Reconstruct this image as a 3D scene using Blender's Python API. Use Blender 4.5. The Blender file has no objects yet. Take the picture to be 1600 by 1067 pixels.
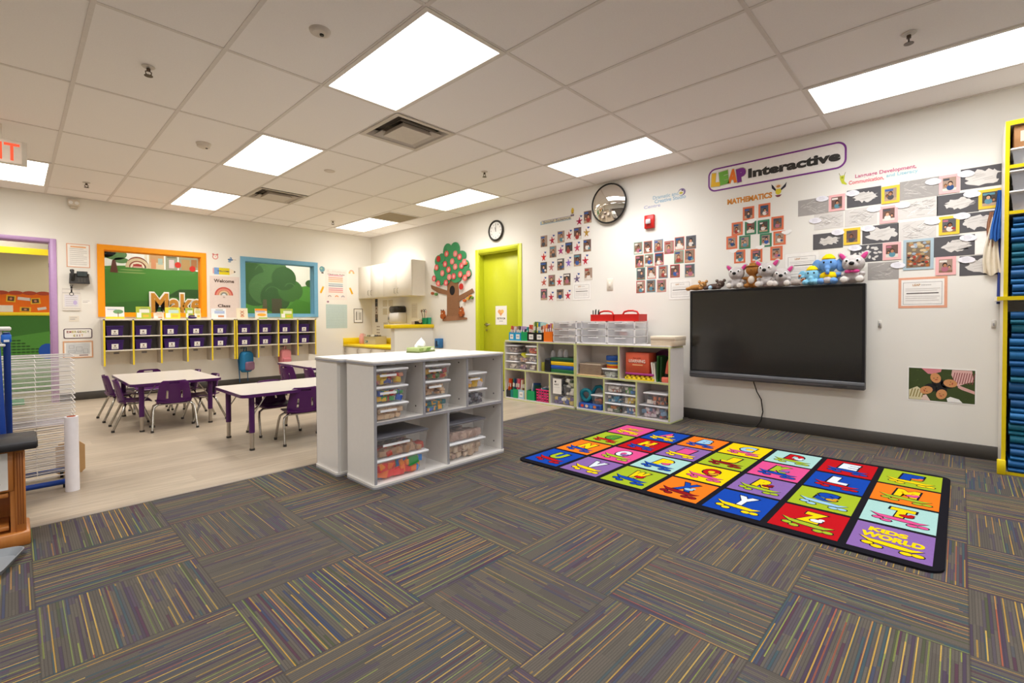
import bpy, math, random
from mathutils import Vector, Matrix
PI = math.pi
SC = bpy.context.scene
COL = SC.collection
random.seed(7)

# ------------------------------------------------------------------ camera, world, exposure
CAM_H = 1.0587
CEIL = 2.726
XR = 4.99        # right wall plane
YB = 8.646       # back wall plane
XL, YF = -3.2, -3.0
cd = bpy.data.cameras.new('camera')
cam = bpy.data.objects.new('camera', cd)
COL.objects.link(cam)
cd.sensor_width = 36.0
cd.lens = 36.0 * 739.3 / 1600.0
cd.shift_y = -20.7 / 1600.0
cd.clip_start = 0.02
yaw, pit, rol = 0.8115, -0.0178, -0.0043
F_ = Vector((math.sin(yaw) * math.cos(pit), math.cos(yaw) * math.cos(pit), math.sin(pit)))
R_ = Vector((math.cos(yaw), -math.sin(yaw), 0))
U_ = R_.cross(F_)
R2 = R_ * math.cos(rol) + U_ * math.sin(rol)
U2 = U_ * math.cos(rol) - R_ * math.sin(rol)
cam.matrix_world = Matrix(((R2.x, U2.x, -F_.x, 0), (R2.y, U2.y, -F_.y, 0), (R2.z, U2.z, -F_.z, CAM_H), (0, 0, 0, 1)))
SC.camera = cam
w = bpy.data.worlds.new('world')
SC.world = w
w.use_nodes = True
w.node_tree.nodes['Background'].inputs[0].default_value = (1.0, 0.95, 0.88, 1)
w.node_tree.nodes['Background'].inputs[1].default_value = 0.08
SC.view_settings.view_transform = 'Standard'
SC.view_settings.look = 'None'
SC.view_settings.exposure = 0.26
SC.view_settings.gamma = 1.0
SC.view_settings.use_curve_mapping = False
LAMP_POWER = 5.0           # radiance of the lens itself
LAMP_WATTS = 15.0          # downlight of each           # radiance of the ceiling troffers
try:
    SC.cycles.use_denoising = True
    SC.cycles.max_bounces = 12
    SC.cycles.diffuse_bounces = 9
    SC.cycles.transparent_max_bounces = 24
    SC.cycles.sample_clamp_indirect = 6.0
except Exception:
    pass

# ------------------------------------------------------------------ materials
def lin(h):
    h = h.lstrip('#')
    v = [int(h[i:i + 2], 16) / 255 for i in (0, 2, 4)]
    return tuple(c / 12.92 if c <= 0.04045 else ((c + 0.055) / 1.055) ** 2.4 for c in v) + (1.0,)
_M = {}
def P_in(b, n, v):
    if n in b.inputs:
        b.inputs[n].default_value = v
def mat(hexcol, rough=0.55, metal=0.0, spec=0.35, var=0.05, scale=30.0, name=None):
    key = (hexcol, rough, metal, spec, var, scale)
    if key in _M:
        return _M[key]
    m = bpy.data.materials.new(name or 'surface_' + hexcol.lstrip('#'))
    m.use_nodes = True
    nt = m.node_tree
    b = nt.nodes['Principled BSDF']
    c = lin(hexcol)
    P_in(b, 'Roughness', rough); P_in(b, 'Metallic', metal); P_in(b, 'Specular IOR Level', spec)
    if var > 0:
        tc = nt.nodes.new('ShaderNodeTexCoord')
        no = nt.nodes.new('ShaderNodeTexNoise')
        no.inputs['Scale'].default_value = scale
        no.inputs['Detail'].default_value = 1.0
        mx = nt.nodes.new('ShaderNodeMix'); mx.data_type = 'RGBA'
        mx.inputs[6].default_value = tuple(x * (1 - var) for x in c[:3]) + (1,)
        mx.inputs[7].default_value = tuple(min(1, x * (1 + var)) for x in c[:3]) + (1,)
        nt.links.new(tc.outputs['Object'], no.inputs['Vector'])
        nt.links.new(no.outputs[0], mx.inputs[0])
        nt.links.new(mx.outputs[2], b.inputs['Base Color'])
    else:
        b.inputs['Base Color'].default_value = c
    m.diffuse_color = c
    _M[key] = m
    return m
def emis(hexcol, strength, name):
    m = bpy.data.materials.new(name)
    m.use_nodes = True
    nt = m.node_tree
    nt.nodes.clear()
    e = nt.nodes.new('ShaderNodeEmission'); o = nt.nodes.new('ShaderNodeOutputMaterial')
    e.inputs[0].default_value = lin(hexcol); e.inputs[1].default_value = strength
    nt.links.new(e.outputs[0], o.inputs[0])
    return m
def clear_plastic(name, hexcol, opac, rough=0.15):
    m = bpy.data.materials.new(name)
    m.use_nodes = True
    nt = m.node_tree
    b = nt.nodes['Principled BSDF']
    b.inputs['Base Color'].default_value = lin(hexcol)
    P_in(b, 'Roughness', rough)
    t = nt.nodes.new('ShaderNodeBsdfTransparent')
    mx = nt.nodes.new('ShaderNodeMixShader')
    mx.inputs[0].default_value = opac
    nt.links.new(t.outputs[0], mx.inputs[1]); nt.links.new(b.outputs[0], mx.inputs[2])
    nt.links.new(mx.outputs[0], nt.nodes['Material Output'].inputs[0])
    return m

class NB:
    """tiny node builder"""
    def __init__(s, name):
        s.m = bpy.data.materials.new(name); s.m.use_nodes = True
        s.nt = s.m.node_tree; s.b = s.nt.nodes['Principled BSDF']
    def n(s, t, **kw):
        x = s.nt.nodes.new(t)
        for k, v in kw.items(): setattr(x, k, v)
        return x
    def put(s, sock, v):
        if isinstance(v, (int, float, tuple)): sock.default_value = v
        else: s.nt.links.new(v, sock)
    def math(s, op, a, b=None, c=None):
        x = s.n('ShaderNodeMath', operation=op)
        s.put(x.inputs[0], a)
        if b is not None: s.put(x.inputs[1], b)
        if c is not None: s.put(x.inputs[2], c)
        return x.outputs[0]
    def xyz(s, a, b, c):
        x = s.n('ShaderNodeCombineXYZ'); s.put(x.inputs[0], a); s.put(x.inputs[1], b); s.put(x.inputs[2], c)
        return x.outputs[0]
    def pos(s):
        t = s.n('ShaderNodeTexCoord'); x = s.n('ShaderNodeSeparateXYZ')
        s.nt.links.new(t.outputs['Object'], x.inputs[0])
        return t.outputs['Object'], x.outputs[0], x.outputs[1], x.outputs[2]
    def rnd(s, v):
        x = s.n('ShaderNodeTexWhiteNoise', noise_dimensions='3D'); s.put(x.inputs['Vector'], v)
        return x.outputs['Value']
    def ramp(s, f, stops, const=True):
        x = s.n('ShaderNodeValToRGB'); r = x.color_ramp
        r.interpolation = 'CONSTANT' if const else 'LINEAR'
        while len(r.elements) < len(stops): r.elements.new(0.5)
        for e, (p, c) in zip(r.elements, stops): e.position = p; e.color = lin(c)
        s.put(x.inputs[0], f)
        return x.outputs[0]
    def mix(s, f, a, b, blend='MIX'):
        x = s.n('ShaderNodeMix', data_type='RGBA', blend_type=blend)
        s.put(x.inputs[0], f); s.put(x.inputs[6], a); s.put(x.inputs[7], b)
        return x.outputs[2]
    def noise(s, v, scale, detail=2.0):
        x = s.n('ShaderNodeTexNoise'); s.put(x.inputs['Vector'], v)
        x.inputs['Scale'].default_value = scale; x.inputs['Detail'].default_value = detail
        return x.outputs[0]
    def bump(s, h, strength, dist=0.005):
        x = s.n('ShaderNodeBump'); x.inputs['Strength'].default_value = strength; x.inputs['Distance'].default_value = dist
        s.put(x.inputs['Height'], h); s.nt.links.new(x.outputs[0], s.b.inputs['Normal'])

def carpet_material():
    k = NB('carpet_tile_stripes')
    o, x, y, z = k.pos()
    u = k.math('DIVIDE', k.math('ADD', x, -0.04 + 20 * 0.503), 0.503)
    v = k.math('DIVIDE', k.math('ADD', y, 0.03 + 20 * 0.5), 0.5)
    i = k.math('FLOOR', u); j = k.math('FLOOR', v)
    fu = k.math('FRACT', u); fv = k.math('FRACT', v)
    par = k.math('MODULO', k.math('ADD', i, j), 2.0)            # 0: stripes run along y
    inv = k.math('SUBTRACT', 1.0, par)
    s_ = k.math('ADD', k.math('MULTIPLY', fu, inv), k.math('MULTIPLY', fv, par))
    t_ = k.math('ADD', k.math('MULTIPLY', fv, inv), k.math('MULTIPLY', fu, par))
    tile = k.rnd(k.xyz(i, j, 3.0))
    N = 58.0
    sn = k.math('MULTIPLY', s_, N)
    rib = k.math('FLOOR', sn)
    rid = k.math('ADD', rib, k.math('MULTIPLY', tile, 977.0))
    seg = k.math('FLOOR', k.math('ADD', k.math('MULTIPLY', t_, 2.2), k.math('MULTIPLY', k.rnd(k.xyz(rid, 7.0, 0.0)), 3.0)))
    r2 = k.rnd(k.xyz(rid, seg, 5.0))
    # groups of neighbouring ribs share a base tone
    grp = k.math('FLOOR', k.math('DIVIDE', rid, 5.0))
    r3 = k.rnd(k.xyz(grp, k.math('FLOOR', k.math('MULTIPLY', t_, 2.3)), 9.0))
    base = k.ramp(k.math('ADD', k.math('MULTIPLY', r3, 0.78), k.math('MULTIPLY', r2, 0.22)),
                  [(0.0, '#5c5750'), (0.34, '#56514b'), (0.52, '#524b53'), (0.60, '#5f5952'), (0.78, '#4f5054'), (0.85, '#534856'), (0.93, '#58554e')])
    fr = k.math('FRACT', sn)
    # thin bright yarn lines, about thirteen to a tile
    ln = k.math('MULTIPLY', s_, 19.0)
    lid = k.math('ADD', k.math('FLOOR', ln), k.math('MULTIPLY', tile, 613.0))
    lp = k.math('ADD', 0.2, k.math('MULTIPLY', k.rnd(k.xyz(lid, 3.0, 1.0)), 0.6))
    core = k.math('LESS_THAN', k.math('ABSOLUTE', k.math('SUBTRACT', k.math('FRACT', ln), lp)), 0.075)
    lseg = k.math('FLOOR', k.math('ADD', k.math('MULTIPLY', t_, 1.25), k.rnd(k.xyz(lid, 4.0, 1.0))))
    lr = k.rnd(k.xyz(lid, lseg, 6.0))
    line_c = k.ramp(k.rnd(k.xyz(lid, lseg, 11.0)), [(0.0, '#c49a3c'), (0.34, '#8f9a48'), (0.52, '#b98648'), (0.66, '#d0ac50'), (0.84, '#7c8c50'), (0.93, '#a8583c')])
    st0 = k.rnd(k.xyz(i, j, 8.0))
    thr = k.math('ADD', 0.20, k.math('MULTIPLY', st0, 0.35))
    amount = k.math('GREATER_THAN', lr, thr)
    strong = k.math('SUBTRACT', 0.85, k.math('MULTIPLY', st0, 0.5))
    col = k.mix(k.math('MULTIPLY', k.math('MULTIPLY', amount, strong), core), base, line_c)
    # some ribs carry a darker dyed yarn
    dye = k.ramp(k.rnd(k.xyz(rid, 21.0, 1.0)), [(0.0, '#43364e'), (0.3, '#365059'), (0.55, '#503044'), (0.75, '#39445e'), (0.9, '#474f36')])
    dyed = k.math('MULTIPLY', k.math('GREATER_THAN', k.rnd(k.xyz(rid, k.math('FLOOR', k.math('ADD', k.math('MULTIPLY', t_, 1.6), k.rnd(k.xyz(rid, 7.0, 2.0)))), 4.0)), k.math('ADD', 0.70, k.math('MULTIPLY', st0, 0.24))), k.math('SUBTRACT', 0.9, k.math('MULTIPLY', st0, 0.45)))
    col = k.mix(k.math('MULTIPLY', dyed, k.math('SUBTRACT', 1.0, k.math('MULTIPLY', amount, core))), col, dye)
    groove = k.math('GREATER_THAN', k.math('ABSOLUTE', k.math('SUBTRACT', fr, 0.5)), 0.38)
    col = k.mix(k.math('MULTIPLY', groove, 0.5), col, lin('#37322e'))
    fuzz = k.noise(o, 260.0, 1.0)
    col = k.mix(k.math('MULTIPLY', fuzz, 0.55), col, lin('#3d3733'))
    edge = k.math('MAXIMUM', k.math('GREATER_THAN', k.math('ABSOLUTE', k.math('SUBTRACT', fu, 0.5)), 0.494),
                  k.math('GREATER_THAN', k.math('ABSOLUTE', k.math('SUBTRACT', fv, 0.5)), 0.494))
    col = k.mix(k.math('MULTIPLY', edge, 0.35), col, lin('#35302d'))
    k.put(k.b.inputs['Base Color'], col)
    P_in(k.b, 'Roughness', 0.95); P_in(k.b, 'Specular IOR Level', 0.1)
    return k.m

def vinyl_material():
    k = NB('pale_wood_vinyl')
    o, x, y, z = k.pos()
    row = k.math('FLOOR', k.math('DIVIDE', y, 0.16))
    px = k.math('ADD', k.math('DIVIDE', x, 1.2), k.math('MULTIPLY', k.rnd(k.xyz(row, 2.0, 0.0)), 5.0))
    r = k.rnd(k.xyz(row, k.math('FLOOR', px), 1.0))
    base = k.ramp(r, [(0.0, '#ab9c88'), (0.5, '#b4a591'), (1.0, '#a29380')], const=False)
    g = k.noise(k.xyz(k.math('MULTIPLY', x, 1.6), k.math('MULTIPLY', y, 26.0), row), 2.2, 4.0)
    col = k.mix(k.math('MULTIPLY', k.math('SUBTRACT', g, 0.30), 1.5), base, lin('#83786c'))
    fy = k.math('FRACT', k.math('DIVIDE', y, 0.16))
    col = k.mix(k.math('MULTIPLY', k.math('LESS_THAN', fy, 0.015), 0.35), col, lin('#8a7d70'))
    k.put(k.b.inputs['Base Color'], col)
    P_in(k.b, 'Roughness', 0.38); P_in(k.b, 'Specular IOR Level', 0.35)
    return k.m

def ceiling_material():
    k = NB('acoustic_tile')
    o, x, y, z = k.pos()
    n = k.noise(o, 120.0, 2.0)
    k.put(k.b.inputs['Base Color'], k.mix(n, lin('#ece8e6'), lin('#f4f1ef')))
    P_in(k.b, 'Roughness', 0.95)
    k.bump(k.noise(o, 220.0, 1.0), 0.25, 0.002)
    return k.m
def wall_material(a, b, nm):
    k = NB(nm)
    o, x, y, z = k.pos()
    k.put(k.b.inputs['Base Color'], k.mix(k.noise(o, 2.5, 2.0), lin(a), lin(b)))
    P_in(k.b, 'Roughness', 0.6); P_in(k.b, 'Specular IOR Level', 0.25)
    k.bump(k.noise(o, 350.0, 1.0), 0.06, 0.002)
    return k.m
def wood_material(a, b, nm, along='x'):
    k = NB(nm)
    o, x, y, z = k.pos()
    sx, sz = (2.0, 30.0) if along == 'x' else (30.0, 2.0)
    g = k.noise(k.xyz(k.math('MULTIPLY', x, sx), k.math('MULTIPLY', y, 12.0), k.math('MULTIPLY', z, sz)), 1.5, 3.0)
    k.put(k.b.inputs['Base Color'], k.mix(g, lin(a), lin(b)))
    P_in(k.b, 'Roughness', 0.35)
    return k.m

WALL = wall_material('#e9e6df', '#e5e2da', 'wall_paint')
CEILM = ceiling_material()
CARPET = carpet_material()
VINYL = vinyl_material()
WHITE = mat('#ecebe9', 0.35); OFFW = mat('#e4ddd2', 0.5); PAPER = mat('#eeebe6', 0.8, spec=0.15)
BLACK = mat('#161514', 0.4); DARK = mat('#3a3735', 0.6); GREY = mat('#8d8c90', 0.4); LGREY = mat('#b9b9bd', 0.4)
CHROME = mat('#b9b4ac', 0.22, 1.0, var=0); PURPLE = mat('#471a54', 0.3, var=0.03); DPURPLE = mat('#32185a', 0.35)
YEL = mat('#e8cf2a', 0.4); LIME = mat('#bcc23a', 0.35); ORANGE = mat('#f0920c', 0.45); BLUE = mat('#1f4fae', 0.4)
RED = mat('#c8211c', 0.35); GREEN = mat('#2c8f4e', 0.4); PINK = mat('#e0407c', 0.45); TEAL = mat('#1f7f86', 0.4)
SKY = mat('#7fb0cf', 0.4); BASEB = mat('#4a4642', 0.5); INK = mat('#3a3434', 0.7); WHITEP = mat('#f1efec', 0.7, spec=0.1)
WOOD = wood_material('#c98442', '#b26c30', 'oak_varnish', 'z'); BROWN = mat('#7a5136', 0.6); SKIN1 = mat('#c98e6c', 0.7); SKIN2 = mat('#9a6246', 0.7)
CLEAR = clear_plastic('clear_plastic', '#e6e8ee', 0.20); FROST = clear_plastic('frosted_plastic', '#dcdce2', 0.36); GLASS = clear_plastic('window_glass', '#404040', 0.05, 0.02)

# ------------------------------------------------------------------ mesh building
class MB:
    def __init__(s): s.v = []; s.f = []; s.mi = []; s.mats = []; s.sm = []; s.T = None
    def add(s, vs, fs, m, smooth=False):
        b = len(s.v)
        if s.T is not None: vs = [tuple(s.T @ Vector(p)) for p in vs]
        s.v += [tuple(p) for p in vs]
        if m not in s.mats: s.mats.append(m)
        k = s.mats.index(m)
        for f in fs:
            s.f.append(tuple(b + i for i in f)); s.mi.append(k); s.sm.append(smooth)
        return s
    def box(s, x0, y0, z0, x1, y1, z1, m, b=0.0):
        if b <= 0 or b * 2.05 > min(x1 - x0, y1 - y0, z1 - z0):
            vs = [(x0, y0, z0), (x1, y0, z0), (x1, y1, z0), (x0, y1, z0), (x0, y0, z1), (x1, y0, z1), (x1, y1, z1), (x0, y1, z1)]
            return s.add(vs, [(0, 3, 2, 1), (4, 5, 6, 7), (0, 1, 5, 4), (1, 2, 6, 5), (2, 3, 7, 6), (3, 0, 4, 7)], m)
        # chamfered box: 3 vertices per corner
        vs = []
        for iz, z, zi in ((0, z0, z0 + b), (1, z1, z1 - b)):
            for iy, y, yi in ((0, y0, y0 + b), (1, y1, y1 - b)):
                for ix, x, xi in ((0, x0, x0 + b), (1, x1, x1 - b)):
                    vs += [(x, yi, zi), (xi, y, zi), (xi, yi, z)]
        def c(ix, iy, iz, a): return (iz * 4 + iy * 2 + ix) * 3 + a
        fs = []
        for a, ring in ((0, None), (1, None), (2, None)):
            for e in (0, 1):
                q = []
                for (p, r) in ((0, 0), (1, 0), (1, 1), (0, 1)):
                    ixyz = [0, 0, 0]; ixyz[a] = e; ixyz[(a + 1) % 3] = p; ixyz[(a + 2) % 3] = r
                    q.append(c(*ixyz, a))
                fs.append(tuple(q) if e else tuple(reversed(q)))
        for a in range(3):                      # edges along axis a
            b1, b2 = (a + 1) % 3, (a + 2) % 3
            for p in (0, 1):
                for r in (0, 1):
                    A = [0, 0, 0]; B = [0, 0, 0]
                    A[b1] = B[b1] = p; A[b2] = B[b2] = r; A[a] = 0; B[a] = 1
                    q = (c(*A, b1), c(*B, b1), c(*B, b2), c(*A, b2))
                    fs.append(q if (p == r) == False else tuple(reversed(q)))
        for ix in (0, 1):
            for iy in (0, 1):
                for iz in (0, 1):
                    q = (c(ix, iy, iz, 0), c(ix, iy, iz, 1), c(ix, iy, iz, 2))
                    fs.append(q if (ix + iy + iz) % 2 else tuple(reversed(q)))
        return s.add(vs, fs, m)
    def prism(s, pts, y0, y1, m, side=None, smooth=False):
        """outline in x-z (counter-clockwise seen from -y), from y0 (front) to y1"""
        n = len(pts)
        vs = [(x, y0, z) for x, z in pts] + [(x, y1, z) for x, z in pts]
        s.add(vs[:n] , [tuple(range(n))], m)
        s.add(vs[n:], [tuple(reversed(range(n)))], m)
        s.add(vs, [(i, i + n, (i + 1) % n + n, (i + 1) % n) for i in range(n)], side or m, smooth)
        return s
    def zprism(s, pts, z0, z1, m, side=None):
        n = len(pts)
        lo = [(x, y, z0) for x, y in pts]; hi = [(x, y, z1) for x, y in pts]
        s.add(hi, [tuple(range(n))], m); s.add(lo, [tuple(reversed(range(n)))], m)
        s.add(lo + hi, [(i, (i + 1) % n, (i + 1) % n + n, i + n) for i in range(n)], side or m)
        return s
    def flat(s, pts, y, m):
        return s.add([(x, y, z) for x, z in pts], [tuple(range(len(pts)))], m)
    def rect(s, x0, z0, x1, z1, y, m):
        return s.flat([(x0, z0), (x1, z0), (x1, z1), (x0, z1)], y, m)
    def ell(s, cx, cz, rx, rz, y, m, n=16, rot=0.0, a0=0.0, a1=2 * PI):
        full = abs(a1 - a0 - 2 * PI) < 1e-6
        pts = []
        for i in range(n if full else n + 1):
            a = a0 + (a1 - a0) * i / n
            px, pz = rx * math.cos(a), rz * math.sin(a)
            pts.append((cx + px * math.cos(rot) - pz * math.sin(rot), cz + px * math.sin(rot) + pz * math.cos(rot)))
        return s.flat(pts, y, m)
    def ring(s, cx, cz, r0, r1, y, m, n=24, a0=0.0, a1=2 * PI):
        vs = []
        for i in range(n + 1):
            a = a0 + (a1 - a0) * i / n
            vs += [(cx + r0 * math.cos(a), y, cz + r0 * math.sin(a)), (cx + r1 * math.cos(a), y, cz + r1 * math.sin(a))]
        return s.add(vs, [(2 * i, 2 * i + 1, 2 * i + 3, 2 * i + 2) for i in range(n)], m)
    def frame(s, x0, z0, x1, z1, t, y0, y1, m, tb=None):
        tb = t if tb is None else tb
        s.box(x0, y0, z0, x0 + t, y1, z1, m); s.box(x1 - t, y0, z0, x1, y1, z1, m)
        s.box(x0 + t, y0, z1 - t, x1 - t, y1, z1, m); s.box(x0 + t, y0, z0, x1 - t, y1, z0 + tb, m)
        return s
    def cyl(s, p0, p1, r0, m, r1=None, n=12, caps=True, smooth=True):
        r1 = r0 if r1 is None else r1
        p0 = Vector(p0); p1 = Vector(p1); d = (p1 - p0).normalized()
        a = d.orthogonal().normalized(); b = d.cross(a)
        vs = []
        for p, r in ((p0, r0), (p1, r1)):
            for i in range(n):
                t = 2 * PI * i / n
                vs.append(p + a * (r * math.cos(t)) + b * (r * math.sin(t)))
        s.add(vs, [(i, (i + 1) % n, (i + 1) % n + n, i + n) for i in range(n)], m, smooth)
        if caps:
            s.add(vs[:n], [tuple(reversed(range(n)))], m); s.add(vs[n:], [tuple(range(n))], m)
        return s
    def tube(s, pts, r, m, n=8, closed=False):
        pts = [Vector(p) for p in pts]
        k = len(pts); vs = []; up = None
        for i, p in enumerate(pts):
            if closed: d = (pts[(i + 1) % k] - pts[i - 1])
            else: d = pts[min(i + 1, k - 1)] - pts[max(i - 1, 0)]
            d.normalize()
            if up is None: a = d.orthogonal().normalized()
            else:
                a = up - d * up.dot(d)
                a = a.normalized() if a.length > 1e-6 else d.orthogonal().normalized()
            up = a; b = d.cross(a)
            rr = r[i] if isinstance(r, (list, tuple)) else r
            for j in range(n):
                t = 2 * PI * j / n
                vs.append(p + a * (rr * math.cos(t)) + b * (rr * math.sin(t)))
        fs = []
        for i in range(k if closed else k - 1):
            i2 = (i + 1) % k
            for j in range(n):
                fs.append((i * n + j, i * n + (j + 1) % n, i2 * n + (j + 1) % n, i2 * n + j))
        s.add(vs, fs, m, True)
        if not closed:
            s.add(vs[:n], [tuple(reversed(range(n)))], m); s.add(vs[-n:], [tuple(range(n))], m)
        return s
    def lathe(s, prof, c, m, n=20, smooth=True):
        """prof: list of (r, z) bottom to top, around the vertical axis at c"""
        vs = []
        for r, z in prof:
            for i in range(n):
                t = 2 * PI * i / n
                vs.append((c[0] + r * math.cos(t), c[1] + r * math.sin(t), c[2] + z))
        fs = [(q * n + i, q * n + (i + 1) % n, (q + 1) * n + (i + 1) % n, (q + 1) * n + i) for q in range(len(prof) - 1) for i in range(n)]
        s.add(vs, fs, m, smooth)
        if prof[0][0] > 1e-5: s.add(vs[:n], [tuple(reversed(range(n)))], m)
        if prof[-1][0] > 1e-5: s.add(vs[-n:], [tuple(range(n))], m)
        return s
    def ball(s, c, r, m, n=14, q=9, rot=None):
        if not isinstance(r, (tuple, list)): r = (r, r, r)
        vs = []; c = Vector(c)
        for i in range(q + 1):
            ph = -PI / 2 + PI * i / q
            for j in range(n):
                t = 2 * PI * j / n
                p = Vector((r[0] * math.cos(ph) * math.cos(t), r[1] * math.cos(ph) * math.sin(t), r[2] * math.sin(ph)))
                if rot is not None: p = rot @ p
                vs.append(c + p)
        fs = [(i * n + j, i * n + (j + 1) % n, (i + 1) * n + (j + 1) % n, (i + 1) * n + j) for i in range(q) for j in range(n)]
        return s.add(vs, fs, m, True)
    def text(s, t, cx, cz, w, h, y, m, bold=0.0, rot=0.0, shear=0.0, ang=0.0):
        """text filling a box w x h centred on (cx, cz), facing -y"""
        vs, fs, (x0, x1, y0, y1) = text_geo(t, bold, shear)
        sx = w / max(1e-6, x1 - x0); sy = h / max(1e-6, y1 - y0)
        ca, sa = math.cos(rot), math.sin(rot)
        out = []
        for x, z in vs:
            a = (x - (x0 + x1) / 2) * sx; b = (z - (y0 + y1) / 2) * sy
            out.append((cx + a * ca - b * sa, y, cz + a * sa + b * ca))
        return s.add(out, fs, m)
    def build(s, name, parent=None, mods=None):
        me = bpy.data.meshes.new(name)
        me.from_pydata(s.v, [], s.f)
        for m in s.mats: me.materials.append(m)
        me.polygons.foreach_set('material_index', s.mi)
        me.polygons.foreach_set('use_smooth', s.sm)
        me.update()
        try: me.set_sharp_from_angle(angle=math.radians(50))
        except Exception: pass
        o = bpy.data.objects.new(name, me)
        COL.objects.link(o)
        if parent is not None: o.parent = parent
        return o
_TX = {}
def text_geo(t, bold=0.0, shear=0.0):
    key = (t, bold, shear)
    if key not in _TX:
        cu = bpy.data.curves.new('letters', 'FONT')
        cu.body = t; cu.offset = bold; cu.shear = shear; cu.resolution_u = 3; cu.fill_mode = 'FRONT'
        o = bpy.data.objects.new('letters', cu); COL.objects.link(o)
        dg = bpy.context.evaluated_depsgraph_get()
        me = o.evaluated_get(dg).to_mesh()
        vs = [(v.co.x, v.co.y) for v in me.vertices]; fs = [tuple(p.vertices) for p in me.polygons]
        o.evaluated_get(dg).to_mesh_clear()
        bpy.data.objects.remove(o); bpy.data.curves.remove(cu)
        xs = [p[0] for p in vs] or [0, 1]; ys = [p[1] for p in vs] or [0, 1]
        _TX[key] = (vs, fs, (min(xs), max(xs), min(ys), max(ys)))
    return _TX[key]

_LAB = {}
def tag(o, label, cat, group=None, kind=None):
    n = len(label.replace('-', ' ').split())
    if not 4 <= len(label.split()) <= 16: print('LABEL LENGTH', label)
    if label in _LAB: print('LABEL TWICE', label)
    _LAB[label] = 1
    o['label'] = label; o['category'] = cat
    if group: o['group'] = group
    if kind: o['kind'] = kind
    return o
def thing(name, label, cat, loc=(0, 0, 0), rz=0.0, group=None, kind=None):
    o = bpy.data.objects.new(name, None); COL.objects.link(o)
    o.location = loc; o.rotation_euler = (0, 0, rz); o.empty_display_size = 0.05
    return tag(o, label, cat, group, kind)
def solid(mb, name, label, cat, loc=(0, 0, 0), rz=0.0, group=None, kind=None):
    o = mb.build(name); o.location = loc; o.rotation_euler = (0, 0, rz)
    return tag(o, label, cat, group, kind)
def struct(mb, name, label, cat, parent=None):
    o = mb.build(name, parent)
    if parent is None: tag(o, label, cat, None, 'structure')
    return o
def dup(root, loc, rz, label, group=None):
    r = root.copy(); COL.objects.link(r); r.location = loc; r.rotation_euler = (0, 0, rz)
    tag(r, label, root['category'], group or root.get('group'))
    for ch in list(root.children):
        c = ch.copy(); COL.objects.link(c); c.parent = r
        for g in ch.children:
            d = g.copy(); COL.objects.link(d); d.parent = c
    return r
def rrect(x0, z0, x1, z1, r, n=5):
    pts = []
    for cx, cz, a in ((x1 - r, z0 + r, -PI / 2), (x1 - r, z1 - r, 0), (x0 + r, z1 - r, PI / 2), (x0 + r, z0 + r, PI)):
        for i in range(n + 1):
            t = a + PI / 2 * i / n
            pts.append((cx + r * math.cos(t), cz + r * math.sin(t)))
    return pts
RW = -PI / 2          # turn for things on the right wall: local x runs to -y, front faces -x
def ORD(i): return ['first', 'second', 'third', 'fourth', 'fifth', 'sixth', 'seventh', 'eighth', 'ninth', 'tenth', 'eleventh', 'twelfth', 'thirteenth', 'fourteenth', 'fifteenth', 'sixteenth', 'seventeenth', 'eighteenth', 'nineteenth', 'twentieth', 'twenty-first', 'twenty-second'][i]

# ------------------------------------------------------------------ room shell
def wall_cells(mb, u0, u1, z0, z1, holes, put):
    us = sorted({u0, u1} | {h[0] for h in holes} | {h[2] for h in holes})
    zs = sorted({z0, z1} | {h[1] for h in holes} | {h[3] for h in holes})
    for a, b in zip(us, us[1:]):
        for c, d in zip(zs, zs[1:]):
            mu, mz = (a + b) / 2, (c + d) / 2
            if any(h[0] < mu < h[2] and h[1] < mz < h[3] for h in holes): continue
            put(a, b, c, d)
TH = 0.14
YC = 3.46       # carpet ends, vinyl begins
mb = MB(); mb.box(XL, YF, -0.1, XR, YC, 0.0, CARPET)
struct(mb, 'floor', 'striped grey and purple carpet tiles in the near half of the room', 'carpet floor')
mb = MB(); mb.box(XL, YC, -0.1, XR, YB + TH, 0.0, VINYL)
struct(mb, 'floor', 'pale wood-look vinyl floor under the purple tables', 'vinyl floor')
mb = MB(); mb.box(XL, YC - 0.012, 0.0, 4.4, YC + 0.012, 0.003, mat('#8c8378', 0.4))
struct(mb, 'trim_1', 'thin strip where the striped carpet meets the pale vinyl', 'floor trim')

GX0, GY0 = 0.3118, 2.0706
LX = [GX0 - 4 * 0.6096 + 0.6096 * 0 + 0.0, GX0 + 2 * 0.6096, GX0 + 6 * 0.6096]
lights = []
for ix in (-2, 2, 6):
    for iy in (-4, -2, 0, 2, 4):
        lights.append((GX0 + (ix + (1 if (ix, iy) == (-2, 4) else 0)) * 0.6096, GY0 + iy * 1.2192))
vents = [(GX0 + 3 * 0.6096, 3.29), (GX0 + 3 * 0.6096, 6.347)]
retn = (GX0 + 6 * 0.6096, 6.347)
holes = [(x, y, x + 0.6096, y + 1.2192) for x, y in lights] + [(x, y, x + 0.6096, y + 0.6096) for x, y in vents] + [(retn[0], retn[1], retn[0] + 0.6096, retn[1] + 0.6096)]
holes = [h for h in holes if h[1] > YF + 0.05]
lights = [l for l in lights if l[1] > YF + 0.05]
mb = MB()
wall_cells(mb, XL, XR, YF, YB + TH, holes, lambda a, b, c, d: mb.box(a, c, CEIL, b, d, CEIL + 0.02, CEILM))
mb.box(XL, YF, CEIL + 0.14, XR, YB + TH, CEIL + 0.2, WHITE)
struct(mb, 'ceiling', 'suspended ceiling of pale acoustic tiles over the whole classroom', 'ceiling')
BARM = mat('#dad4cf', 0.5)
mb = MB()
k = -6
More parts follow.
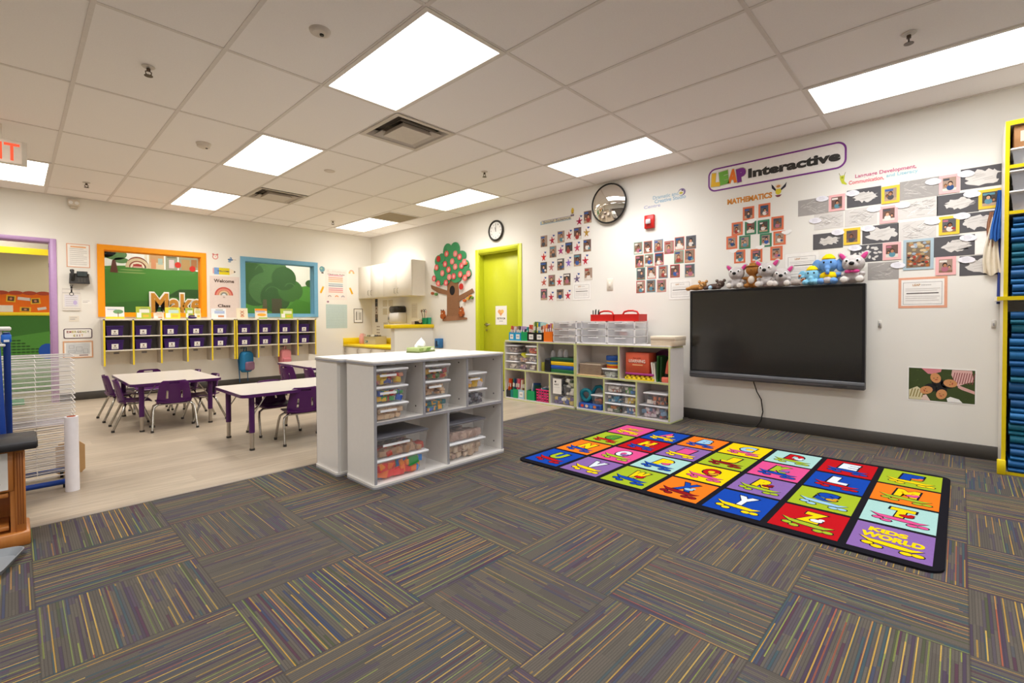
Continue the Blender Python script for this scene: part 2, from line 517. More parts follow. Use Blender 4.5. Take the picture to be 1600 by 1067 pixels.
while GX0 + k * 0.6096 < XR:
    x = GX0 + k * 0.6096
    if x > XL: 
        # cross tees and mains run along the room; skip where a lamp or vent sits
        mb.box(x - 0.012, YF, CEIL - 0.004, x + 0.012, YB, CEIL, BARM)
    k += 1
k = -4
ys = []
while GY0 + k * 1.2192 < YB:
    y = GY0 + k * 1.2192
    if y > YF: mb.box(XL, y - 0.012, CEIL - 0.0035, XR, y + 0.012, CEIL, BARM)
    k += 1
mb.box(XR - 0.022, YF, CEIL - 0.008, XR, YB, CEIL, BARM); mb.box(XL, YB - 0.022, CEIL - 0.008, XR, YB, CEIL, BARM)
struct(mb, 'trim_2', 'pale metal grid bars holding up the ceiling tiles', 'ceiling grid')

# back wall (openings: hallway door, orange window, blue window)
DOORH = (-0.75, 0.0, 0.346, 2.100)
WIN1 = (0.873, 1.175, 2.040, 2.062); WIN2 = (2.660, 1.175, 3.820, 2.062)
mb = MB()
wall_cells(mb, XL, XR + TH, 0.0, CEIL, [DOORH, WIN1, WIN2], lambda a, b, c, d: mb.box(a, YB, c, b, YB + TH, d, WALL))
struct(mb, 'wall_back', 'cream back wall with the two framed windows and wall cubbies', 'wall')
# right wall with the lime door opening (y 4.60 - 5.45)
DY0, DY1, DZ = 4.60, 5.445, 2.085
mb = MB()
wall_cells(mb, YF, YB, 0.0, CEIL, [(DY0, 0.0, DY1, DZ)], lambda a, b, c, d: mb.box(XR, a, c, XR + TH, b, d, WALL))
struct(mb, 'wall_right', 'cream right wall carrying the screen, photos and lettering', 'wall')
mb = MB(); mb.box(XL - TH, YF - TH, 0.0, XL, YB + TH, CEIL, WALL)
struct(mb, 'wall_left', 'plain cream side wall facing the screen wall', 'wall')
mb = MB(); mb.box(XL, YF - TH, 0.0, XR + TH, YF, CEIL, WALL)
struct(mb, 'wall_front', 'plain cream wall at the near end of the room', 'wall')
mb = MB(); mb.box(XR - 0.012, DY1 + 0.07, 0.0, XR, YB, 0.105, BASEB, 0.003)
mb.box(XR - 0.012, YF, 0.0, XR, DY0 - 0.07, 0.105, BASEB, 0.003)
struct(mb, 'baseboard_right', 'dark grey rubber baseboard along the screen wall', 'baseboard')
mb = MB(); mb.box(0.41, YB - 0.012, 0.0, XR - 0.012, YB, 0.105, BASEB, 0.003)
struct(mb, 'baseboard_back', 'dark grey rubber baseboard along the back wall', 'baseboard')

# framed windows
def window(n, hole, fm, fw, col, lab):
    x0, z0, x1, z1 = hole
    m1 = mat(col, 0.45)
    mb = MB(); mb.frame(x0 - fw, z0 - 0.05, x1 + fw, z1 + fw, fw + 0.004, -0.018, 0.0, m1, 0.05 + 0.004)
    mb.frame(x0, z0, x1, z1, 0.012, 0.0, TH, m1)
    root = struct(mb, 'window_%d' % n, lab, 'window'); root.location = (0, YB, 0)
    g = MB(); g.box(x0 + 0.012, 0.06, z0 + 0.012, x1 - 0.012, 0.066, z1 - 0.012, GLASS); g.build('pane', root)
    return root
window(1, WIN1, None, 0.066, '#f39a06', 'orange framed window onto the hallway lawn mural')
window(2, WIN2, None, 0.066, '#6fa6c4', 'sky blue framed window onto the tree mural')
# purple hallway door frame
LILAC = mat('#b491bf', 0.4)
mb = MB()
x0, z0, x1, z1 = DOORH
mb.box(x1 - 0.004, -0.016, 0.0, x1 + 0.058, 0.0, z1 + 0.045, LILAC, 0.003); mb.box(x0, -0.016, z1 - 0.004, x1 - 0.004, 0.0, z1 + 0.045, LILAC, 0.003)
mb.box(x1 - 0.014, 0.0, 0.0, x1, TH, z1, LILAC); mb.box(x0, 0.0, z1 - 0.014, x1 - 0.014, TH, z1, LILAC)
mb.box(x0 - 0.06, -0.016, 0.0, x0 + 0.004, 0.0, z1 + 0.045, LILAC, 0.003)
d1 = struct(mb, 'door_1', 'lilac painted door frame of the open hallway doorway', 'door frame'); d1.location = (0, YB, 0)
for z in (2.03, 1.80, 0.92):
    mb = MB(); mb.box(x1 - 0.017, 0.02, z - 0.025, x1 - 0.0135, 0.05, z + 0.025, mat('#5d4868', 0.3, 0.6)); mb.build('hinge', d1)

# lime door on the right wall; local x -> -y
LIMEP = mat('#bfc42c', 0.35, var=0.03); LIMEF = mat('#c9d02c', 0.35, var=0.03)
W = DY1 - DY0
mb = MB()
mb.box(-0.065, -0.014, 0.0, 0.006, 0.0, DZ + 0.062, LIMEF, 0.003); mb.box(W - 0.006, -0.014, 0.0, W + 0.065, 0.0, DZ + 0.062, LIMEF, 0.003)
mb.box(0.006, -0.014, DZ - 0.006, W - 0.006, 0.0, DZ + 0.062, LIMEF, 0.003)
mb.box(0.0, 0.0, 0.0, 0.02, TH, DZ, LIMEF); mb.box(W - 0.02, 0.0, 0.0, W, TH, DZ, LIMEF); mb.box(0.02, 0.0, DZ - 0.02, W - 0.02, TH, DZ, LIMEF)
d2 = struct(mb, 'door_2', 'lime green door beside the paper apple tree', 'door'); d2.location = (XR, DY1, 0); d2.rotation_euler = (0, 0, RW)
mb = MB(); mb.box(0.0205, 0.085, 0.0, W - 0.0205, 0.125, DZ - 0.022, LIMEP, 0.003); mb.build('door_leaf', d2)
mb = MB(); mb.cyl((0.085, 0.085, 0.985), (0.085, 0.072, 0.985), 0.032, CHROME, n=20); mb.cyl((0.085, 0.072, 0.985), (0.085, 0.045, 0.985), 0.011, CHROME)
mb.box(0.075, 0.036, 0.975, 0.19, 0.05, 0.995, CHROME, 0.005)
mb.cyl((0.085, 0.085, 0.90), (0.085, 0.075, 0.90), 0.018, CHROME, n=16); mb.build('door_handle', d2)
mb = MB(); mb.box(0.0, 0, 0, 0.24, 0.002, 0.285, PAPER)
mb.rect(0.012, 0.012, 0.228, 0.273, -0.0004, mat('#f3efe8', 0.7)); mb.ell(0.085, 0.20, 0.035, 0.03, -0.0008, mat('#e7a96a', 0.7)); mb.ell(0.145, 0.20, 0.035, 0.03, -0.001, mat('#f0c36a', 0.7))
mb.flat([(0.07, 0.18), (0.115, 0.13), (0.16, 0.18)], -0.0012, mat('#e59a62', 0.7))
mb.text('RESTROOM', 0.12, 0.095, 0.17, 0.03, -0.0009, INK, 0.02); mb.rect(0.08, 0.05, 0.16, 0.058, -0.0009, GREY)
solid(mb, 'door_sign', 'white paper sign with orange and yellow picture on lime door', 'sign', (XR + 0.0825, 5.16, 0.985), RW)

# ------------------------------------------------------------------ hallway behind the back wall
HY = 10.4
HWALL = wall_material('#e9e3cf', '#e5dec6', 'hall_paint')
MG = mat('#43802e', 0.6); MG2 = mat('#38702b', 0.6); MG3 = mat('#4d8c38', 0.6); MGD = mat('#27501f', 0.6)
mb = MB(); mb.box(XL, HY, 0, XR + TH, HY + 0.1, CEIL, HWALL)
struct(mb, 'wall_hall', 'cream hallway wall seen beyond the door and windows', 'wall')
mb = MB(); mb.box(XL, YB + TH, CEIL, XR + TH, HY + 0.1, CEIL + 0.1, CEILM); struct(mb, 'ceiling', 'pale ceiling of the hallway beyond the back wall', 'ceiling')
mb = MB(); mb.box(XL, YB + TH, -0.1, XR + TH, HY + 0.1, 0, VINYL); struct(mb, 'floor', 'pale floor of the hallway beyond the back wall', 'floor')
mb = MB(); mb.box(XL - 0.1, YB + TH, 0, XL, HY + 0.1, CEIL, HWALL); struct(mb, 'wall_hall_left', 'end wall of the hallway beyond the lilac doorway', 'wall')
mb = MB(); mb.box(XR, YB + TH, 0, XR + TH, HY, CEIL, HWALL); struct(mb, 'wall_hall_right', 'end wall of the hallway past the blue window', 'wall')
mb = MB(); mb.box(XL, HY - 0.5, 2.13, 0.62, HY, CEIL, mat('#a9a49b', 0.7)); mb.box(XL, HY - 0.515, 2.045, 0.62, HY - 0.5, 2.135, YEL)
struct(mb, 'trim_3', 'grey soffit with a yellow band above the hallway counter', 'soffit')
# lawn mural
mb = MB()
y = 0.0
mb.box(0.62, y, 0.35, 2.86, y + 0.01, 2.55, mat('#e8ecec', 0.7))
hillp = [(0.62, 0.36), (2.86, 0.36), (2.86, 2.02)] + [(2.86 - 2.24 * i / 12, 2.00 + 0.02 * math.sin(i * 0.9) - (0.0 if i < 9 else 0.015 * (i - 8))) for i in range(1, 13)]
mb.flat(hillp, y - 0.002, MG)
mb.flat([(1.9, 1.50), (2.86, 1.46), (2.86, 1.66), (2.1, 1.64)], y - 0.003, MGD)
mb.flat([(0.62, 0.36), (2.86, 0.36), (2.86, 1.40), (1.5, 1.42), (0.62, 1.30)], y - 0.0026, MG2)
for cx, cz, rx, rz in ((1.02, 2.25, 0.20, 0.13), (1.20, 2.20, 0.16, 0.10), (0.9, 2.16, 0.14, 0.10), (1.28, 2.10, 0.10, 0.05)): mb.ell(cx, cz, rx, rz, y - 0.003, mat('#57804f', 0.7))
mb.flat([(1.13, 1.89), (1.24, 1.885), (1.205, 2.1), (1.165, 2.1)], y - 0.0035, mat('#5b3428', 0.7))
for cz, s_ in ((1.945, 0.16), (1.90, 0.2)): mb.ell(1.42, cz, s_, 0.012, y - 0.0036, mat('#7c9a58', 0.7))
RB = mat('#8a4a3c', 0.7); ST = mat('#c9b89a', 0.7); GB = mat('#8d9280', 0.7); TB = mat('#a98a5c', 0.7)
mb.rect(1.60, 1.985, 1.64, 2.32, y - 0.004, mat('#d9d1c0', 0.7))
mb.ell(1.50, 1.99, 0.165, 0.19, y - 0.004, RB, 20, 0, 0, PI); mb.ring(1.50, 1.99, 0.12, 0.165, y - 0.0044, ST, 18, 0, PI); mb.ring(1.50, 1.99, 0.07, 0.10, y - 0.0046, mat('#e0d2c0', 0.7), 14, 0, PI)
mb.rect(1.44, 2.02, 1.56, 2.05, y - 0.005, mat('#a23030', 0.7)); mb.rect(1.44, 1.99, 1.56, 2.012, y - 0.005, mat('#d4a5a0', 0.7)); mb.rect(1.36, 1.99, 1.385, 2.10, y - 0.005, ST)
mb.rect(1.66, 1.985, 1.88, 2.40, y - 0.004, ST); mb.rect(1.675, 2.10, 1.87, 2.30, y - 0.0044, mat('#b8926a', 0.7)); mb.rect(1.69, 1.99, 1.76, 2.16, y - 0.005, mat('#c58a66', 0.7)); mb.rect(1.79, 2.07, 1.86, 2.18, y - 0.005, mat('#9fb0a8', 0.7))
mb.rect(1.90, 1.985, 2.08, 2.42, y - 0.004, GB); mb.rect(1.95, 2.02, 2.03, 2.17, y - 0.0046, mat('#c8b4b8', 0.7)); mb.rect(1.92, 2.2, 2.06, 2.26, y - 0.0046, mat('#6a6a58', 0.7))
mb.rect(2.10, 1.99, 2.40, 2.42, y - 0.004, mat('#93937c', 0.7)); mb.rect(2.14, 2.0, 2.27, 2.19, y - 0.0044, TB); mb.rect(2.29, 2.06, 2.38, 2.20, y - 0.0044, mat('#9c6a44', 0.7)); mb.rect(2.40, 2.02, 2.55, 2.42, y - 0.0042, mat('#806a54', 0.7))
for cx, cz in ((2.085, 2.085), (2.31, 2.03)): mb.ell(cx, cz, 0.05, 0.055, y - 0.006, mat('#c02f26', 0.7), 12)
mb.rect(2.36, 1.985, 2.5, 2.01, y - 0.006, mat('#e8e8e4', 0.7)); mb.rect(0.98, 1.2, 1.03, 1.55, y - 0.004, mat('#4a82b4', 0.7))
mu = struct(mb, 'wall_mural', 'painted village lawn mural seen through the orange window', 'mural'); mu.location = (0, HY - 0.012, 0)
# tree mural
mb = MB(); y = 0.0
mb.box(2.9, y, 0.35, 4.98, y + 0.01, 2.55, mat('#d9dcd8', 0.7))
mb.flat([(2.9, 0.36), (4.98, 0.36), (4.98, 1.80), (4.5, 1.83), (3.9, 1.72), (2.9, 1.60)], y - 0.002, MG3)
T1 = mat('#446e3e', 0.7); T2 = mat('#335a30', 0.7); T3 = mat('#3d6a34', 0.7); T4 = mat('#56804e', 0.7)
for cx, cz, rx, rz, m_ in ((3.30, 2.05, 0.25, 0.20, T2), (3.62, 2.08, 0.42, 0.30, T1), (3.95, 1.95, 0.25, 0.25, T2), (3.40, 1.66, 0.34, 0.30, T2), (4.08, 1.70, 0.26, 0.24, T3), (3.62, 1.72, 0.36, 0.34, T1), (3.45, 1.98, 0.14, 0.16, T4), (3.78, 1.55, 0.30, 0.32, T2), (4.62, 1.95, 0.12, 0.12, T2), (4.50, 1.87, 0.1, 0.08, T2)):
    mb.ell(cx, cz, rx, rz, y - 0.003 - random.random() * 0.003, m_, 22)
for cx, cz, r in ((3.55, 2.05, 0.17), (3.72, 1.62, 0.15), (3.42, 1.72, 0.12), (4.07, 1.75, 0.11)): mb.ring(cx, cz, r - 0.008, r, y - 0.007, T4, 20, 0.3, 2.9)
mb.rect(3.70, 0.9, 3.90, 1.52, y - 0.0065, mat('#4a4a38', 0.7)); mb.flat([(3.50, 1.1), (3.62, 1.1), (3.60, 1.5), (3.53, 1.5)], y - 0.0066, mat('#55553e', 0.7))
mb.flat([(2.9, 0.36), (4.98, 0.36), (4.98, 1.35), (4.2, 1.52), (3.9, 1.2), (2.9, 1.25)], y - 0.0072, MG)
mu = struct(mb, 'wall_mural', 'painted round tree mural seen through the blue window', 'mural'); mu.location = (0, HY - 0.012, 0)
# painted letters on the hall side
mb = MB()
mb.text('Make', 2.06, 1.385, 0.82, 0.40, -0.030, WHITEP, 0.075); mb.text('Make', 2.06, 1.385, 0.765, 0.345, -0.034, mat('#c98a2e', 0.5), 0.03)
mb.box(1.66, -0.028, 1.2, 2.56, -0.002, 1.23, WHITEP)
o = solid(mb, 'wall_lettering', 'golden letters reading Make with white outline on lawn mural', 'lettering', (0, HY - 0.012, 0))
# hallway counter wall with the orange bulletin board
mb = MB(); mb.box(XL, 0, 0, 0.60, 0.02, 1.16, MG2); mb.flat([(-1.2, 0.02), (0.6, 0.02), (0.6, 0.95), (-0.2, 0.80)], -0.001, MG3)
for i in range(9):
    for j in range(7): 
        if 0.08 + i * 0.035 < 0.42 - j * 0.045: mb.ell(-0.10 + i * 0.05, 0.55 + j * 0.045, 0.026, 0.012, -0.002, MGD, 8)
mb.ell(0.36, 0.60, 0.10, 0.12, -0.0025, BLUE, 14)
mu = struct(mb, 'wall_mural', 'green hill mural on the lower hallway wall through the door', 'mural'); mu.location = (0, HY - 0.022, 0)
t = thing('bulletin_board', 'orange bulletin board on the hallway wall through the lilac door', 'bulletin board', (0, HY, 0))
OB = mat('#e8701a', 0.7); mb = MB(); mb.box(-1.6, -0.015, 1.205, 0.56, -0.001, 1.50, OB)
for i in range(14):
    mb.ell(0.48 - i * 0.15, 1.50, 0.078, 0.03, -0.016, mat('#b8503a', 0.7), 14)
mb.build('board', t)
mb = MB(); mb.box(-1.6, -0.03, 1.155, 0.58, -0.001, 1.205, YEL, 0.004); mb.build('ledge', t)
for (cx, cz, w_, h_, r, c) in ((-0.02, 1.41, 0.10, 0.10, 0.08, '#e6b73a'), (0.24, 1.38, 0.11, 0.09, -0.1, '#e6b73a'), (0.13, 1.25, 0.12, 0.07, 0.05, '#e6b73a'), (0.12, 1.41, 0.14, 0.045, 0.12, '#dcd4d4'), (0.31, 1.265, 0.10, 0.04, -0.2, '#dcd4d4'), (-0.10, 1.26, 0.20, 0.10, 0.0, '#e9e4da')):
    mb = MB(); mb.T = Matrix.Translation((cx, -0.018, cz)) @ Matrix.Rotation(r, 4, 'Y')
    mb.box(-w_ / 2, 0, -h_ / 2, w_ / 2, 0.003, h_ / 2, mat(c, 0.7))
    if c == '#e6b73a': mb.rect(-w_ * .34, -h_ * .34, w_ * .34, h_ * .34, -0.001, mat('#5a4438', 0.7)); mb.ell(0, 0, w_ * .15, h_ * .2, -0.0015, SKIN1, 8)
    mb.build('pinned_card', t)

# ------------------------------------------------------------------ ceiling fixtures
LENS = emis('#ffffff', LAMP_POWER, 'lamp_lens'); LENSW = emis('#fff9ef', LAMP_POWER, 'warm_lamp_lens'); LENSH = emis('#fff6e8', 19.0, 'hall_fill_lens')
FRAMEW = mat('#dcd6cf', 0.4)
def troffer(loc, label, LENS):
    t = thing('ceiling_light', label, 'ceiling light', loc, 0, 'ceiling light panels')
    mb = MB(); mb.frame(0, 0, 0.6096, 1.2192, 0.03, 0, 0.012, FRAMEW)
    v = [(x, z, y) for x, y, z in mb.v]; mb.v = v; mb.f = [tuple(reversed(f)) for f in mb.f]
    mb.box(0, 0, 0.06, 0.6096, 1.2192, 0.08, FRAMEW)
    mb.box(0, 0, 0.012, 0.01, 1.2192, 0.06, FRAMEW); mb.box(0.5996, 0, 0.012, 0.6096, 1.2192, 0.06, FRAMEW); mb.box(0.01, 0, 0.012, 0.5996, 0.01, 0.06, FRAMEW); mb.box(0.01, 1.2092, 0.012, 0.5996, 1.2192, 0.06, FRAMEW)
    mb.build('housing', t)
    mb = MB(); mb.add([(0.03, 0.03, 0.007), (0.03, 1.1892, 0.007), (0.5796, 1.1892, 0.007), (0.5796, 0.03, 0.007)], [(0, 1, 2, 3)], LENS); mb.build('diffuser', t)
    ld = bpy.data.lights.new('troffer_lamp', 'AREA'); ld.shape = 'RECTANGLE'; ld.size = 0.549; ld.size_y = 1.159; ld.energy = LAMP_WATTS; ld.spread = math.radians(125)
    ld.color = (1, 0.96, 0.905) if LENS is LENSW else (1, 0.995, 0.985)
    lo = bpy.data.objects.new('lamp', ld); COL.objects.link(lo); lo.parent = t; lo.location = (0.3048, 0.6096, 0.004)
    return t
names = {(2, 0): 'large bright ceiling panel nearest the camera, over the white island', (2, 2): 'bright ceiling panel between the two square air vents', (2, 4): 'small far ceiling panel above the purple tables by orange window',
         (6, 0): 'bright ceiling panel near the round mirror', (6, 2): 'bright ceiling panel above the lime door end', (6, 4): 'farthest ceiling panel beside the flat return grille', (6, -2): 'long bright ceiling panel above the screen at the right frame edge', (-1, 4): 'bright ceiling panel near the exit sign at the left'}
lampsrc = {}; hid = 0
for x, y in lights:
    kx = round((x - GX0) / 0.6096); ky = round((y - GY0) / 1.2192)
    lab = names.get((kx, ky))
    if lab is None:
        hid += 1; lab = 'ceiling panel out of view in the %s place behind or beside the camera' % ORD(hid - 1)
    warm = ky >= 2
    if warm not in lampsrc: lampsrc[warm] = troffer((x, y, CEIL - 0.008), lab, LENSW if warm else LENS)
    else: dup(lampsrc[warm], (x, y, CEIL - 0.008), 0, lab)
# unseen lamps added to light the hallway beyond the back wall
for i, x in enumerate((-0.4, 2.0, 4.0)):
    mb = MB(); mb.box(x - 0.5, 9.3, CEIL - 0.05, x + 0.5, 9.75, CEIL, FRAMEW)
    mb.add([(x - 0.47, 9.33, CEIL - 0.052), (x - 0.47, 9.72, CEIL - 0.052), (x + 0.47, 9.72, CEIL - 0.052), (x + 0.47, 9.33, CEIL - 0.052)], [(0, 1, 2, 3)], LENSH)
    solid(mb, 'hallway_fill_light', 'added unseen lamp that lights the hallway beyond the back wall, %s from the left' % ORD(i), 'ceiling light', group='added hallway lamps')

def diffuser(loc, label):
    t = thing('air_vent', label, 'air vent', loc, 0, 'square air vents')
    a = 0.6096; c = a / 2
    mb = MB(); V1 = mat('#cbc3b9', 0.5); DK = mat('#5a534c', 0.8)
    mb.box(0, 0, 0.07, a, a, 0.10, DK)
    def sq(r0, z0, r1, z1, m):
        vs = [(c - r0, c - r0, z0), (c + r0, c - r0, z0), (c + r0, c + r0, z0), (c - r0, c + r0, z0), (c - r1, c - r1, z1), (c + r1, c - r1, z1), (c + r1, c + r1, z1), (c - r1, c + r1, z1)]
        mb.add(vs, [(i, i + 4, (i + 1) % 4 + 4, (i + 1) % 4) for i in range(4)], m)
        mb.add([(p[0], p[1], p[2] + 0.004) for p in vs], [(i, (i + 1) % 4, (i + 1) % 4 + 4, i + 4) for i in range(4)], m)
    mb.build('duct', t)
    mb = MB(); sq(0.3048, 0.0, 0.262, 0.0, V1); sq(0.262, 0.0, 0.235, 0.05, V1); mb.build('rim', t)
    mb = MB(); sq(0.215, -0.008, 0.165, 0.035, V1); mb.build('louvre', t)
    mb = MB(); sq(0.15, -0.014, 0.13, 0.025, V1); mb.box(c - 0.15, c - 0.15, -0.016, c + 0.15, c + 0.15, -0.013, V1); mb.build('centre_plate', t)
    return t
v1 = diffuser((vents[0][0], vents[0][1], CEIL - 0.009), 'large square air vent beside the nearest bright ceiling panel')
dup(v1, (vents[1][0], vents[1][1], CEIL - 0.009), 0, 'smaller looking square air vent farther back in the ceiling')
mb = MB(); a = 0.6096
for r in ((0, 0, a, 0.03), (0, a - 0.03, a, a), (0, 0.03, 0.03, a - 0.03), (a - 0.03, 0.03, a, a - 0.03)): mb.box(r[0], r[1], 0, r[2], r[3], 0.01, FRAMEW)
for i in range(22): mb.box(0.03, 0.035 + i * 0.0248, 0.003, a - 0.03, 0.045 + i * 0.0248, 0.012, mat('#b9a98e', 0.6))
mb.box(0.0, 0.0, 0.02, a, a, 0.03, mat('#7a6c58', 0.8))
solid(mb, 'return_grille', 'flat tan return air grille in the far ceiling corner', 'air grille', (retn[0], retn[1], CEIL - 0.009))
def sprinkler(x, y, label, big=True):
    t = thing('sprinkler', label, 'sprinkler', (x, y, CEIL), 0, 'ceiling sprinklers')
    mb = MB(); mb.lathe([(0.034, -0.006), (0.037, -0.002), (0.030, 0.0)], (0, 0, 0), mat('#cfc8c0', 0.4)); mb.build('escutcheon', t)
    mb = MB(); SM = mat('#5b5046', 0.35, 0.8); mb.cyl((0, 0, -0.012), (0, 0, -0.03), 0.011, SM)
    mb.tube([(0.0, 0, -0.028), (0.016, 0, -0.035), (0.014, 0, -0.05), (0.0, 0, -0.058)], 0.0035, SM, 6); mb.tube([(0.0, 0, -0.028), (-0.016, 0, -0.035), (-0.014, 0, -0.05), (0.0, 0, -0.058)], 0.0035, SM, 6)
    mb.build('sprinkler_head', t)
    mb = MB(); mb.lathe([(0.024, -0.062), (0.024, -0.059), (0.006, -0.056)], (0, 0, 0), SM, 16); mb.build('deflector', t)
sprinkler(0.635, 3.874, 'ceiling sprinkler at upper left of the room')
sprinkler(3.636, 0.237, 'ceiling sprinkler beside the long panel above the screen')
sprinkler(3.672, 3.901, 'ceiling sprinkler in front of the round mirror')
sprinkler(0.629, 7.617, 'ceiling sprinkler near the exit sign')
sprinkler(3.704, 7.635, 'farthest ceiling sprinkler beside the corner light panel')
mb = MB(); mb.lathe([(0.03, -0.045), (0.052, -0.035), (0.056, -0.012), (0.062, -0.008), (0.062, 0.0)], (0, 0, 0), mat('#d9d0c4', 0.5)); mb.cyl((0.02, -0.02, -0.046), (0.02, -0.02, -0.05), 0.01, DARK, n=10)
solid(mb, 'smoke_detector', 'round cream smoke detector left of the middle ceiling panel', 'smoke detector', (1.255, 5.171, CEIL))
mb = MB(); mb.lathe([(0.04, -0.018), (0.055, -0.012), (0.06, 0.0)], (0, 0, 0), mat('#cfc6bc', 0.5)); mb.cyl((0.01, 0.0, -0.016), (0.01, 0.0, -0.024), 0.012, BLACK, n=10)
solid(mb, 'motion_sensor', 'small ceiling sensor with a black dot near the largest panel', 'sensor', (1.241, 2.69, CEIL))
mb = MB(); mb.lathe([(0.05, -0.008), (0.058, -0.004), (0.058, 0.0)], (0, 0, 0), mat('#d5cdc3', 0.5))
solid(mb, 'ceiling_speaker', 'plain round cover plate in the ceiling between the vents', 'cover plate', (2.452, 5.119, CEIL))
# exit sign hung from the ceiling
t = thing('exit_sign', 'white box exit sign with red letters hanging at the left', 'exit sign', (0, 5.85, 0))
mb = MB(); mb.box(-0.27, 0, 2.40, 0.105, 0.05, 2.60, OFFW, 0.004); mb.box(-0.12, 0.012, 2.60, -0.04, 0.038, CEIL, OFFW); mb.build('housing', t)
mb = MB(); EXR = emis('#ff5a3c', 1.1, 'exit_letters'); mb.rect(-0.262, 2.408, 0.072, 2.592, -0.0008, mat('#f4e6da', 0.5)); mb.text('EXIT', -0.095, 2.50, 0.31, 0.145, -0.0016, EXR, 0.01); mb.build('sign_face', t)
mb = MB(); mb.box(0, -0.05, 0, 0.12, 0, 0.09, mat('#d8cfc0', 0.4), 0.01); mb.box(0.02, -0.052, -0.03, 0.10, -0.004, 0.0, mat('#c9bfae', 0.4), 0.008); mb.ell(0.03, 0.045, 0.022, 0.022, -0.0515, WHITE); mb.ell(0.09, 0.045, 0.022, 0.022, -0.0515, WHITE)
solid(mb, 'emergency_light', 'small cream emergency light high on the back wall', 'emergency light', (0.52, YB, 2.60))

# ------------------------------------------------------------------ storage units
def shelf_unit(label, loc, rz, W, D, H, sz, tops, bots, edge, body, cat='shelf unit', plinth=0.0, group=None, topd=None):
    """local: x 0..W, open front at y=0 facing -y, depth D"""
    t = thing('storage_shelf', label, cat, loc, rz, group)
    p = 0.018
    def panel(name, x0, y0, z0, x1, y1, z1, front=True, caps=()):
        mb = MB()
        for z in caps: mb.cyl((x0 - 0.0015, 0.09, z), (x0, 0.09, z), 0.006, DARK, n=8)
        mb.box(x0, y0 + (0.004 if front else 0), z0, x1, y1, z1, body)
        if front: mb.box(x0, y0, z0, x1, y0 + 0.004, z1, edge)
        return mb.build(name, t)
    ov = plinth; DT = topd or D
    mb = MB(); mb.zprism(rrect(-ov, -ov, W + ov, DT, 0.03), H - 0.022, H - 0.010, body, edge); mb.zprism(rrect(-ov, -ov, W + ov, DT, 0.03), H - 0.010, H, body); mb.build('top', t)
    mb = MB(); mb.zprism(rrect(-ov, -ov, W + ov, D, 0.03), 0.0, 0.012, body, edge); mb.zprism(rrect(-ov, -ov, W + ov, D, 0.03), 0.012, 0.026, body); mb.build('base', t)
    panel('side_panel', 0, 0, 0.026, p, D - 0.01, H - 0.022); panel('side_panel', W - p, 0, 0.026, W, D - 0.01, H - 0.022, True, (0.08, sz - 0.06, sz + 0.05, H - 0.06))
    panel('back_panel', p, D - 0.016, 0.026, W - p, D - 0.006, H - 0.022, False)
    panel('shelf', p, 0.002, sz - p, W - p, D - 0.016, sz)
    for x in tops: panel('divider', x - p / 2, 0.002, sz, x + p / 2, D - 0.016, H - 0.022, True, (sz + 0.05, H - 0.06))
    for x in bots: panel('divider', x - p / 2, 0.002, 0.026, x + p / 2, D - 0.016, sz - p)
    return t
ISL = mat('#e9e6e2', 0.3, var=0.02); ISE = mat('#9a9aa0', 0.4); LIMEE = mat('#c3c98a', 0.4); SHB = mat('#dbd6d3', 0.35, var=0.02)
IW = 1.145
shelf_unit('white rolling island unit with open bins facing the carpet', (1.54, 2.65, 0), 0, IW, 0.358, 0.80, 0.415, (0.383, 0.772), (0.59,), ISE, ISL, plinth=0.012, group='white island units')
shelf_unit('white island unit behind, open toward the purple tables', (1.50 + IW, 3.378, 0), PI, IW, 0.332, 0.80, 0.415, (0.383, 0.772), (0.59,), ISE, ISL, plinth=0.012, group='white island units', topd=0.366)
SW = 1.166; SD = 0.33; SH = 0.785
shelf_unit('lime-edged wall shelf unit nearest the screen', (4.535, 3.283, 0), RW, SW, SD, SH, 0.41, (0.578,), (0.389, 0.79), LIMEE, SHB, group='lime edged shelf units')
shelf_unit('lime-edged wall shelf unit nearest the lime door', (4.535, 4.452, 0), RW, SW, SD, SH, 0.41, (0.584,), (0.377, 0.778), LIMEE, SHB, group='lime edged shelf units')

# frames of reference: island front unit and the two wall units
def ISLP(lx, ly, lz): return (1.54 + lx, 2.65 + ly, lz)
def SHA(lx, ly, lz): return (4.535 + ly, 3.283 - lx, lz)
def SHBp(lx, ly, lz): return (4.535 + ly, 4.452 - lx, lz)

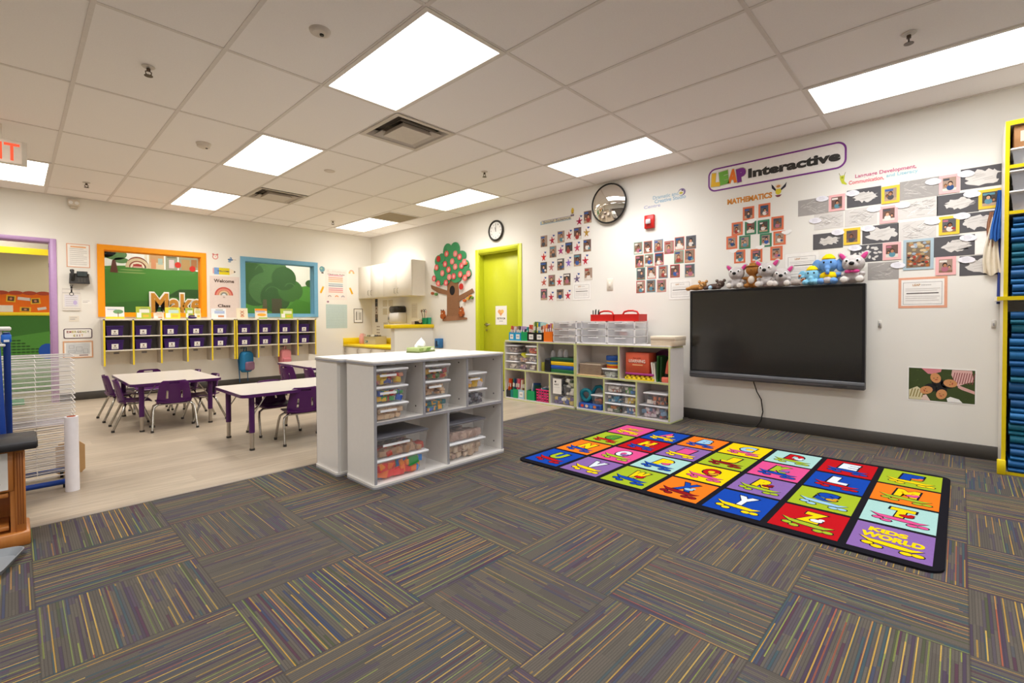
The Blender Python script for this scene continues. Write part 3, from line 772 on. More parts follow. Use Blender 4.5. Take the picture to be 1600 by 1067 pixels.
TUBM = clear_plastic('clear_tub', '#e9ebf0', 0.11, 0.12)
GLID = mat('#6a6a72', 0.35); WLID = mat('#eef0f4', 0.3)
_pal = {}
def pal(*c):
    return [mat(x, 0.45, var=0.0) for x in c]
BLOCKS = pal('#c8322a', '#e8b422', '#2a58b8', '#3a9a4a', '#d8d0c4'); WOODB = pal('#c9a684', '#d6b896', '#b89070', '#cdb090'); MIXB = pal('#c89a2a', '#7a3a5a', '#a8402c', '#4a6a34', '#d0b060')
CHEESE = pal('#c9a27c', '#b58c66', '#d8bc9a', '#a87c5c'); TEALB = pal('#1c6a7a', '#2a62c0', '#e0a02a', '#1e8070'); DOM = pal('#3a3c48', '#55586a', '#2c2e38', '#8a8c96'); BRIGHT = pal('#d8281c', '#e8701c', '#2a84d8', '#2a9a44', '#e8342c', '#f08a24')
def contents(pos, rz, w, d, h, palette, n, label, cat, size=0.035, name='building_blocks', seed=0):
    rnd = random.Random(seed * 131 + n)
    mb = MB()
    lay = max(1, int(h / (size * 0.75)))
    for i in range(n):
        s = size * (0.7 + 0.6 * rnd.random()); s2 = s * (0.7 + 0.6 * rnd.random())
        z = (i % lay) * (h - size) / max(1, lay - 1) if lay > 1 else 0
        r = Matrix.Rotation(rnd.uniform(-0.3, 0.3), 4, 'Z') @ Matrix.Rotation(rnd.uniform(-0.2, 0.2), 4, 'X') @ Matrix.Rotation(rnd.uniform(-0.3, 0.3), 4, 'Y')
        # the front rows matter most
        y = (0.004 + (d - 0.05) * (rnd.random() ** 1.8))
        mb.T = Matrix.Translation((rnd.uniform(0.004 + s / 2, max(w - 0.004 - s / 2, 0.03)), y + s / 2, min(z + s / 2, h - s / 2) + 0.002)) @ r
        mb.box(-s / 2, -s2 / 2, -s / 2 * .8, s / 2, s2 / 2, s / 2 * .8, rnd.choice(palette), s * 0.05)
    mb.T = None
    return solid(mb, name, label, cat, pos, rz, kind='stuff')
def tub(pos, rz, w, d, h, label, lid=None, cat='storage bin', group=None, lidh=0.014, tab=False, name='storage_bin', plastic=None):
    """clear tapered tub, local x 0..w, front at y=0"""
    t = thing(name, label, cat, pos, rz, group)
    pl = plastic or TUBM
    k = min(0.016, h * 0.12); e = 0.0025
    hb = h - (lidh if lid else 0)
    mb = MB()
    b0 = [(k, k), (w - k, k), (w - k, d - k), (k, d - k)]; t0 = [(e, e), (w - e, e), (w - e, d - e), (e, d - e)]
    vs = [(x, y, 0.0) for x, y in b0] + [(x, y, hb) for x, y in t0]
    mb.add(vs, [(0, 3, 2, 1)] + [(i, (i + 1) % 4, (i + 1) % 4 + 4, i + 4) for i in range(4)], pl)
    mb.frame(0, hb - 0.010, w, hb, 0.0, 0, 0, pl) if False else None
    for (x0, y0, x1, y1) in ((0, 0, w, 0.006), (0, d - 0.006, w, d), (0, 0.006, 0.006, d - 0.006), (w - 0.006, 0.006, w, d - 0.006)):
        mb.box(x0, y0, hb - 0.008, x1, y1, hb - 0.0005, pl)
    mb.build('tub', t)
    if lid:
        mb = MB(); mb.box(-0.006, -0.006, hb, w + 0.006, d + 0.006, h, lid, 0.004)
        mb.build('lid', t)
    if tab:
        mb = MB(); mb.box(w * .12, -0.008, hb * 0.62, w * .62, -0.0015, hb * 0.62 + 0.014, WLID); mb.build('label_tab', t)
    return t
def filled(P, rz, lx, ly, lz, w, d, h, label, clabel, ccat, palette, n=40, size=0.035, lid=WLID, fill=0.75, tab=False, group=None, seed=1, cname='building_blocks'):
    tub(P(lx, ly, lz), rz, w, d, h, label, lid, group=group, tab=tab)
    k = 0.013
    contents(P(lx + k, ly + k, lz + 0.003), rz, w - 2 * k, d - 2 * k, (h - 0.02) * fill, palette, n, clabel, ccat, size, cname, seed)

# ---- island bins
g = 'clear bins in the white island'
z0, dz, bh = 0.417, 0.113, 0.106
cols = [(0.020, 0.236, [('wooden blocks', WOODB), ('bright plastic bricks', BLOCKS), ('assorted coloured toys', pal('#3a4a8a', '#c8322a', '#c98a6a', '#d8b422'))]),
        (0.400, 0.214, [('teal and blue pieces', TEALB), ('tan wooden cubes', CHEESE), ('dark red and gold counters', MIXB)])]
rown = ['bottom', 'middle', 'top']
for ci, (lx, w_, rows) in enumerate(cols):
    for r, (nm, pl_) in enumerate(rows):
        filled(ISLP, 0, lx, 0.012, z0 + r * dz, w_, 0.30, bh, 'clear lidded bin of %s, %s of the island\'s %s stack' % (nm, rown[r], ['left', 'middle'][ci]), '%s inside the island bin, %s of %s stack' % (nm, rown[r], ['left', 'middle'][ci]), 'blocks', pl_, 110 if ci == 0 else 100, 0.034 if nm != 'tan wooden cubes' else 0.022, WLID, 0.85 if r < 2 else 0.8, tab=(r > 0 or ci == 0), group=g, seed=ci * 3 + r)
filled(ISLP, 0, 0.784, 0.012, z0, 0.19, 0.28, 0.118, 'clear lidded bin of dark tiles in the island\'s right cell', 'dark tiles inside the lower right island bin', 'tiles', DOM, 80, 0.03, WLID, 0.8, group=g, seed=11, cname='counting_tiles')
filled(ISLP, 0, 0.784, 0.012, z0 + 0.124, 0.19, 0.28, 0.118, 'clear lidded bin with a yellow toy, upper bin in island\'s right cell', 'yellow and grey toys inside the upper right island bin', 'toys', pal('#e0a81c', '#4a4650', '#cfc8d0', '#d8b030'), 50, 0.045, WLID, 0.75, tab=True, group=g, seed=12, cname='small_toys')
filled(ISLP, 0, 0.022, 0.02, 0.028, 0.40, 0.30, 0.138, 'wide white-lidded tub of red, orange and blue shapes, lower left island', 'red, orange and blue plastic shapes inside the lower left tub', 'toys', BRIGHT, 90, 0.06, WLID, 0.98, group=g, seed=13, cname='plastic_shapes')
filled(ISLP, 0, 0.022, 0.02, 0.168, 0.40, 0.30, 0.145, 'wide grey-lidded tub of tan blocks above the colourful shapes tub', 'tan blocks with a few red ones inside the grey-lidded tub', 'blocks', pal('#a88468', '#b9957a', '#94745c', '#b44434'), 110, 0.05, GLID, 0.6, tab=True, group=g, seed=14)
filled(ISLP, 0, 0.608, 0.02, 0.028, 0.355, 0.30, 0.130, 'wide white-lidded tub of pale wood blocks, lower right island', 'pale wood blocks inside the lower right white-lidded tub', 'blocks', pal('#c8b098', '#d4bfa8', '#b8a08a', '#a88a78'), 100, 0.05, WLID, 0.9, group=g, seed=15)
filled(ISLP, 0, 0.608, 0.02, 0.160, 0.355, 0.30, 0.145, 'wide grey-lidded tub of pinkish tan planks, lower right island', 'pinkish tan planks inside the lower right grey-lidded tub', 'blocks', pal('#b49a8c', '#c4aa9a', '#a68c80'), 80, 0.055, GLID, 0.65, group=g, seed=16, cname='wooden_planks')
# tissue box
t = thing('tissue_box', 'green and white tissue box on the white island top', 'tissue box', (2.29, 3.20, 0.80), 0.35)
mb = MB(); mb.box(-0.115, -0.06, 0, 0.115, 0.06, 0.04, mat('#a9b878', 0.6), 0.004)
mb.box(-0.116, -0.061, 0.0, 0.116, 0.061, 0.008, mat('#55622c', 0.6)); mb.flat([(-0.03, 0.01), (0.03, 0.01), (0.06, 0.036), (0.0, 0.036)], -0.0605, mat('#6f9040', 0.6)); mb.flat([(-0.11, 0.012), (-0.06, 0.012), (-0.05, 0.036), (-0.11, 0.034)], -0.0605, mat('#8aa050', 0.6)); mb.ell(0.075, 0.024, 0.025, 0.010, -0.0605, mat('#e3e6d4', 0.6)); mb.build('carton', t)
mb = MB(); nx = 9
vs = []; 
for j, (zz, rr) in enumerate(((0.040, 0.042), (0.055, 0.050), (0.075, 0.036), (0.100, 0.012), (0.116, 0.003))):
    for i in range(12):
        a = 2 * PI * i / 12; q = rr * (1 + 0.28 * math.sin(a * 3 + j)); vs.append((q * math.cos(a) * 1.25 - 0.01 + j * 0.004, q * math.sin(a) * 0.55, zz + 0.006 * math.sin(a * 2 + j * 1.3) * (0 if j == 0 else 1)))
mb.add(vs, [(j * 12 + i, j * 12 + (i + 1) % 12, (j + 1) * 12 + (i + 1) % 12, (j + 1) * 12 + i) for j in range(4) for i in range(12)], mat('#f6f5f4', 0.9), True); mb.build('tissue', t)

# ------------------------------------------------------------------ tables and chairs
TTOP = mat('#c9c1b8', 0.3, var=0.03); LEGG = mat('#b7afa6', 0.28, 0.9, var=0)
def kid_table(label, x0, y0, w_, d_, leg_in=0.095):
    t = thing('activity_table', label, 'table', (x0, y0, 0), 0, 'purple edged tables')
    h = 0.468
    mb = MB(); mb.zprism(rrect(0, 0, w_, d_, 0.05), h - 0.026, h - 0.0005, PURPLE)
    mb.zprism(rrect(0.004, 0.004, w_ - 0.004, d_ - 0.004, 0.047), h - 0.002, h, TTOP); mb.build('tabletop', t)
    for sx in (0, 1):
        for sy in (0, 1):
            x = leg_in if sx == 0 else w_ - leg_in; y = leg_in * 0.8 if sy == 0 else d_ - leg_in * 0.8
            mb = MB(); mb.cyl((x, y, 0.145), (x, y, h - 0.026), 0.022, PURPLE, n=14); mb.box(x - 0.04, y - 0.04, h - 0.034, x + 0.04, y + 0.04, h - 0.026, PURPLE)
            mb.cyl((x, y, 0.012), (x, y, 0.145), 0.016, LEGG, n=12); mb.cyl((x, y, 0.0), (x, y, 0.016), 0.020, DARK, n=12)
            b = 1 if sx == 0 else -1
            mb.tube([(x, y, 0.27), (x + b * 0.11, y, h - 0.03)], 0.005, LEGG, 6)
            mb.build('leg', t)
    return t
kid_table('purple-edged table by the lilac doorway with chairs all round', 0.738, 5.61, 0.76, 1.23)
kid_table('purple-edged table running behind the white island', 1.235, 4.125, 1.22, 0.762)
kid_table('far purple-edged table glimpsed past the island corner', 2.56, 5.82, 0.76, 1.22)
SEATM = mat('#4c1a58', 0.32, var=0.03); SEATD = mat('#351652', 0.35, var=0.03)
def make_chair(label, loc, rz):
    """kid chair; local front (where knees go) is +y, rear feet at y=0, centred on x=0"""
    t = thing('stacking_chair', label, 'chair', loc, rz, 'purple stacking chairs')
    # shell back with handle slot and two tall slots, built as a curved grid
    mb = MB()
    def P(u, v, o):      # u -1..1, v 0..1
        hw = (0.142 - 0.030 * v ** 1.4) if v < 0.88 else (0.142 - 0.030 * v ** 1.4) * (1 - ((v - 0.88) / 0.12) ** 2 * 0.22)
        x = u * hw; z = 0.258 + 0.225 * v
        y = 0.055 - 0.045 * v + 0.040 * u * u * (1 - v * 0.2) + o
        return (x, y, z)
    NU, NV = 16, 14
    us = [-1 + 2 * i / NU for i in range(NU + 1)]; vsn = [j / NV for j in range(NV + 1)]
    def hole(i, j):
        u = (us[i] + us[i + 1]) / 2; v = (vsn[j] + vsn[j + 1]) / 2
        return (0.84 < v < 0.93 and abs(u) < 0.32) or (0.22 < v < 0.60 and 0.40 < abs(u) < 0.52)
    vs = [P(u, v, o) for o in (0.0, 0.010) for v in vsn for u in us]; n1 = (NU + 1) * (NV + 1)
    id_ = lambda k, i, j: k * n1 + j * (NU + 1) + i
    fs = []
    for i in range(NU):
        for j in range(NV):
            if hole(i, j): continue
            fs.append((id_(0, i, j), id_(0, i + 1, j), id_(0, i + 1, j + 1), id_(0, i, j + 1)))
            fs.append((id_(1, i, j + 1), id_(1, i + 1, j + 1), id_(1, i + 1, j), id_(1, i, j)))
            for (di, dj, a, b) in ((-1, 0, (i, j), (i, j + 1)), (1, 0, (i + 1, j + 1), (i + 1, j)), (0, -1, (i + 1, j), (i, j)), (0, 1, (i, j + 1), (i + 1, j + 1))):
                ii, jj = i + di, j + dj
                if not (0 <= ii < NU and 0 <= jj < NV) or hole(ii, jj):
                    fs.append((id_(0, *a), id_(1, *a), id_(1, *b), id_(0, *b)))
    mb.add(vs, fs, SEATM, True); mb.build('backrest', t)
    mb = MB()
    NU, NV = 10, 8
    def S(u, v, o):
        hw = 0.142 + 0.004 * v - (0.03 * ((v - 0.85) / 0.15) ** 2 if v > 0.85 else 0)
        return (u * hw, 0.052 + 0.258 * v, 0.262 + 0.020 * u * u * (1 - v) - 0.012 * math.sin(v * PI) - (0.02 * ((v - 0.8) / 0.2) ** 2 if v > 0.8 else 0) + 0.012 * v + o)
    vs = [S(-1 + 2 * i / NU, j / NV, o) for o in (0.0, 0.010) for j in range(NV + 1) for i in range(NU + 1)]; n1 = (NU + 1) * (NV + 1)
    id_ = lambda k, i, j: k * n1 + j * (NU + 1) + i
    fs = []
    for i in range(NU):
        for j in range(NV):
            fs.append((id_(1, i, j), id_(1, i + 1, j), id_(1, i + 1, j + 1), id_(1, i, j + 1))); fs.append((id_(0, i, j + 1), id_(0, i + 1, j + 1), id_(0, i + 1, j), id_(0, i, j)))
    for i in range(NU): fs.append((id_(0, i, 0), id_(0, i + 1, 0), id_(1, i + 1, 0), id_(1, i, 0))); fs.append((id_(1, i, NV), id_(1, i + 1, NV), id_(0, i + 1, NV), id_(0, i, NV)))
    for j in range(NV): fs.append((id_(1, 0, j), id_(1, 0, j + 1), id_(0, 0, j + 1), id_(0, 0, j))); fs.append((id_(0, NU, j), id_(0, NU, j + 1), id_(1, NU, j + 1), id_(1, NU, j)))
    mb.add(vs, fs, SEATM, True); mb.build('seat', t)
    def arch(y0, y1, zt):
        pts = []
        for s in (-1, 1):
            q = [(s * 0.18, y0, 0.012), (s * 0.168, y0 + (y1 - y0) * 0.72, zt * 0.74), (s * 0.158, y0 + (y1 - y0) * 0.9, zt * 0.92), (s * 0.125, y1, zt)]
            pts += q if s == -1 else list(reversed(q))
        return pts
    mb = MB(); mb.tube(arch(0.0, 0.10, 0.247), 0.0105, CHROME, 10)
    for s in (-1, 1): mb.cyl((s * 0.18, 0.0, 0.0), (s * 0.18, 0.0, 0.02), 0.0135, DARK, n=10)
    mb.build('rear_leg_frame', t)
    mb = MB(); mb.tube(arch(0.31, 0.225, 0.243), 0.0105, CHROME, 10)
    for s in (-1, 1): mb.cyl((s * 0.18, 0.31, 0.0), (s * 0.18, 0.31, 0.02), 0.0135, DARK, n=10)
    mb.build('front_leg_frame', t)
    for s in (-1, 1):
        mb = MB(); mb.tube([(s * 0.115, 0.085, 0.25), (s * 0.115, 0.23, 0.25)], 0.008, CHROME, 8); mb.build('seat_rail', t)
    return t
c0 = make_chair('purple chair with its back to the island at the first table\'s near end', (1.07, 5.535, 0), -0.12)
dup(c0, (0.645, 6.03, 0), -PI / 2 - 0.05, 'purple chair on the left side of the doorway table, nearer one')
dup(c0, (0.628, 6.665, 0), -PI / 2 + 0.04, 'purple chair on the left side of the doorway table, farther one')
dup(c0, (1.565, 5.95, 0), PI / 2 + 0.05, 'purple chair on the right side of the doorway table, nearer one')
dup(c0, (1.548, 6.60, 0), PI / 2 - 0.04, 'purple chair on the right side of the doorway table, farther one')
dup(c0, (1.11, 7.12, 0), PI, 'purple chair at the far end of the doorway table')
dup(c0, (1.695, 4.915, 0), PI + 0.04, 'purple chair tucked on the far side of the table behind the island')
dup(c0, (1.735, 4.095, 0), -0.12, 'purple chair seen from behind, partly hidden by the island')
dup(c0, (2.37, 6.30, 0), -PI / 2 + 0.35, 'purple chair turned at the left side of the far table')
dup(c0, (2.47, 5.90, 0), -PI / 2 + 0.05, 'purple chair at the far table nearest the island, seen edge-on')

# ------------------------------------------------------------------ wall cubbies
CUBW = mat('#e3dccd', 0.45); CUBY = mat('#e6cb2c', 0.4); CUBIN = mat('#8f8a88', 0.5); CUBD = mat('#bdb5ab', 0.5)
CYF = 8.355
def cubby(label, xs, bins):
    x0, x1 = xs[0], xs[-1]
    t = thing('wall_cubby', label, 'cubby unit', (x0, CYF, 0), 0, 'yellow edged wall cubbies')
    D = YB - CYF - 0.001; p = 0.016
    mb = MB(); mb.box(-0.012, 0, 1.072, x1 - x0 + 0.012, D, 1.094, CUBW, 0.002); mb.build('top', t)
    for z in (0.862, 0.668):
        mb = MB(); mb.box(p / 2, 0.004, z - 0.014, x1 - x0 - p / 2, D - 0.01, z, CUBW); mb.build('shelf', t)
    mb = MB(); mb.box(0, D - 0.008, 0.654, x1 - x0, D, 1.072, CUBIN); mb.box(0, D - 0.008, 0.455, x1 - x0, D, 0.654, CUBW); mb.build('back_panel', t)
    for x in xs:
        a = x - x0
        mb = MB(); mb.box(a - p / 2, 0.006, 0.455, a + p / 2, D - 0.008, 1.072, CUBD); mb.box(a - p / 2 - 0.002, 0.0, 0.455, a + p / 2 + 0.002, 0.006, 1.090, CUBY); mb.build('divider', t)
    for a, b in zip(xs, xs[1:]):
        m = (a + b) / 2 - x0
        mb = MB(); mb.box(m - 0.03, D - 0.014, 0.600, m + 0.03, D - 0.008, 0.625, GREY)
        for s in (-1, 1): mb.tube([(m + s * 0.018, D - 0.014, 0.615), (m + s * 0.018, D - 0.04, 0.605), (m + s * 0.018, D - 0.045, 0.62)], 0.003, GREY, 6)
        mb.build('coat_hook', t)
    return t
X1 = [0.838, 1.148, 1.466, 1.784, 2.105, 2.415]; X2 = [2.447, 2.762, 3.078, 3.400, 3.712]
cubby('yellow-edged wall cubby with five columns below the orange window', X1, 0)
cubby('yellow-edged wall cubby with four columns below the blue window', X2, 0)
BINM = mat('#35195e', 0.3, var=0.03)
def purple_bin(label, loc):
    t = thing('cubby_bin', label, 'bin', loc, 0, 'purple cubby bins')
    w_, d_, h_ = 0.186, 0.24, 0.138
    mb = MB(); k = 0.012
    o = [(k, k), (w_ - k, k), (w_ - k, d_ - k), (k, d_ - k)]; T_ = [(0, 0), (w_, 0), (w_, d_), (0, d_)]
    vs = [(x, y, 0) for x, y in o] + [(x, y, h_) for x, y in T_] + [(min(max(x, 0.004), w_ - 0.004), min(max(y, 0.004), d_ - 0.004), h_) for x, y in T_] + [(x + (0.004 if x < w_ / 2 else -0.004), y + (0.004 if y < d_ / 2 else -0.004), 0.004) for x, y in o]
    fs = [(0, 3, 2, 1), (12, 13, 14, 15)]
    for i in range(4):
        j = (i + 1) % 4
        fs += [(i, j, j + 4, i + 4), (i + 4, j + 4, j + 8, i + 8), (i + 8, j + 8, j + 12, i + 12)]
    mb.add(vs, fs, BINM)
    for (a, b, c, d) in ((-0.006, -0.006, w_ + 0.006, 0.0), (-0.006, d_, w_ + 0.006, d_ + 0.006), (-0.006, 0, 0, d_), (w_, 0, w_ + 0.006, d_)): mb.box(a, b, h_ - 0.012, c, d, h_, BINM)
    mb.build('tub', t)
    mb = MB(); mb.T = Matrix.Translation((0.092, 0.004, 0.05)) @ Matrix.Rotation(0.1, 4, 'X')
    mb.box(-0.036, -0.004, -0.034, 0.036, -0.001, 0.034, PAPER); mb.ell(0, 0.008, 0.012, 0.012, -0.0045, mat('#8a7a70', 0.8), 10); mb.rect(-0.022, -0.024, 0.022, -0.015, -0.0045, mat('#8f8a86', 0.8)); mb.build('name_label', t)
    return t
b0 = None
cols_ = list(zip(X1, X1[1:])) + list(zip(X2, X2[1:]))
for r, z in enumerate((0.8625, 0.6685)):
    for i, (a, b) in enumerate(cols_):
        lab = 'purple label bin in the %s cubby column from left, %s row' % (ORD(i), ['upper', 'lower'][r])
        loc = (a + 0.02 + (0.012 if r == 1 and i in (2, 3) else 0), CYF + 0.014, z)
        if b0 is None: b0 = purple_bin(lab, loc)
        else: dup(b0, loc, 0, lab)
# picture books standing on the cubby tops
bk = [(0.866, 0.20, 0.168, '#e9e3e0', '#e3cf3a', 'white picture book with a green tree and yellow foot'), (1.195, 0.17, 0.175, '#a9b83a', '#dcdcd0', 'lime and white picture book in front of the lawn mural'), (1.395, 0.12, 0.085, '#e9d2c0', '#e2c2ac', 'low pink booklet under the golden letters'), (1.532, 0.185, 0.168, '#d6cf3c', '#b8d0c8', 'yellow book with a pale blue panel below golden letters'),
      (1.785, 0.10, 0.165, '#a9b93c', '#d9e0d0', 'small green book by the orange frame\'s right side'), (1.895, 0.085, 0.16, '#dcd6a8', '#c8c070', 'narrow cream book beside the small green book'), (2.12, 0.205, 0.16, '#dfe4ea', '#a8b8d8', 'pale blue and white book below the welcome poster'), (2.475, 0.165, 0.172, '#eadcc2', '#b05a3a', 'cream book with brown crossed shapes on cubby top'), (2.752, 0.185, 0.168, '#e8e0cc', '#f0a830', 'cream book with an orange band below blue window'), (3.155, 0.205, 0.172, '#a6c03a', '#dfe6c8', 'lime green book standing farthest right on cubbies')]
for i, (x, w_, h_, c1, c2, lab) in enumerate(bk):
    mb = MB(); tilt = 0.12
    mb.T = Matrix.Rotation(-tilt, 4, 'X')
    mb.box(0, 0, 0, w_, 0.012, h_, mat(c1, 0.5)); mb.box(0.003, 0.002, 0.002, w_ + 0.0005, 0.010, h_ - 0.002, PAPER)
    m2 = mat(c2, 0.5); y = -0.0006
    if i == 0:
        mb.rect(0.0, 0.0, w_, 0.03, y, m2); mb.ell(0.135, 0.10, 0.055, 0.03, y, mat('#6f9a6a', 0.6)); mb.rect(0.13, 0.03, 0.138, 0.09, y - .0003, BROWN); mb.rect(0.02, 0.125, 0.12, 0.137, y, mat('#a9b4c8', 0.6))
    elif i == 7:
        for s in (1, -1): mb.flat([(0.05, 0.085 + s * 0.005), (0.065, 0.085 + s * 0.005), (0.115, 0.085 + s * 0.045), (0.10, 0.085 + s * 0.045)], y, m2); mb.flat([(0.10, 0.085 + s * 0.005), (0.115, 0.085 + s * 0.005), (0.065, 0.085 + s * 0.045), (0.05, 0.085 + s * 0.045)], y, mat('#c8703a', 0.6))
        mb.ell(0.082, 0.035, 0.03, 0.012, y, mat('#e0a888', 0.6))
    elif i == 8:
        mb.rect(0, h_ - 0.04, w_, h_, y, mat('#f09a28', 0.5)); mb.rect(0.01, h_ - 0.06, 0.15, h_ - 0.035, y - .0003, mat('#b9b4cc', 0.6)); mb.ell(0.10, 0.065, 0.07, 0.025, y, m2); mb.rect(0.05, 0.0, w_, 0.02, y - .0003, mat('#9ab83a', 0.5))
    else:
        mb.rect(w_ * .22, h_ * .5, w_ * .9, h_ * .78, y, m2); mb.rect(w_ * .05, h_ * .1, w_ * .35, h_ * .5, y - .0003, mat('#efe9e0', 0.6)); mb.rect(w_ * .3, h_ * .84, w_ * .8, h_ * .9, y, mat('#7f8a70', 0.6)); mb.rect(w_ * .45, h_ * .15, w_ * .85, h_ * .34, y, mat('#d8b040' if i % 2 else '#c88a60', 0.6))
    mb.T = None
    solid(mb, 'picture_book', lab, 'book', (x, 8.45, 1.0955), 0, 'picture books on the cubby tops')
mb = MB(); mb.ball((0, 0, 0.018), (0.06, 0.04, 0.018), DPURPLE); mb.tube([(-0.05, 0, 0.03), (-0.02, 0, 0.05), (0.03, 0, 0.045)], 0.008, DPURPLE)
solid(mb, 'cloth_bundle', 'small purple cloth bundle on cubby top by the green book', 'cloth', (1.86, 8.41, 1.0945))
# backpacks hanging from the hooks
def backpack(loc, rz, c1, c2, c3, label, s=1.0):
    t = thing('backpack', label, 'backpack', loc, rz)
    m1, m2, m3 = mat(c1, 0.75), mat(c2, 0.75), mat(c3, 0.75)
    mb = MB()
    prof = rrect(-0.11 * s, -0.34 * s, 0.11 * s, 0.0, 0.06 * s, 6)
    # puffy body: stacked outlines
    layers = [(0.0, 0.9), (-0.02 * s, 1.0), (-0.07 * s, 1.0), (-0.10 * s, 0.86)]
    vs = []; n = len(prof)
    for y, k in layers: vs += [(x * k, y, -0.17 * s + (z + 0.17 * s) * k) for x, z in prof]
    mb.add(vs, [(j * n + i, j * n + (i + 1) % n, (j + 1) * n + (i + 1) % n, (j + 1) * n + i) for j in range(3) for i in range(n)], m1, True)
    mb.add(vs[-n:], [tuple(range(n))], m1, True); mb.add(vs[:n], [tuple(reversed(range(n)))], m1)
    mb.build('bag_body', t)
    mb = MB(); prof2 = rrect(-0.085 * s, -0.31 * s, 0.085 * s, -0.17 * s, 0.03 * s, 4); n = len(prof2); vs = []
    for y, k in ((-0.09 * s, 1.0), (-0.125 * s, 1.0), (-0.14 * s, 0.85)): vs += [(x * k, y, -0.24 * s + (z + 0.24 * s) * k) for x, z in prof2]
    mb.add(vs, [(j * n + i, j * n + (i + 1) % n, (j + 1) * n + (i + 1) % n, (j + 1) * n + i) for j in range(2) for i in range(n)], m2, True); mb.add(vs[-n:], [tuple(range(n))], m2, True); mb.build('front_pocket', t)
    mb = MB(); mb.tube([(-0.03 * s, -0.02, -0.01), (-0.02 * s, -0.03, 0.06 * s), (0.02 * s, -0.03, 0.06 * s), (0.03 * s, -0.02, -0.01)], 0.008, m3, 6); mb.build('grab_loop', t)
    for q in (-1, 1):
        mb = MB(); mb.tube([(q * 0.07 * s, 0.0, -0.03 * s), (q * 0.10 * s, 0.015, -0.14 * s), (q * 0.09 * s, 0.012, -0.30 * s), (q * 0.085 * s, 0.005, -0.50 * s)], [0.012, 0.012, 0.01, 0.006], m3, 6); mb.build('strap', t)
    return t
backpack((2.585, 8.50, 0.565), 0.55, '#1f6f9e', '#7c5a72', '#22587e', 'blue backpack with mauve pocket hanging under the cubbies', 1.0)
backpack((3.215, 8.50, 0.565), 0.2, '#d98a90', '#c97880', '#a85860', 'pink backpack hanging under the cubbies by the far table', 0.85)

# ------------------------------------------------------------------ alphabet rug
RUGX, RUGY = 2.60, 2.43           # near-left corner; local x runs to -y, local y to +x
t = thing('alphabet_rug', 'colourful alphabet rug with black border on the striped carpet', 'rug', (RUGX, RUGY, 0), RW)
RL, RD = 2.39, 1.62
RB_ = mat('#17161c', 0.95, spec=0.05, scale=300)
mb = MB(); mb.zprism(rrect(0, 0, RL, RD, 0.07), 0.0, 0.010, RB_); mb.build('border', t)
PILE = {}
def pile(h): return mat(h, 0.95, spec=0.05, var=0.12, scale=220)
CO = {'P': '#c2477e', 'B': '#123d98', 'O': '#d86c1a', 'Y': '#dcb80a', 'L': '#93b9b6', 'R': '#a61019', 'G': '#8fa324', 'V': '#785a96', 'D': '#7a1018', 'W': '#c4ccd6', 'K': '#1a1a20', 'S': '#86aecb', 'E': '#42802f', 'T': '#b88a24'}
ROWS = [  # far row first: (tile, letter, letter colour, board colour)
    [('P', '', 'Y', 'Y'), ('B', 'A', 'P', 'Y'), ('O', 'B', 'S', 'B'), ('Y', 'C', 'S', 'P'), ('L', 'D', 'R', 'G'), ('R', 'E', 'W', 'B'), ('G', 'F', 'B', 'Y')],
    [('G', 'G', 'E', 'R'), ('R', 'H', 'Y', 'B'), ('V', 'I', 'P', 'Y'), ('G', 'J', 'Y', 'D'), ('P', 'K', 'G', 'B'), ('B', 'L', 'W', 'R'), ('O', 'M', 'Y', 'G')],
    [('O', 'N', 'Y', 'B'), ('P', 'O', 'W', 'G'), ('L', 'P', 'Y', 'B'), ('Y', 'Q', 'R', 'P'), ('V', 'R', 'Y', 'G'), ('G', 'S', 'B', 'S'), ('L', 'T', 'Y', 'P')],
    [('B', 'U', 'G', 'R'), ('V', 'V', 'W', 'Y'), ('G', 'W', 'Y', 'B'), ('O', 'X', 'B', 'D'), ('B', 'Y', 'W', 'Y'), ('R', 'Z', 'Y', 'G'), ('V', 'KIDS WORLD', 'Y', 'Y')]]
class RB2(MB):
    """drawing on the rug: (x, z) of the flat helpers become (x, y) on top of the pile"""
    def add(s, vs, fs, m, smooth=False):
        return MB.add(s, [(x, z, 0.010 - y) for x, y, z in vs], fs, m, smooth)
gx, gy = 0.034, 0.030
cw = (RL - 0.078 - 6 * gx) / 7; ch = (RD - 0.10 - 3 * gy) / 4
PK = pile('#1a1a20')
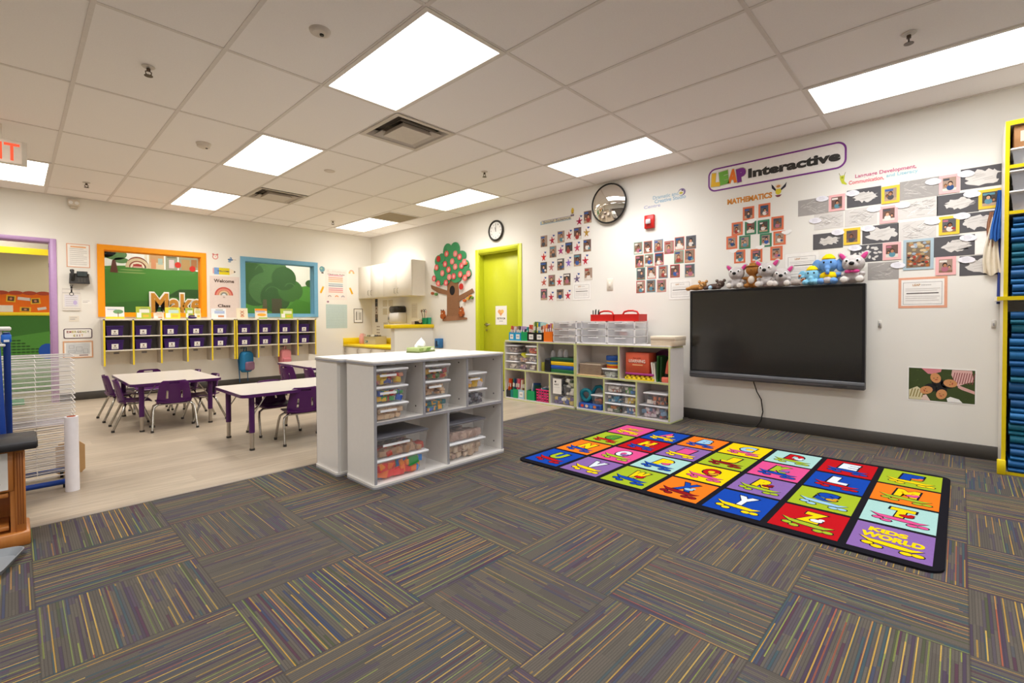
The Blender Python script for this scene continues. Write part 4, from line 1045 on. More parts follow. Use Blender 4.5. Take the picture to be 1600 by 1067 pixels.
for r in range(4):
    for c in range(7):
        tc, ltr, lc, bc = ROWS[r][c]
        x0 = 0.040 + c * (cw + gx); z0 = 0.05 + (3 - r) * (ch + gy)
        cx, cz = x0 + cw / 2, z0 + ch / 2
        mb = RB2()
        mb.rect(x0, z0, x0 + cw, z0 + ch, -0.0012, pile(CO[tc]))
        # skateboard with four wheels, drawn with a dark outline
        def deck(g, m, y):
            pts = []
            w_ = 0.118 + g; h_ = 0.021 + g
            for i in range(13):
                u = -1 + i / 6; pts.append((cx + u * w_, cz - 0.062 - h_ + 0.030 * max(0, abs(u) - 0.65) / 0.35 - u * 0.016 + h_ * abs(u) ** 3))
            for i in range(13):
                u = 1 - i / 6; pts.append((cx + u * w_, cz - 0.062 + h_ + 0.030 * max(0, abs(u) - 0.65) / 0.35 - u * 0.016 - h_ * abs(u) ** 3))
            mb.flat(pts, y, m)
            for (dx, dz) in ((-0.082, -0.030), (-0.045, -0.052), (0.060, -0.055), (0.100, -0.050)): mb.ell(cx + dx, cz - 0.062 + dz, 0.022 + g, 0.018 + g, y, m, 10)
        deck(0.006, PK, -0.0016); deck(0.0, pile(CO[bc]), -0.0020)
        if len(ltr) == 1:
            mb.text(ltr, cx + 0.005, cz + 0.045, 0.125, 0.175, -0.0022, PK, 0.10, rot=-0.08); mb.text(ltr, cx + 0.005, cz + 0.045, 0.105, 0.152, -0.0025, pile(CO[lc]), 0.075, rot=-0.08)
            d_ = {'H': 'O', 'K': 'V', 'P': 'P', 'R': 'D', 'T': 'R', 'Z': 'W', 'S': 'T', 'O': 'V', 'Q': 'T', 'W': 'R', 'D': 'W', 'F': 'O', 'M': 'P', 'A': 'Y', 'X': 'S'}.get(ltr)
            if d_: mb.ell(cx + 0.03, cz + 0.01, 0.034, 0.026, -0.0026, PK, 10); mb.ell(cx + 0.03, cz + 0.01, 0.028, 0.021, -0.0028, pile(CO[d_]), 10); mb.ell(cx + 0.05, cz + 0.035, 0.014, 0.014, -0.003, pile(CO[d_]), 8)
        elif ltr:
            mb.text('KIDS', cx - 0.02, cz + 0.095, 0.15, 0.06, -0.0022, pile(CO['Y']), 0.06, rot=-0.06); mb.text('WORLD', cx, cz + 0.015, 0.24, 0.068, -0.0022, pile(CO['Y']), 0.06, rot=-0.06)
        else:
            mb.text('ABC', cx, cz + 0.045, 0.17, 0.07, -0.0022, pile(CO['T']), 0.07, rot=-0.05); mb.rect(cx - 0.06, cz - 0.005, cx - 0.01, cz + 0.012, -0.0023, pile(CO['R'])); mb.rect(cx + 0.0, cz - 0.01, cx + 0.07, cz + 0.008, -0.0023, pile(CO['E']))
        mb.build('rug_tile', t)

# ------------------------------------------------------------------ wall screen and its cable
TVY0, TVY1 = 2.056, 0.577; TW = TVY0 - TVY1
t = thing('wall_screen', 'large black interactive screen hung on the right wall', 'screen', (4.872, TVY0, 0), RW)
BODY = mat('#1b1b1d', 0.35); SCR = mat('#0b0a0a', 0.16, spec=1.0, var=0)
mb = MB(); mb.box(0, 0.006, 0.455, TW, 0.075, 1.352, mat('#4c4c50', 0.4), 0.006); mb.build('housing', t)
mb = MB(); mb.frame(0, 0.522, TW, 1.348, 0.020, 0, 0.010, BODY, 0.012); mb.build('bezel', t)
mb = MB(); mb.box(0.020, 0.003, 0.534, TW - 0.020, 0.008, 1.328, SCR); mb.build('screen_panel', t)
BARG = mat('#5f6064', 0.35, 0.3)
mb = MB(); mb.box(0, -0.012, 0.462, TW, 0.010, 0.521, BARG, 0.004); mb.box(0.0, -0.0135, 0.490, TW, -0.011, 0.4935, mat('#2a2a2c', 0.4)); mb.box(TW - 0.22, -0.014, 0.474, TW - 0.12, -0.0115, 0.480, mat('#2a2a2c', 0.4)); mb.build('speaker_bar', t)
mb = MB(); mb.box(0.3, 0.075, 0.6, TW - 0.3, 0.1175, 1.2, BODY); mb.build('wall_bracket', t)
mb = MB(); mb.tube([(4.925, 1.455, 0.50), (4.925, 1.45, 0.44), (4.94, 1.425, 0.35), (4.965, 1.395, 0.28), (4.968, 1.38, 0.16), (4.955, 1.395, 0.07), (4.94, 1.43, 0.016), (4.93, 1.50, 0.006), (4.925, 1.62, 0.006), (4.935, 1.75, 0.006), (4.93, 1.88, 0.006), (4.95, 2.02, 0.006), (4.94, 2.10, 0.006)], 0.0055, BLACK, 8)
solid(mb, 'power_cable', 'black power cable dropping from the screen to the floor', 'cable')
for y_, lab in ((0.492, 'small steel hook plate on the wall just right of the screen'), (-0.175, 'small steel hook plate on the wall beside the yellow cabinet')):
    mb = MB(); mb.box(-0.012, -0.006, -0.03, 0.012, 0, 0.03, mat('#c9c4bc', 0.4), 0.002); mb.tube([(0, -0.006, 0.0), (0, -0.02, -0.012), (0, -0.02, 0.006)], 0.004, GREY, 6)
    solid(mb, 'wall_hook', lab, 'hook', (XR, y_, 1.012), RW)

# ------------------------------------------------------------------ plush toys on the screen
def blob(name, balls, m, parent, vox=0.006):
    mb = MB()
    for c, r in balls: mb.ball(c, r, m, 14, 9)
    o = mb.build(name, parent)
    md = o.modifiers.new('skin', 'REMESH'); md.mode = 'VOXEL'; md.voxel_size = vox; md.use_smooth_shade = True
    m2 = o.modifiers.new('soft', 'SMOOTH'); m2.iterations = 3; m2.factor = 0.5
    return o
def fur(h): return mat(h, 0.95, spec=0.05, var=0.15, scale=90)
PG = 'plush toys along the top of the screen'
def plush_dog(y, s, tilt, label, lower=False, bow=False, zoff=0.0):
    t = thing('plush_dog', label, 'plush toy', (4.902, y, 1.3545), RW + tilt, PG)
    G1 = fur('#b8b2b0'); W1 = fur('#d8d2cc'); PKE = fur('#c84a86')
    hz = (0.085 if lower else 0.125) * s
    blob('body', [((0, 0, 0.042 * s), (0.052 * s, 0.045 * s, 0.042 * s)), ((0, 0.005, 0.085 * s), (0.036 * s, 0.032 * s, 0.03 * s)), ((-0.04 * s, -0.045 * s, 0.022 * s), (0.024 * s, 0.034 * s, 0.022 * s)), ((0.04 * s, -0.045 * s, 0.022 * s), (0.024 * s, 0.034 * s, 0.022 * s)), ((-0.048 * s, -0.02 * s, 0.058 * s), (0.016 * s, 0.03 * s, 0.016 * s)), ((0.048 * s, -0.02 * s, 0.058 * s), (0.016 * s, 0.03 * s, 0.016 * s)), ((0, -0.005, hz), (0.062 * s, 0.055 * s, 0.056 * s)), ((0, -0.045 * s, hz - 0.012 * s), (0.038 * s, 0.030 * s, 0.03 * s))], G1, t)
    for q in (-1, 1):
        mb = MB(); mb.T = Matrix.Translation((q * 0.055 * s, 0.0, hz + 0.045 * s)) @ Matrix.Rotation(q * 0.65, 4, 'Y')
        mb.ball((0, 0, 0), (0.020 * s, 0.010 * s, 0.038 * s), G1); mb.ball((0, -0.006 * s, -0.002), (0.014 * s, 0.007 * s, 0.030 * s), PKE); mb.build('ear', t)
        mb = MB(); mb.ball((q * 0.030 * s, -0.054 * s, hz + 0.014 * s), (0.013 * s, 0.008 * s, 0.013 * s), WHITE); mb.ball((q * 0.028 * s, -0.061 * s, hz + 0.014 * s), (0.006 * s, 0.004 * s, 0.007 * s), BLACK); mb.build('eye', t)
    mb = MB(); mb.ball((0, -0.074 * s, hz - 0.004 * s), (0.015 * s, 0.010 * s, 0.012 * s), BLACK); mb.build('nose', t)
    for q in (-1, 1):
        mb = MB(); mb.ball((q * 0.04 * s, -0.077 * s, 0.023 * s), (0.020 * s, 0.007 * s, 0.019 * s), W1); mb.build('paw', t)
    if bow:
        mb = MB()
        for q in (-1, 1): mb.ball((q * 0.02 * s, -0.052 * s, hz - 0.052 * s), (0.020 * s, 0.008 * s, 0.011 * s), PKE)
        mb.ball((0, -0.055 * s, hz - 0.052 * s), 0.008 * s, PKE); mb.build('bow', t)
plush_dog(1.604, 1.2, 0.05, 'grey plush dog with pink ears sitting farthest left of the dogs')
plush_dog(1.330, 1.3, -0.02, 'grey plush dog beside the tan plush bear, head held high')
plush_dog(1.208, 1.2, 0.15, 'grey plush dog leaning low in the middle of the toys', lower=True)
plush_dog(0.665, 1.34, 0.0, 'grey plush dog with pink bow at the screen\'s right end', bow=True)
def plush_bear(y, label, c1, c2, lying, hat, s=1.0):
    t = thing('plush_bear', label, 'plush toy', (4.905, y, 1.3545), RW, PG)
    A = fur(c1); Bm = fur(c2)
    if lying:
        blob('body', [((0, 0, 0.032), (0.065 * s, 0.036, 0.03)), ((-0.06 * s, -0.02, 0.020), (0.03, 0.024, 0.019)), ((0.05 * s, -0.03, 0.018), (0.022, 0.03, 0.017)), ((0.055 * s, 0.0, 0.055), (0.04, 0.036, 0.036)), ((-0.075 * s, 0.015, 0.022), (0.028, 0.02, 0.02))], A, t)
        hx, hz = 0.055 * s, 0.055
    else:
        blob('body', [((0, 0, 0.05 * s), (0.045 * s, 0.04 * s, 0.05 * s)), ((-0.05 * s, -0.015, 0.075 * s), (0.028 * s, 0.02, 0.016)), ((0.05 * s, -0.015, 0.075 * s), (0.028 * s, 0.02, 0.016)), ((-0.035 * s, -0.04, 0.022), (0.024, 0.036, 0.021)), ((0.035 * s, -0.04, 0.022), (0.024, 0.036, 0.021)), ((0, -0.005, 0.135 * s), (0.048 * s, 0.042 * s, 0.042 * s))], A, t)
        hx, hz = 0, 0.135 * s
    for q in (-1, 1):
        mb = MB(); mb.ball((hx + q * 0.036, 0.0, hz + 0.034), (0.016, 0.010, 0.016), A); mb.ball((hx + q * 0.036, -0.007, hz + 0.034), (0.010, 0.006, 0.010), Bm); mb.build('ear', t)
        mb = MB(); mb.ball((hx + q * 0.016, -0.040, hz + 0.010), 0.005, BLACK); mb.build('eye', t)
    mb = MB(); mb.ball((hx, -0.040, hz - 0.008), (0.020, 0.014, 0.015), Bm); mb.build('muzzle', t)
    mb = MB(); mb.ball((hx, -0.053, hz - 0.003), (0.007, 0.005, 0.005), BLACK); mb.build('nose', t)
    if hat:
        mb = MB(); mb.lathe([(0.062, hz + 0.034), (0.060, hz + 0.040), (0.032, hz + 0.042), (0.028, hz + 0.066), (0.0, hz + 0.07)], (0, 0, 0), fur('#a8743a')); mb.build('hat', t)
        mb = MB(); mb.ball((0, -0.036 * s, 0.06 * s), (0.030, 0.016, 0.038), fur('#d8cfc2')); mb.build('tummy', t)
    if lying == 2:
        mb = MB(); mb.ball((-0.02, -0.045, 0.022), (0.02, 0.012, 0.02), fur('#a8c8e0')); mb.build('vest', t)
plush_bear(2.005, 'small tan plush bear lying at the screen\'s left end', '#a87844', '#cfa878', 1, False, 1.25)
plush_bear(1.825, 'small dark brown plush toy lying beside the tan bear', '#5a4a44', '#7a6a60', 2, False, 1.2)
plush_bear(1.458, 'tan plush bear wearing a brown brimmed hat', '#a06c38', '#d8c0a0', 0, True, 1.28)
plush_bear(1.085, 'small grey and rust plush toy lying between dog and elephant', '#b0a6a0', '#b4683c', 1, False, 1.1)
def plush_elephant(y, s, c, label, clothes):
    t = thing('plush_elephant', label, 'plush toy', (4.902, y, 1.3545), RW, PG)
    A = fur(c); hz = 0.145 * s if clothes else 0.085 * s
    blob('body', [((0, 0, 0.05 * s), (0.055 * s, 0.045 * s, 0.05 * s)), ((-0.04 * s, -0.045 * s, 0.024 * s), (0.026 * s, 0.034 * s, 0.024 * s)), ((0.04 * s, -0.045 * s, 0.024 * s), (0.026 * s, 0.034 * s, 0.024 * s)), ((-0.062 * s, -0.01, 0.07 * s), (0.026 * s, 0.02 * s, 0.018 * s)), ((0.062 * s, -0.01, 0.07 * s), (0.026 * s, 0.02 * s, 0.018 * s)), ((0, -0.005, hz), (0.058 * s, 0.05 * s, 0.056 * s)), ((0, -0.052 * s, hz - 0.03 * s), (0.018 * s, 0.02 * s, 0.02 * s)), ((0.004, -0.062 * s, hz - 0.055 * s), (0.014 * s, 0.014 * s, 0.02 * s))], A, t)
    for q in (-1, 1):
        mb = MB(); mb.T = Matrix.Translation((q * 0.075 * s, 0.012 * s, hz - 0.005)) @ Matrix.Rotation(q * 0.25, 4, 'Z')
        mb.ball((0, 0, 0), (0.036 * s, 0.010 * s, 0.05 * s), A); mb.build('ear', t)
        mb = MB(); mb.ball((q * 0.022 * s, -0.048 * s, hz + 0.016 * s), (0.006 * s, 0.004 * s, 0.008 * s), BLACK); mb.build('eye', t)
    HY_ = fur('#ecc81c')
    mb = MB(); mb.lathe([(0.040 * s, hz + 0.038 * s), (0.044 * s, hz + 0.046 * s), (0.036 * s, hz + 0.062 * s), (0.018 * s, hz + 0.078 * s), (0.0, hz + 0.082 * s)], (0, 0, 0), HY_); mb.build('hat', t)
    if clothes:
        mb = MB(); mb.ball((0, -0.008, 0.062 * s), (0.058 * s, 0.046 * s, 0.036 * s), HY_); mb.build('shirt', t)
        mb = MB(); mb.ball((0, -0.050 * s, 0.082 * s), (0.014 * s, 0.008, 0.012), fur('#c83a2a')); mb.build('scarf', t)
        mb = MB(); mb.ball((0, -0.05 * s, 0.03 * s), (0.03 * s, 0.02, 0.024 * s), fur('#b9b4b4')); mb.build('tummy', t)
plush_elephant(0.965, 1.05, '#7fb9d4', 'small light blue plush elephant with yellow hat', False)
plush_elephant(0.842, 1.18, '#6a97d0', 'taller blue plush elephant in a yellow shirt and hat', True)

# ------------------------------------------------------------------ photos, drawings and lettering on the right wall
HAIR = [mat(c, 0.7, var=0) for c in ('#2a1c18', '#4a3020', '#6a4a30', '#1e1a1c')]
SKIN = [mat(c, 0.7, var=0) for c in ('#c89070', '#b07a58', '#8a5a40', '#d0a080')]
SHIRT = [mat(c, 0.7, var=0) for c in ('#3a5a9a', '#9a3a34', '#d8d0c8', '#4a4a50', '#5a8a9a', '#b06a7a', '#2a4a7a', '#e0d8d0')]
BACKG = [mat(c, 0.7, var=0) for c in ('#6a5048', '#8a7464', '#4a4440', '#a08878', '#5a5a5c')]
def child_photo(mb, w_, h_, bc, seed, bw=0.08):
    rnd = random.Random(seed)
    a, b = w_ / 2, h_ / 2
    mb.box(-a, -0.0015, -b, a, 0, b, mat(bc, 0.6, var=0.03))
    i = w_ * bw
    mb.rect(-a + i, -b + i, a - i, b - i, -0.002, rnd.choice(BACKG))
    W_, H_ = a - i, b - i
    mb.rect(-W_, -H_, W_, -H_ * rnd.uniform(0.45, 0.7), -0.0022, rnd.choice([mat('#b89a80', 0.7, var=0), mat('#d8d0c4', 0.7, var=0), mat('#8a6a54', 0.7, var=0)]))
    dx = rnd.uniform(-.18, .18) * W_; dz = rnd.uniform(-0.1, 0.25) * H_
    mb.ell(dx, dz - H_ * 0.52, W_ * 0.55, H_ * 0.42, -0.0024, rnd.choice(SHIRT), 12)
    mb.ell(dx, dz + H_ * 0.10, W_ * 0.38, H_ * 0.36, -0.0026, rnd.choice(HAIR), 12)
    mb.ell(dx + rnd.uniform(-.05, .05) * W_, dz + H_ * 0.0, W_ * 0.27, H_ * 0.26, -0.0028, rnd.choice(SKIN), 12)
    ex = -0.55 * W_ if dx > 0 else 0.55 * W_
    if rnd.random() < 0.6:
        mb.ell(ex, -H_ * 0.15, W_ * .26, H_ * .26, -0.00245, rnd.choice(HAIR), 10); mb.ell(ex, -H_ * 0.22, W_ * .18, H_ * .18, -0.00255, rnd.choice(SKIN), 10)
    mb.rect(-W_ * .9, H_ * .55, W_ * rnd.uniform(-.2, .7), H_ * .85, -0.00215, rnd.choice(SHIRT))
    if rnd.random() < 0.5: mb.ell(dx + W_ * 0.5, -H_ * 0.5, W_ * .3, H_ * .2, -0.0027, rnd.choice(SHIRT), 10)
def rowcols(items, tol, key=lambda q: q[1], along=lambda q: -q[0]):
    """(row from the top, place from the left) of every item"""
    its = sorted(items, key=lambda q: -key(q)); rows = []
    for q in its:
        if rows and abs(key(rows[-1][0]) - key(q)) < tol: rows[-1].append(q)
        else: rows.append([q])
    return {q: (r, sorted(row, key=along).index(q)) for r, row in enumerate(rows) for q in row}
def colrows(items, tol):
    its = sorted(items, key=lambda q: -q[0]); cols = []
    for q in its:
        if cols and abs(cols[-1][0][0] - q[0]) < tol: cols[-1].append(q)
        else: cols.append([q])
    return {q: (c, sorted(col, key=lambda p: -p[1]).index(q)) for c, col in enumerate(cols) for q in col}
B1P = [(4.128, 2.125), (3.837, 2.15), (3.571, 2.16), (3.415, 2.346), (3.973, 1.967), (3.709, 1.987), (3.424, 1.99), (4.134, 1.767), (3.842, 1.788), (3.572, 1.819), (3.407, 1.631), (3.995, 1.583), (3.741, 1.584), (4.131, 1.404), (3.854, 1.385)]
B1A = [(3.987, 2.129), (3.704, 2.157), (3.543, 2.32), (3.433, 2.161), (4.133, 1.918), (3.842, 1.974), (3.577, 1.988), (4.0, 1.772), (3.715, 1.808), (3.452, 1.813), (4.131, 1.575), (3.867, 1.568), (3.582, 1.589), (4.006, 1.37), (3.726, 1.38)]
rc = colrows(B1P, 0.06)
for i, q in enumerate(B1P):
    mb = MB(); child_photo(mb, 0.118, 0.155, '#b8aca6', 40 + i, 0.03)
    c, r = rc[q]
    solid(mb, 'photo_print', 'child photo in column %s of the handprint board, %s from its top' % (['one', 'two', 'three', 'four', 'five', 'six'][c], ORD(r)), 'photo', (XR, q[0], q[1]), RW, 'photos on the handprint board')
rc = colrows(B1A, 0.06)
AC = ['#a82c3c', '#b8343c', '#a01c44', '#b08a3a', '#c8302c', '#a83a74', '#c04a64', '#b86a6a', '#8a6ac0', '#b82838', '#b8584a', '#c8283a', '#6a5a78', '#b82c44', '#c0304a']
for i, q in enumerate(B1A):
    rnd = random.Random(i + 5); mb = MB(); mb.box(-0.06, -0.001, -0.075, 0.06, 0, 0.075, mat('#e6dfda', 0.8))
    m_ = mat(AC[i], 0.8, var=0.02)
    mb.ell(0, -0.01, 0.022, 0.028, -0.0014, m_, 12)
    for k in range(5):
        a = rnd.uniform(0.2, 0.5) + k * 1.25; mb.ell(0.03 * math.cos(a), -0.01 + 0.034 * math.sin(a), 0.019, 0.008, -0.0016 - k * .0001, m_, 8, a)
    mb.ell(0.03, 0.052, 0.016, 0.011, -0.0016, mat('#3a5a9c', 0.8), 8, 0.5); mb.ell(0.018, 0.058, 0.010, 0.006, -0.0018, mat('#2a4484', 0.8), 8, -0.5)
    c, r = rc[q]
    solid(mb, 'handprint_card', 'painted handprint card in column %s of the handprint board, %s from its top' % (['one', 'two', 'three', 'four', 'five', 'six', 'seven'][c], ORD(r)), 'art card', (XR, q[0], q[1]), RW, 'handprint cards')
def certificate(y0, z0, y1, z1, label, border=None, seed=0):
    w_, h_ = y0 - y1, z1 - z0
    mb = MB(); mb.box(0, -0.0015, 0, w_, 0, h_, mat(border or '#e2dcd8', 0.7)); b = 0.018 if border else 0.004
    mb.rect(b, b, w_ - b, h_ - b, -0.002, PAPER)
    mb.frame(w_ * .1, h_ * .12, w_ * .9, h_ * .84, 0.0025, -0.0024, -0.002, mat('#8c8488', 0.7))
    mb.text('LEAP', w_ * .38, h_ * .75, w_ * .16, h_ * .07, -0.0026, mat('#b8803a', 0.7), 0.02); mb.text('Interactive', w_ * .58, h_ * .75, w_ * .2, h_ * .055, -0.0026, mat('#a09a98', 0.7))
    for k, (z, x0, x1, hh, c) in enumerate(((.62, .15, .86, .008, '#b9b0ae'), (.56, .15, .8, .008, '#b9b0ae'), (.46, .17, .83, .022, '#6a6260'), (.37, .15, .85, .008, '#b9b0ae'), (.31, .15, .8, .008, '#b9b0ae'), (.24, .15, .84, .008, '#b9b0ae'))):
        mb.rect(w_ * x0, h_ * z, w_ * x1, h_ * (z + hh * 1.6), -0.0026, mat(c, 0.7))
    solid(mb, 'printed_notice', label, 'notice', (XR, y0, z0), RW)
certificate(3.648, 1.306, 3.368, 1.539, 'printed notice at the lower right of the handprint board')
certificate(2.345, 1.271, 2.085, 1.492, 'printed notice below the bordered photos, behind the tan bear')
certificate(1.205, 1.442, 0.929, 1.665, 'printed notice behind the blue plush elephant')
certificate(0.374, 1.14, 0.079, 1.385, 'orange-bordered notice right of the screen top', '#e0a284')
B2P = [(2.718, 1.881), (2.595, 1.881), (2.467, 1.881), (2.343, 1.850), (2.224, 1.88), (2.098, 1.878), (2.7, 1.727), (2.583, 1.73), (2.459, 1.733), (2.23, 1.734), (2.111, 1.733), (2.683, 1.583), (2.55, 1.588), (2.412, 1.586), (2.275, 1.585), (2.111, 1.577), (2.687, 1.433), (2.557, 1.436), (2.43, 1.432)]
BC2 = ['#7aa08c', '#d88a7a', '#5a7a9a', '#b8404a', '#c86a5a', '#5a5a6a', '#c87a5a', '#8aa894', '#c05a64', '#6a9a84', '#c86a4a', '#5a8a7a', '#c8706a', '#6a7a94', '#b83a3c', '#7a8a90', '#b8484a', '#5a90a4', '#c88a8a']
rc = rowcols(B2P, 0.06)
for i, q in enumerate(B2P):
    mb = MB(); child_photo(mb, 0.108, 0.140, BC2[i], 90 + i, 0.07)
    r, c = rc[q]
    solid(mb, 'photo_card', 'bordered child photo, row %s, %s from left, on board below the fire alarm' % (['one', 'two', 'three', 'four'][r], ORD(c)), 'photo', (XR, q[0], q[1]), RW, 'photos below the fire alarm')
MO = [(1.525, 2.095), (1.382, 2.101), (1.268, 1.961), (1.63, 1.958), (1.681, 1.826), (1.25, 1.82), (1.605, 1.679), (1.45, 1.673), (1.276, 1.68)]; MGR = [(1.505, 1.949), (1.389, 1.946), (1.558, 1.816), (1.369, 1.813)]
rc = rowcols(MO + MGR, 0.06)
for i, q in enumerate(MO + MGR):
    org = q in MO
    mb = MB(); child_photo(mb, 0.105, 0.130, '#d8714c' if org else '#3f7d5c', 140 + i, 0.16)
    r, c = rc[q]
    solid(mb, 'photo_card', '%s-bordered photo under the orange lettering, row %s, %s from left' % ('orange' if org else 'green', ['one', 'two', 'three', 'four'][r], ORD(c)), 'photo', (XR, q[0], q[1]), RW, 'photos under the orange lettering')
for i, (y_, z_, r_) in enumerate(((1.50, 2.015, 0.035), (1.19, 1.865, 0.032), (1.665, 1.74, 0.03), (1.42, 1.75, 0.03))):
    mb = MB(); mb.box(-0.006, -0.0012, -0.006, 0.006, 0, 0.006, WHITEP)
    for dx, dz, rr in ((0, 0, r_), (r_ * .7, 0.008, r_ * .7), (-r_ * .7, 0.004, r_ * .65)): mb.ell(dx, dz, rr, rr * .62, -0.0026 - i * 1e-5 - rr * .002, WHITEP, 14)
    solid(mb, 'paper_cloud', 'small white paper cloud among the orange and green photos, %s' % ['highest one', 'rightmost one', 'leftmost one', 'lowest middle one'][i], 'paper cloud', (XR, y_, z_), RW, 'paper clouds by the orange photos')
# drawings in black and white
PAPS = [(0.98, 2.069, .235, .145, 'g'), (0.61, 2.087, .235, .15, 'd'), (0.253, 2.09, .24, .15, 'g'), (-0.1, 2.109, .225, .155, 'm'), (0.86, 1.925, .22, .14, 'l'), (0.63, 1.925, .225, .15, 'l'), (0.261, 1.937, .24, .15, 'l'), (0.029, 1.934, .235, .155, 'd'), (-0.08, 1.778, .225, .145, 'm'), (0.865, 1.747, .225, .14, 'd'), (0.497, 1.762, .24, .15, 'm'), (0.264, 1.763, .235, .15, 'l'), (0.044, 1.612, .235, .155, 'd'), (0.59, 1.609, .22, .145, 'z'), (0.475, 1.453, .205, .145, 'g'), (-0.10, 1.453, .225, .15, 'm')]
rc = rowcols([(q[0], q[1]) for q in PAPS], 0.06)
CHAR = mat('#575558', 0.85); PALE = mat('#d2cdc8', 0.85); MIDG = mat('#a39e9a', 0.85); SOFT = mat('#bdb8b4', 0.85)
for i, (y_, z_, w_, h_, k_) in enumerate(PAPS):
    rnd = random.Random(300 + i); mb = MB(); a, b = w_ / 2, h_ / 2
    mb.box(-a, -0.0012, -b, a, 0, b, CHAR if k_ in 'dmz' else (MIDG if k_ == 'g' else PALE))
    if k_ in 'dm':
        sx, sz = (0.80, 0.68) if k_ == 'd' else (0.98, 0.92); n = 30
        pts = [(a * sx * (0.62 + .38 * rnd.random()) * math.cos(2 * PI * j / n) + 0.01, b * sz * (0.5 + .5 * rnd.random()) * math.sin(2 * PI * j / n)) for j in range(n)]
        mb.flat(pts, -0.0018, PALE)
        for j in range(9): x0 = rnd.uniform(-.5, .4) * a; z0 = rnd.uniform(-.4, .4) * b; mb.flat([(x0, z0), (x0 + .05, z0 + .008), (x0 + .055, z0 + .012), (x0, z0 + .004)], -0.0022 - j * 2e-5, SOFT)
    elif k_ == 'z':
        for j in range(16): mb.ell(rnd.uniform(-.85, .85) * a, rnd.uniform(-.75, .75) * b, 0.016, 0.009, -0.0018 - j * 1e-5, PALE, 8, rnd.random() * 3)
    else:
        for j in range(44):
            x0 = rnd.uniform(-.85, .6) * a; z0 = rnd.uniform(-.8, .7) * b; an = rnd.uniform(-.8, .8); L_ = rnd.uniform(.03, .07); t_ = .003
            dx, dz = L_ * math.cos(an), L_ * math.sin(an)
            if abs(x0 + dx) < a * .96 and abs(z0 + dz) < b * .96: mb.flat([(x0, z0), (x0 + dx, z0 + dz), (x0 + dx, z0 + dz + t_), (x0, z0 + t_)], -0.0018 - j * 1e-5, rnd.choice([SOFT, MIDG, PALE]) if k_ == 'g' else rnd.choice([SOFT, MIDG, WHITEP]))
    r, c = rc[(y_, z_)]
    kind_ = {'d': 'dark paper with a white torn shape', 'm': 'dark paper nearly covered by white strokes', 'g': 'grey scribbled drawing', 'l': 'pale streaky drawing', 'z': 'dark paper with white curls'}[k_]
    solid(mb, 'wall_drawing', '%s, row %s, %s from left, below red lettering' % (kind_, ['one', 'two', 'three', 'four', 'five'][r], ORD(c)), 'drawing', (XR, y_, z_), RW, 'black and white drawings')
PINKP = [(0.8, 2.073), (0.442, 1.915), (0.075, 2.092), (0.418, 1.611), (0.091, 1.463)]; YELP = [(0.431, 2.077), (0.689, 1.766), (0.074, 1.774), (-0.145, 1.939)]
PN = ['highest on the left', 'in the second row', 'highest, right of centre', 'just left of the blue-backed picture', 'lowest one']
YN = ['in the top row', 'above the grey plush dog', 'in the third row, centre', 'farthest right near the aprons']
for i, q in enumerate(PINKP + YELP):
    pk = i < 5
    mb = MB(); child_photo(mb, 0.118, 0.142, '#eab0b0' if pk else '#e6c23c', 200 + i, 0.17); mb.T = Matrix.Translation((0, -0.004, 0))
    nm = PN[i] if pk else YN[i - 5]
    solid(mb, 'photo_card', '%s-bordered child photo among the black and white drawings, %s' % ('pink' if pk else 'yellow', nm), 'photo', (XR - 0.003, q[0], q[1]), RW, 'photos among the drawings')
BUB = [(0.909, 2.127), (0.686, 2.134), (0.54, 1.976), (0.169, 2.129), (-0.016, 2.15), (-0.051, 1.991), (0.79, 1.813), (0.576, 1.818), (0.171, 1.818), (0.003, 1.835), (-0.033, 1.665), (0.667, 1.663), (0.379, 1.492), (-0.026, 1.5), (0.353, 1.977), (0.961, 1.94)]
rc = rowcols(BUB, 0.055); BUBM = mat('#e9e7ee', 0.8)
for i, q in enumerate(BUB):
    mb = MB(); mb.prism([(0.04 * math.cos(a), 0.026 * math.sin(a)) for a in [2 * PI * k / 18 for k in range(18)]], -0.0012, 0, BUBM); mb.ell(0.02, -0.004, 0.028, 0.02, -0.0014, BUBM, 12); mb.ell(-0.022, 0.002, 0.026, 0.02, -0.0016, BUBM, 12)
    for z_ in (-0.008, 0.002, 0.012): mb.rect(-0.024, z_, 0.022 - abs(z_), z_ + 0.0022, -0.002, mat('#b8b4be', 0.8))
    r, c = rc[q]
    solid(mb, 'speech_bubble', 'white paper speech bubble over the drawings, row %s, %s from left' % (['one', 'two', 'three', 'four', 'five', 'six', 'seven'][r], ORD(c)), 'paper bubble', (XR - 0.005, q[0], q[1]), RW, 'white paper speech bubbles')
mb = MB(); mb.box(-0.048, -0.001, -0.078, 0.048, 0, 0.078, PAPER); solid(mb, 'blank_paper', 'blank white sheet right of the torn white shape drawing', 'paper', (XR - 0.001, -0.118, 1.612), RW)
mb = MB(); mb.box(-0.093, -0.0015, -0.122, 0.093, 0, 0.122, mat('#a9bcc6', 0.7)); mb.rect(-0.073, -0.103, 0.073, 0.103, -0.002, mat('#7a6a58', 0.7)); rnd = random.Random(5)
for k in range(46):
    mb.ell(rnd.uniform(-.06, .06), rnd.uniform(-.095, .0), 0.011, 0.009, -0.0021 - k * 1e-5, mat(rnd.choice(['#8a4a34', '#a8642c', '#3c3430', '#c8a890', '#6a4a30', '#a83428']), 0.7), 8)
for k in range(30): mb.ell(rnd.uniform(-.06, .06), rnd.uniform(0.0, .095), 0.014, 0.010, -0.0021 - k * 1e-5, mat(rnd.choice(['#c8c4bc', '#a8946c', '#c8b088', '#9aa8b8', '#b87a4a']), 0.7), 8)
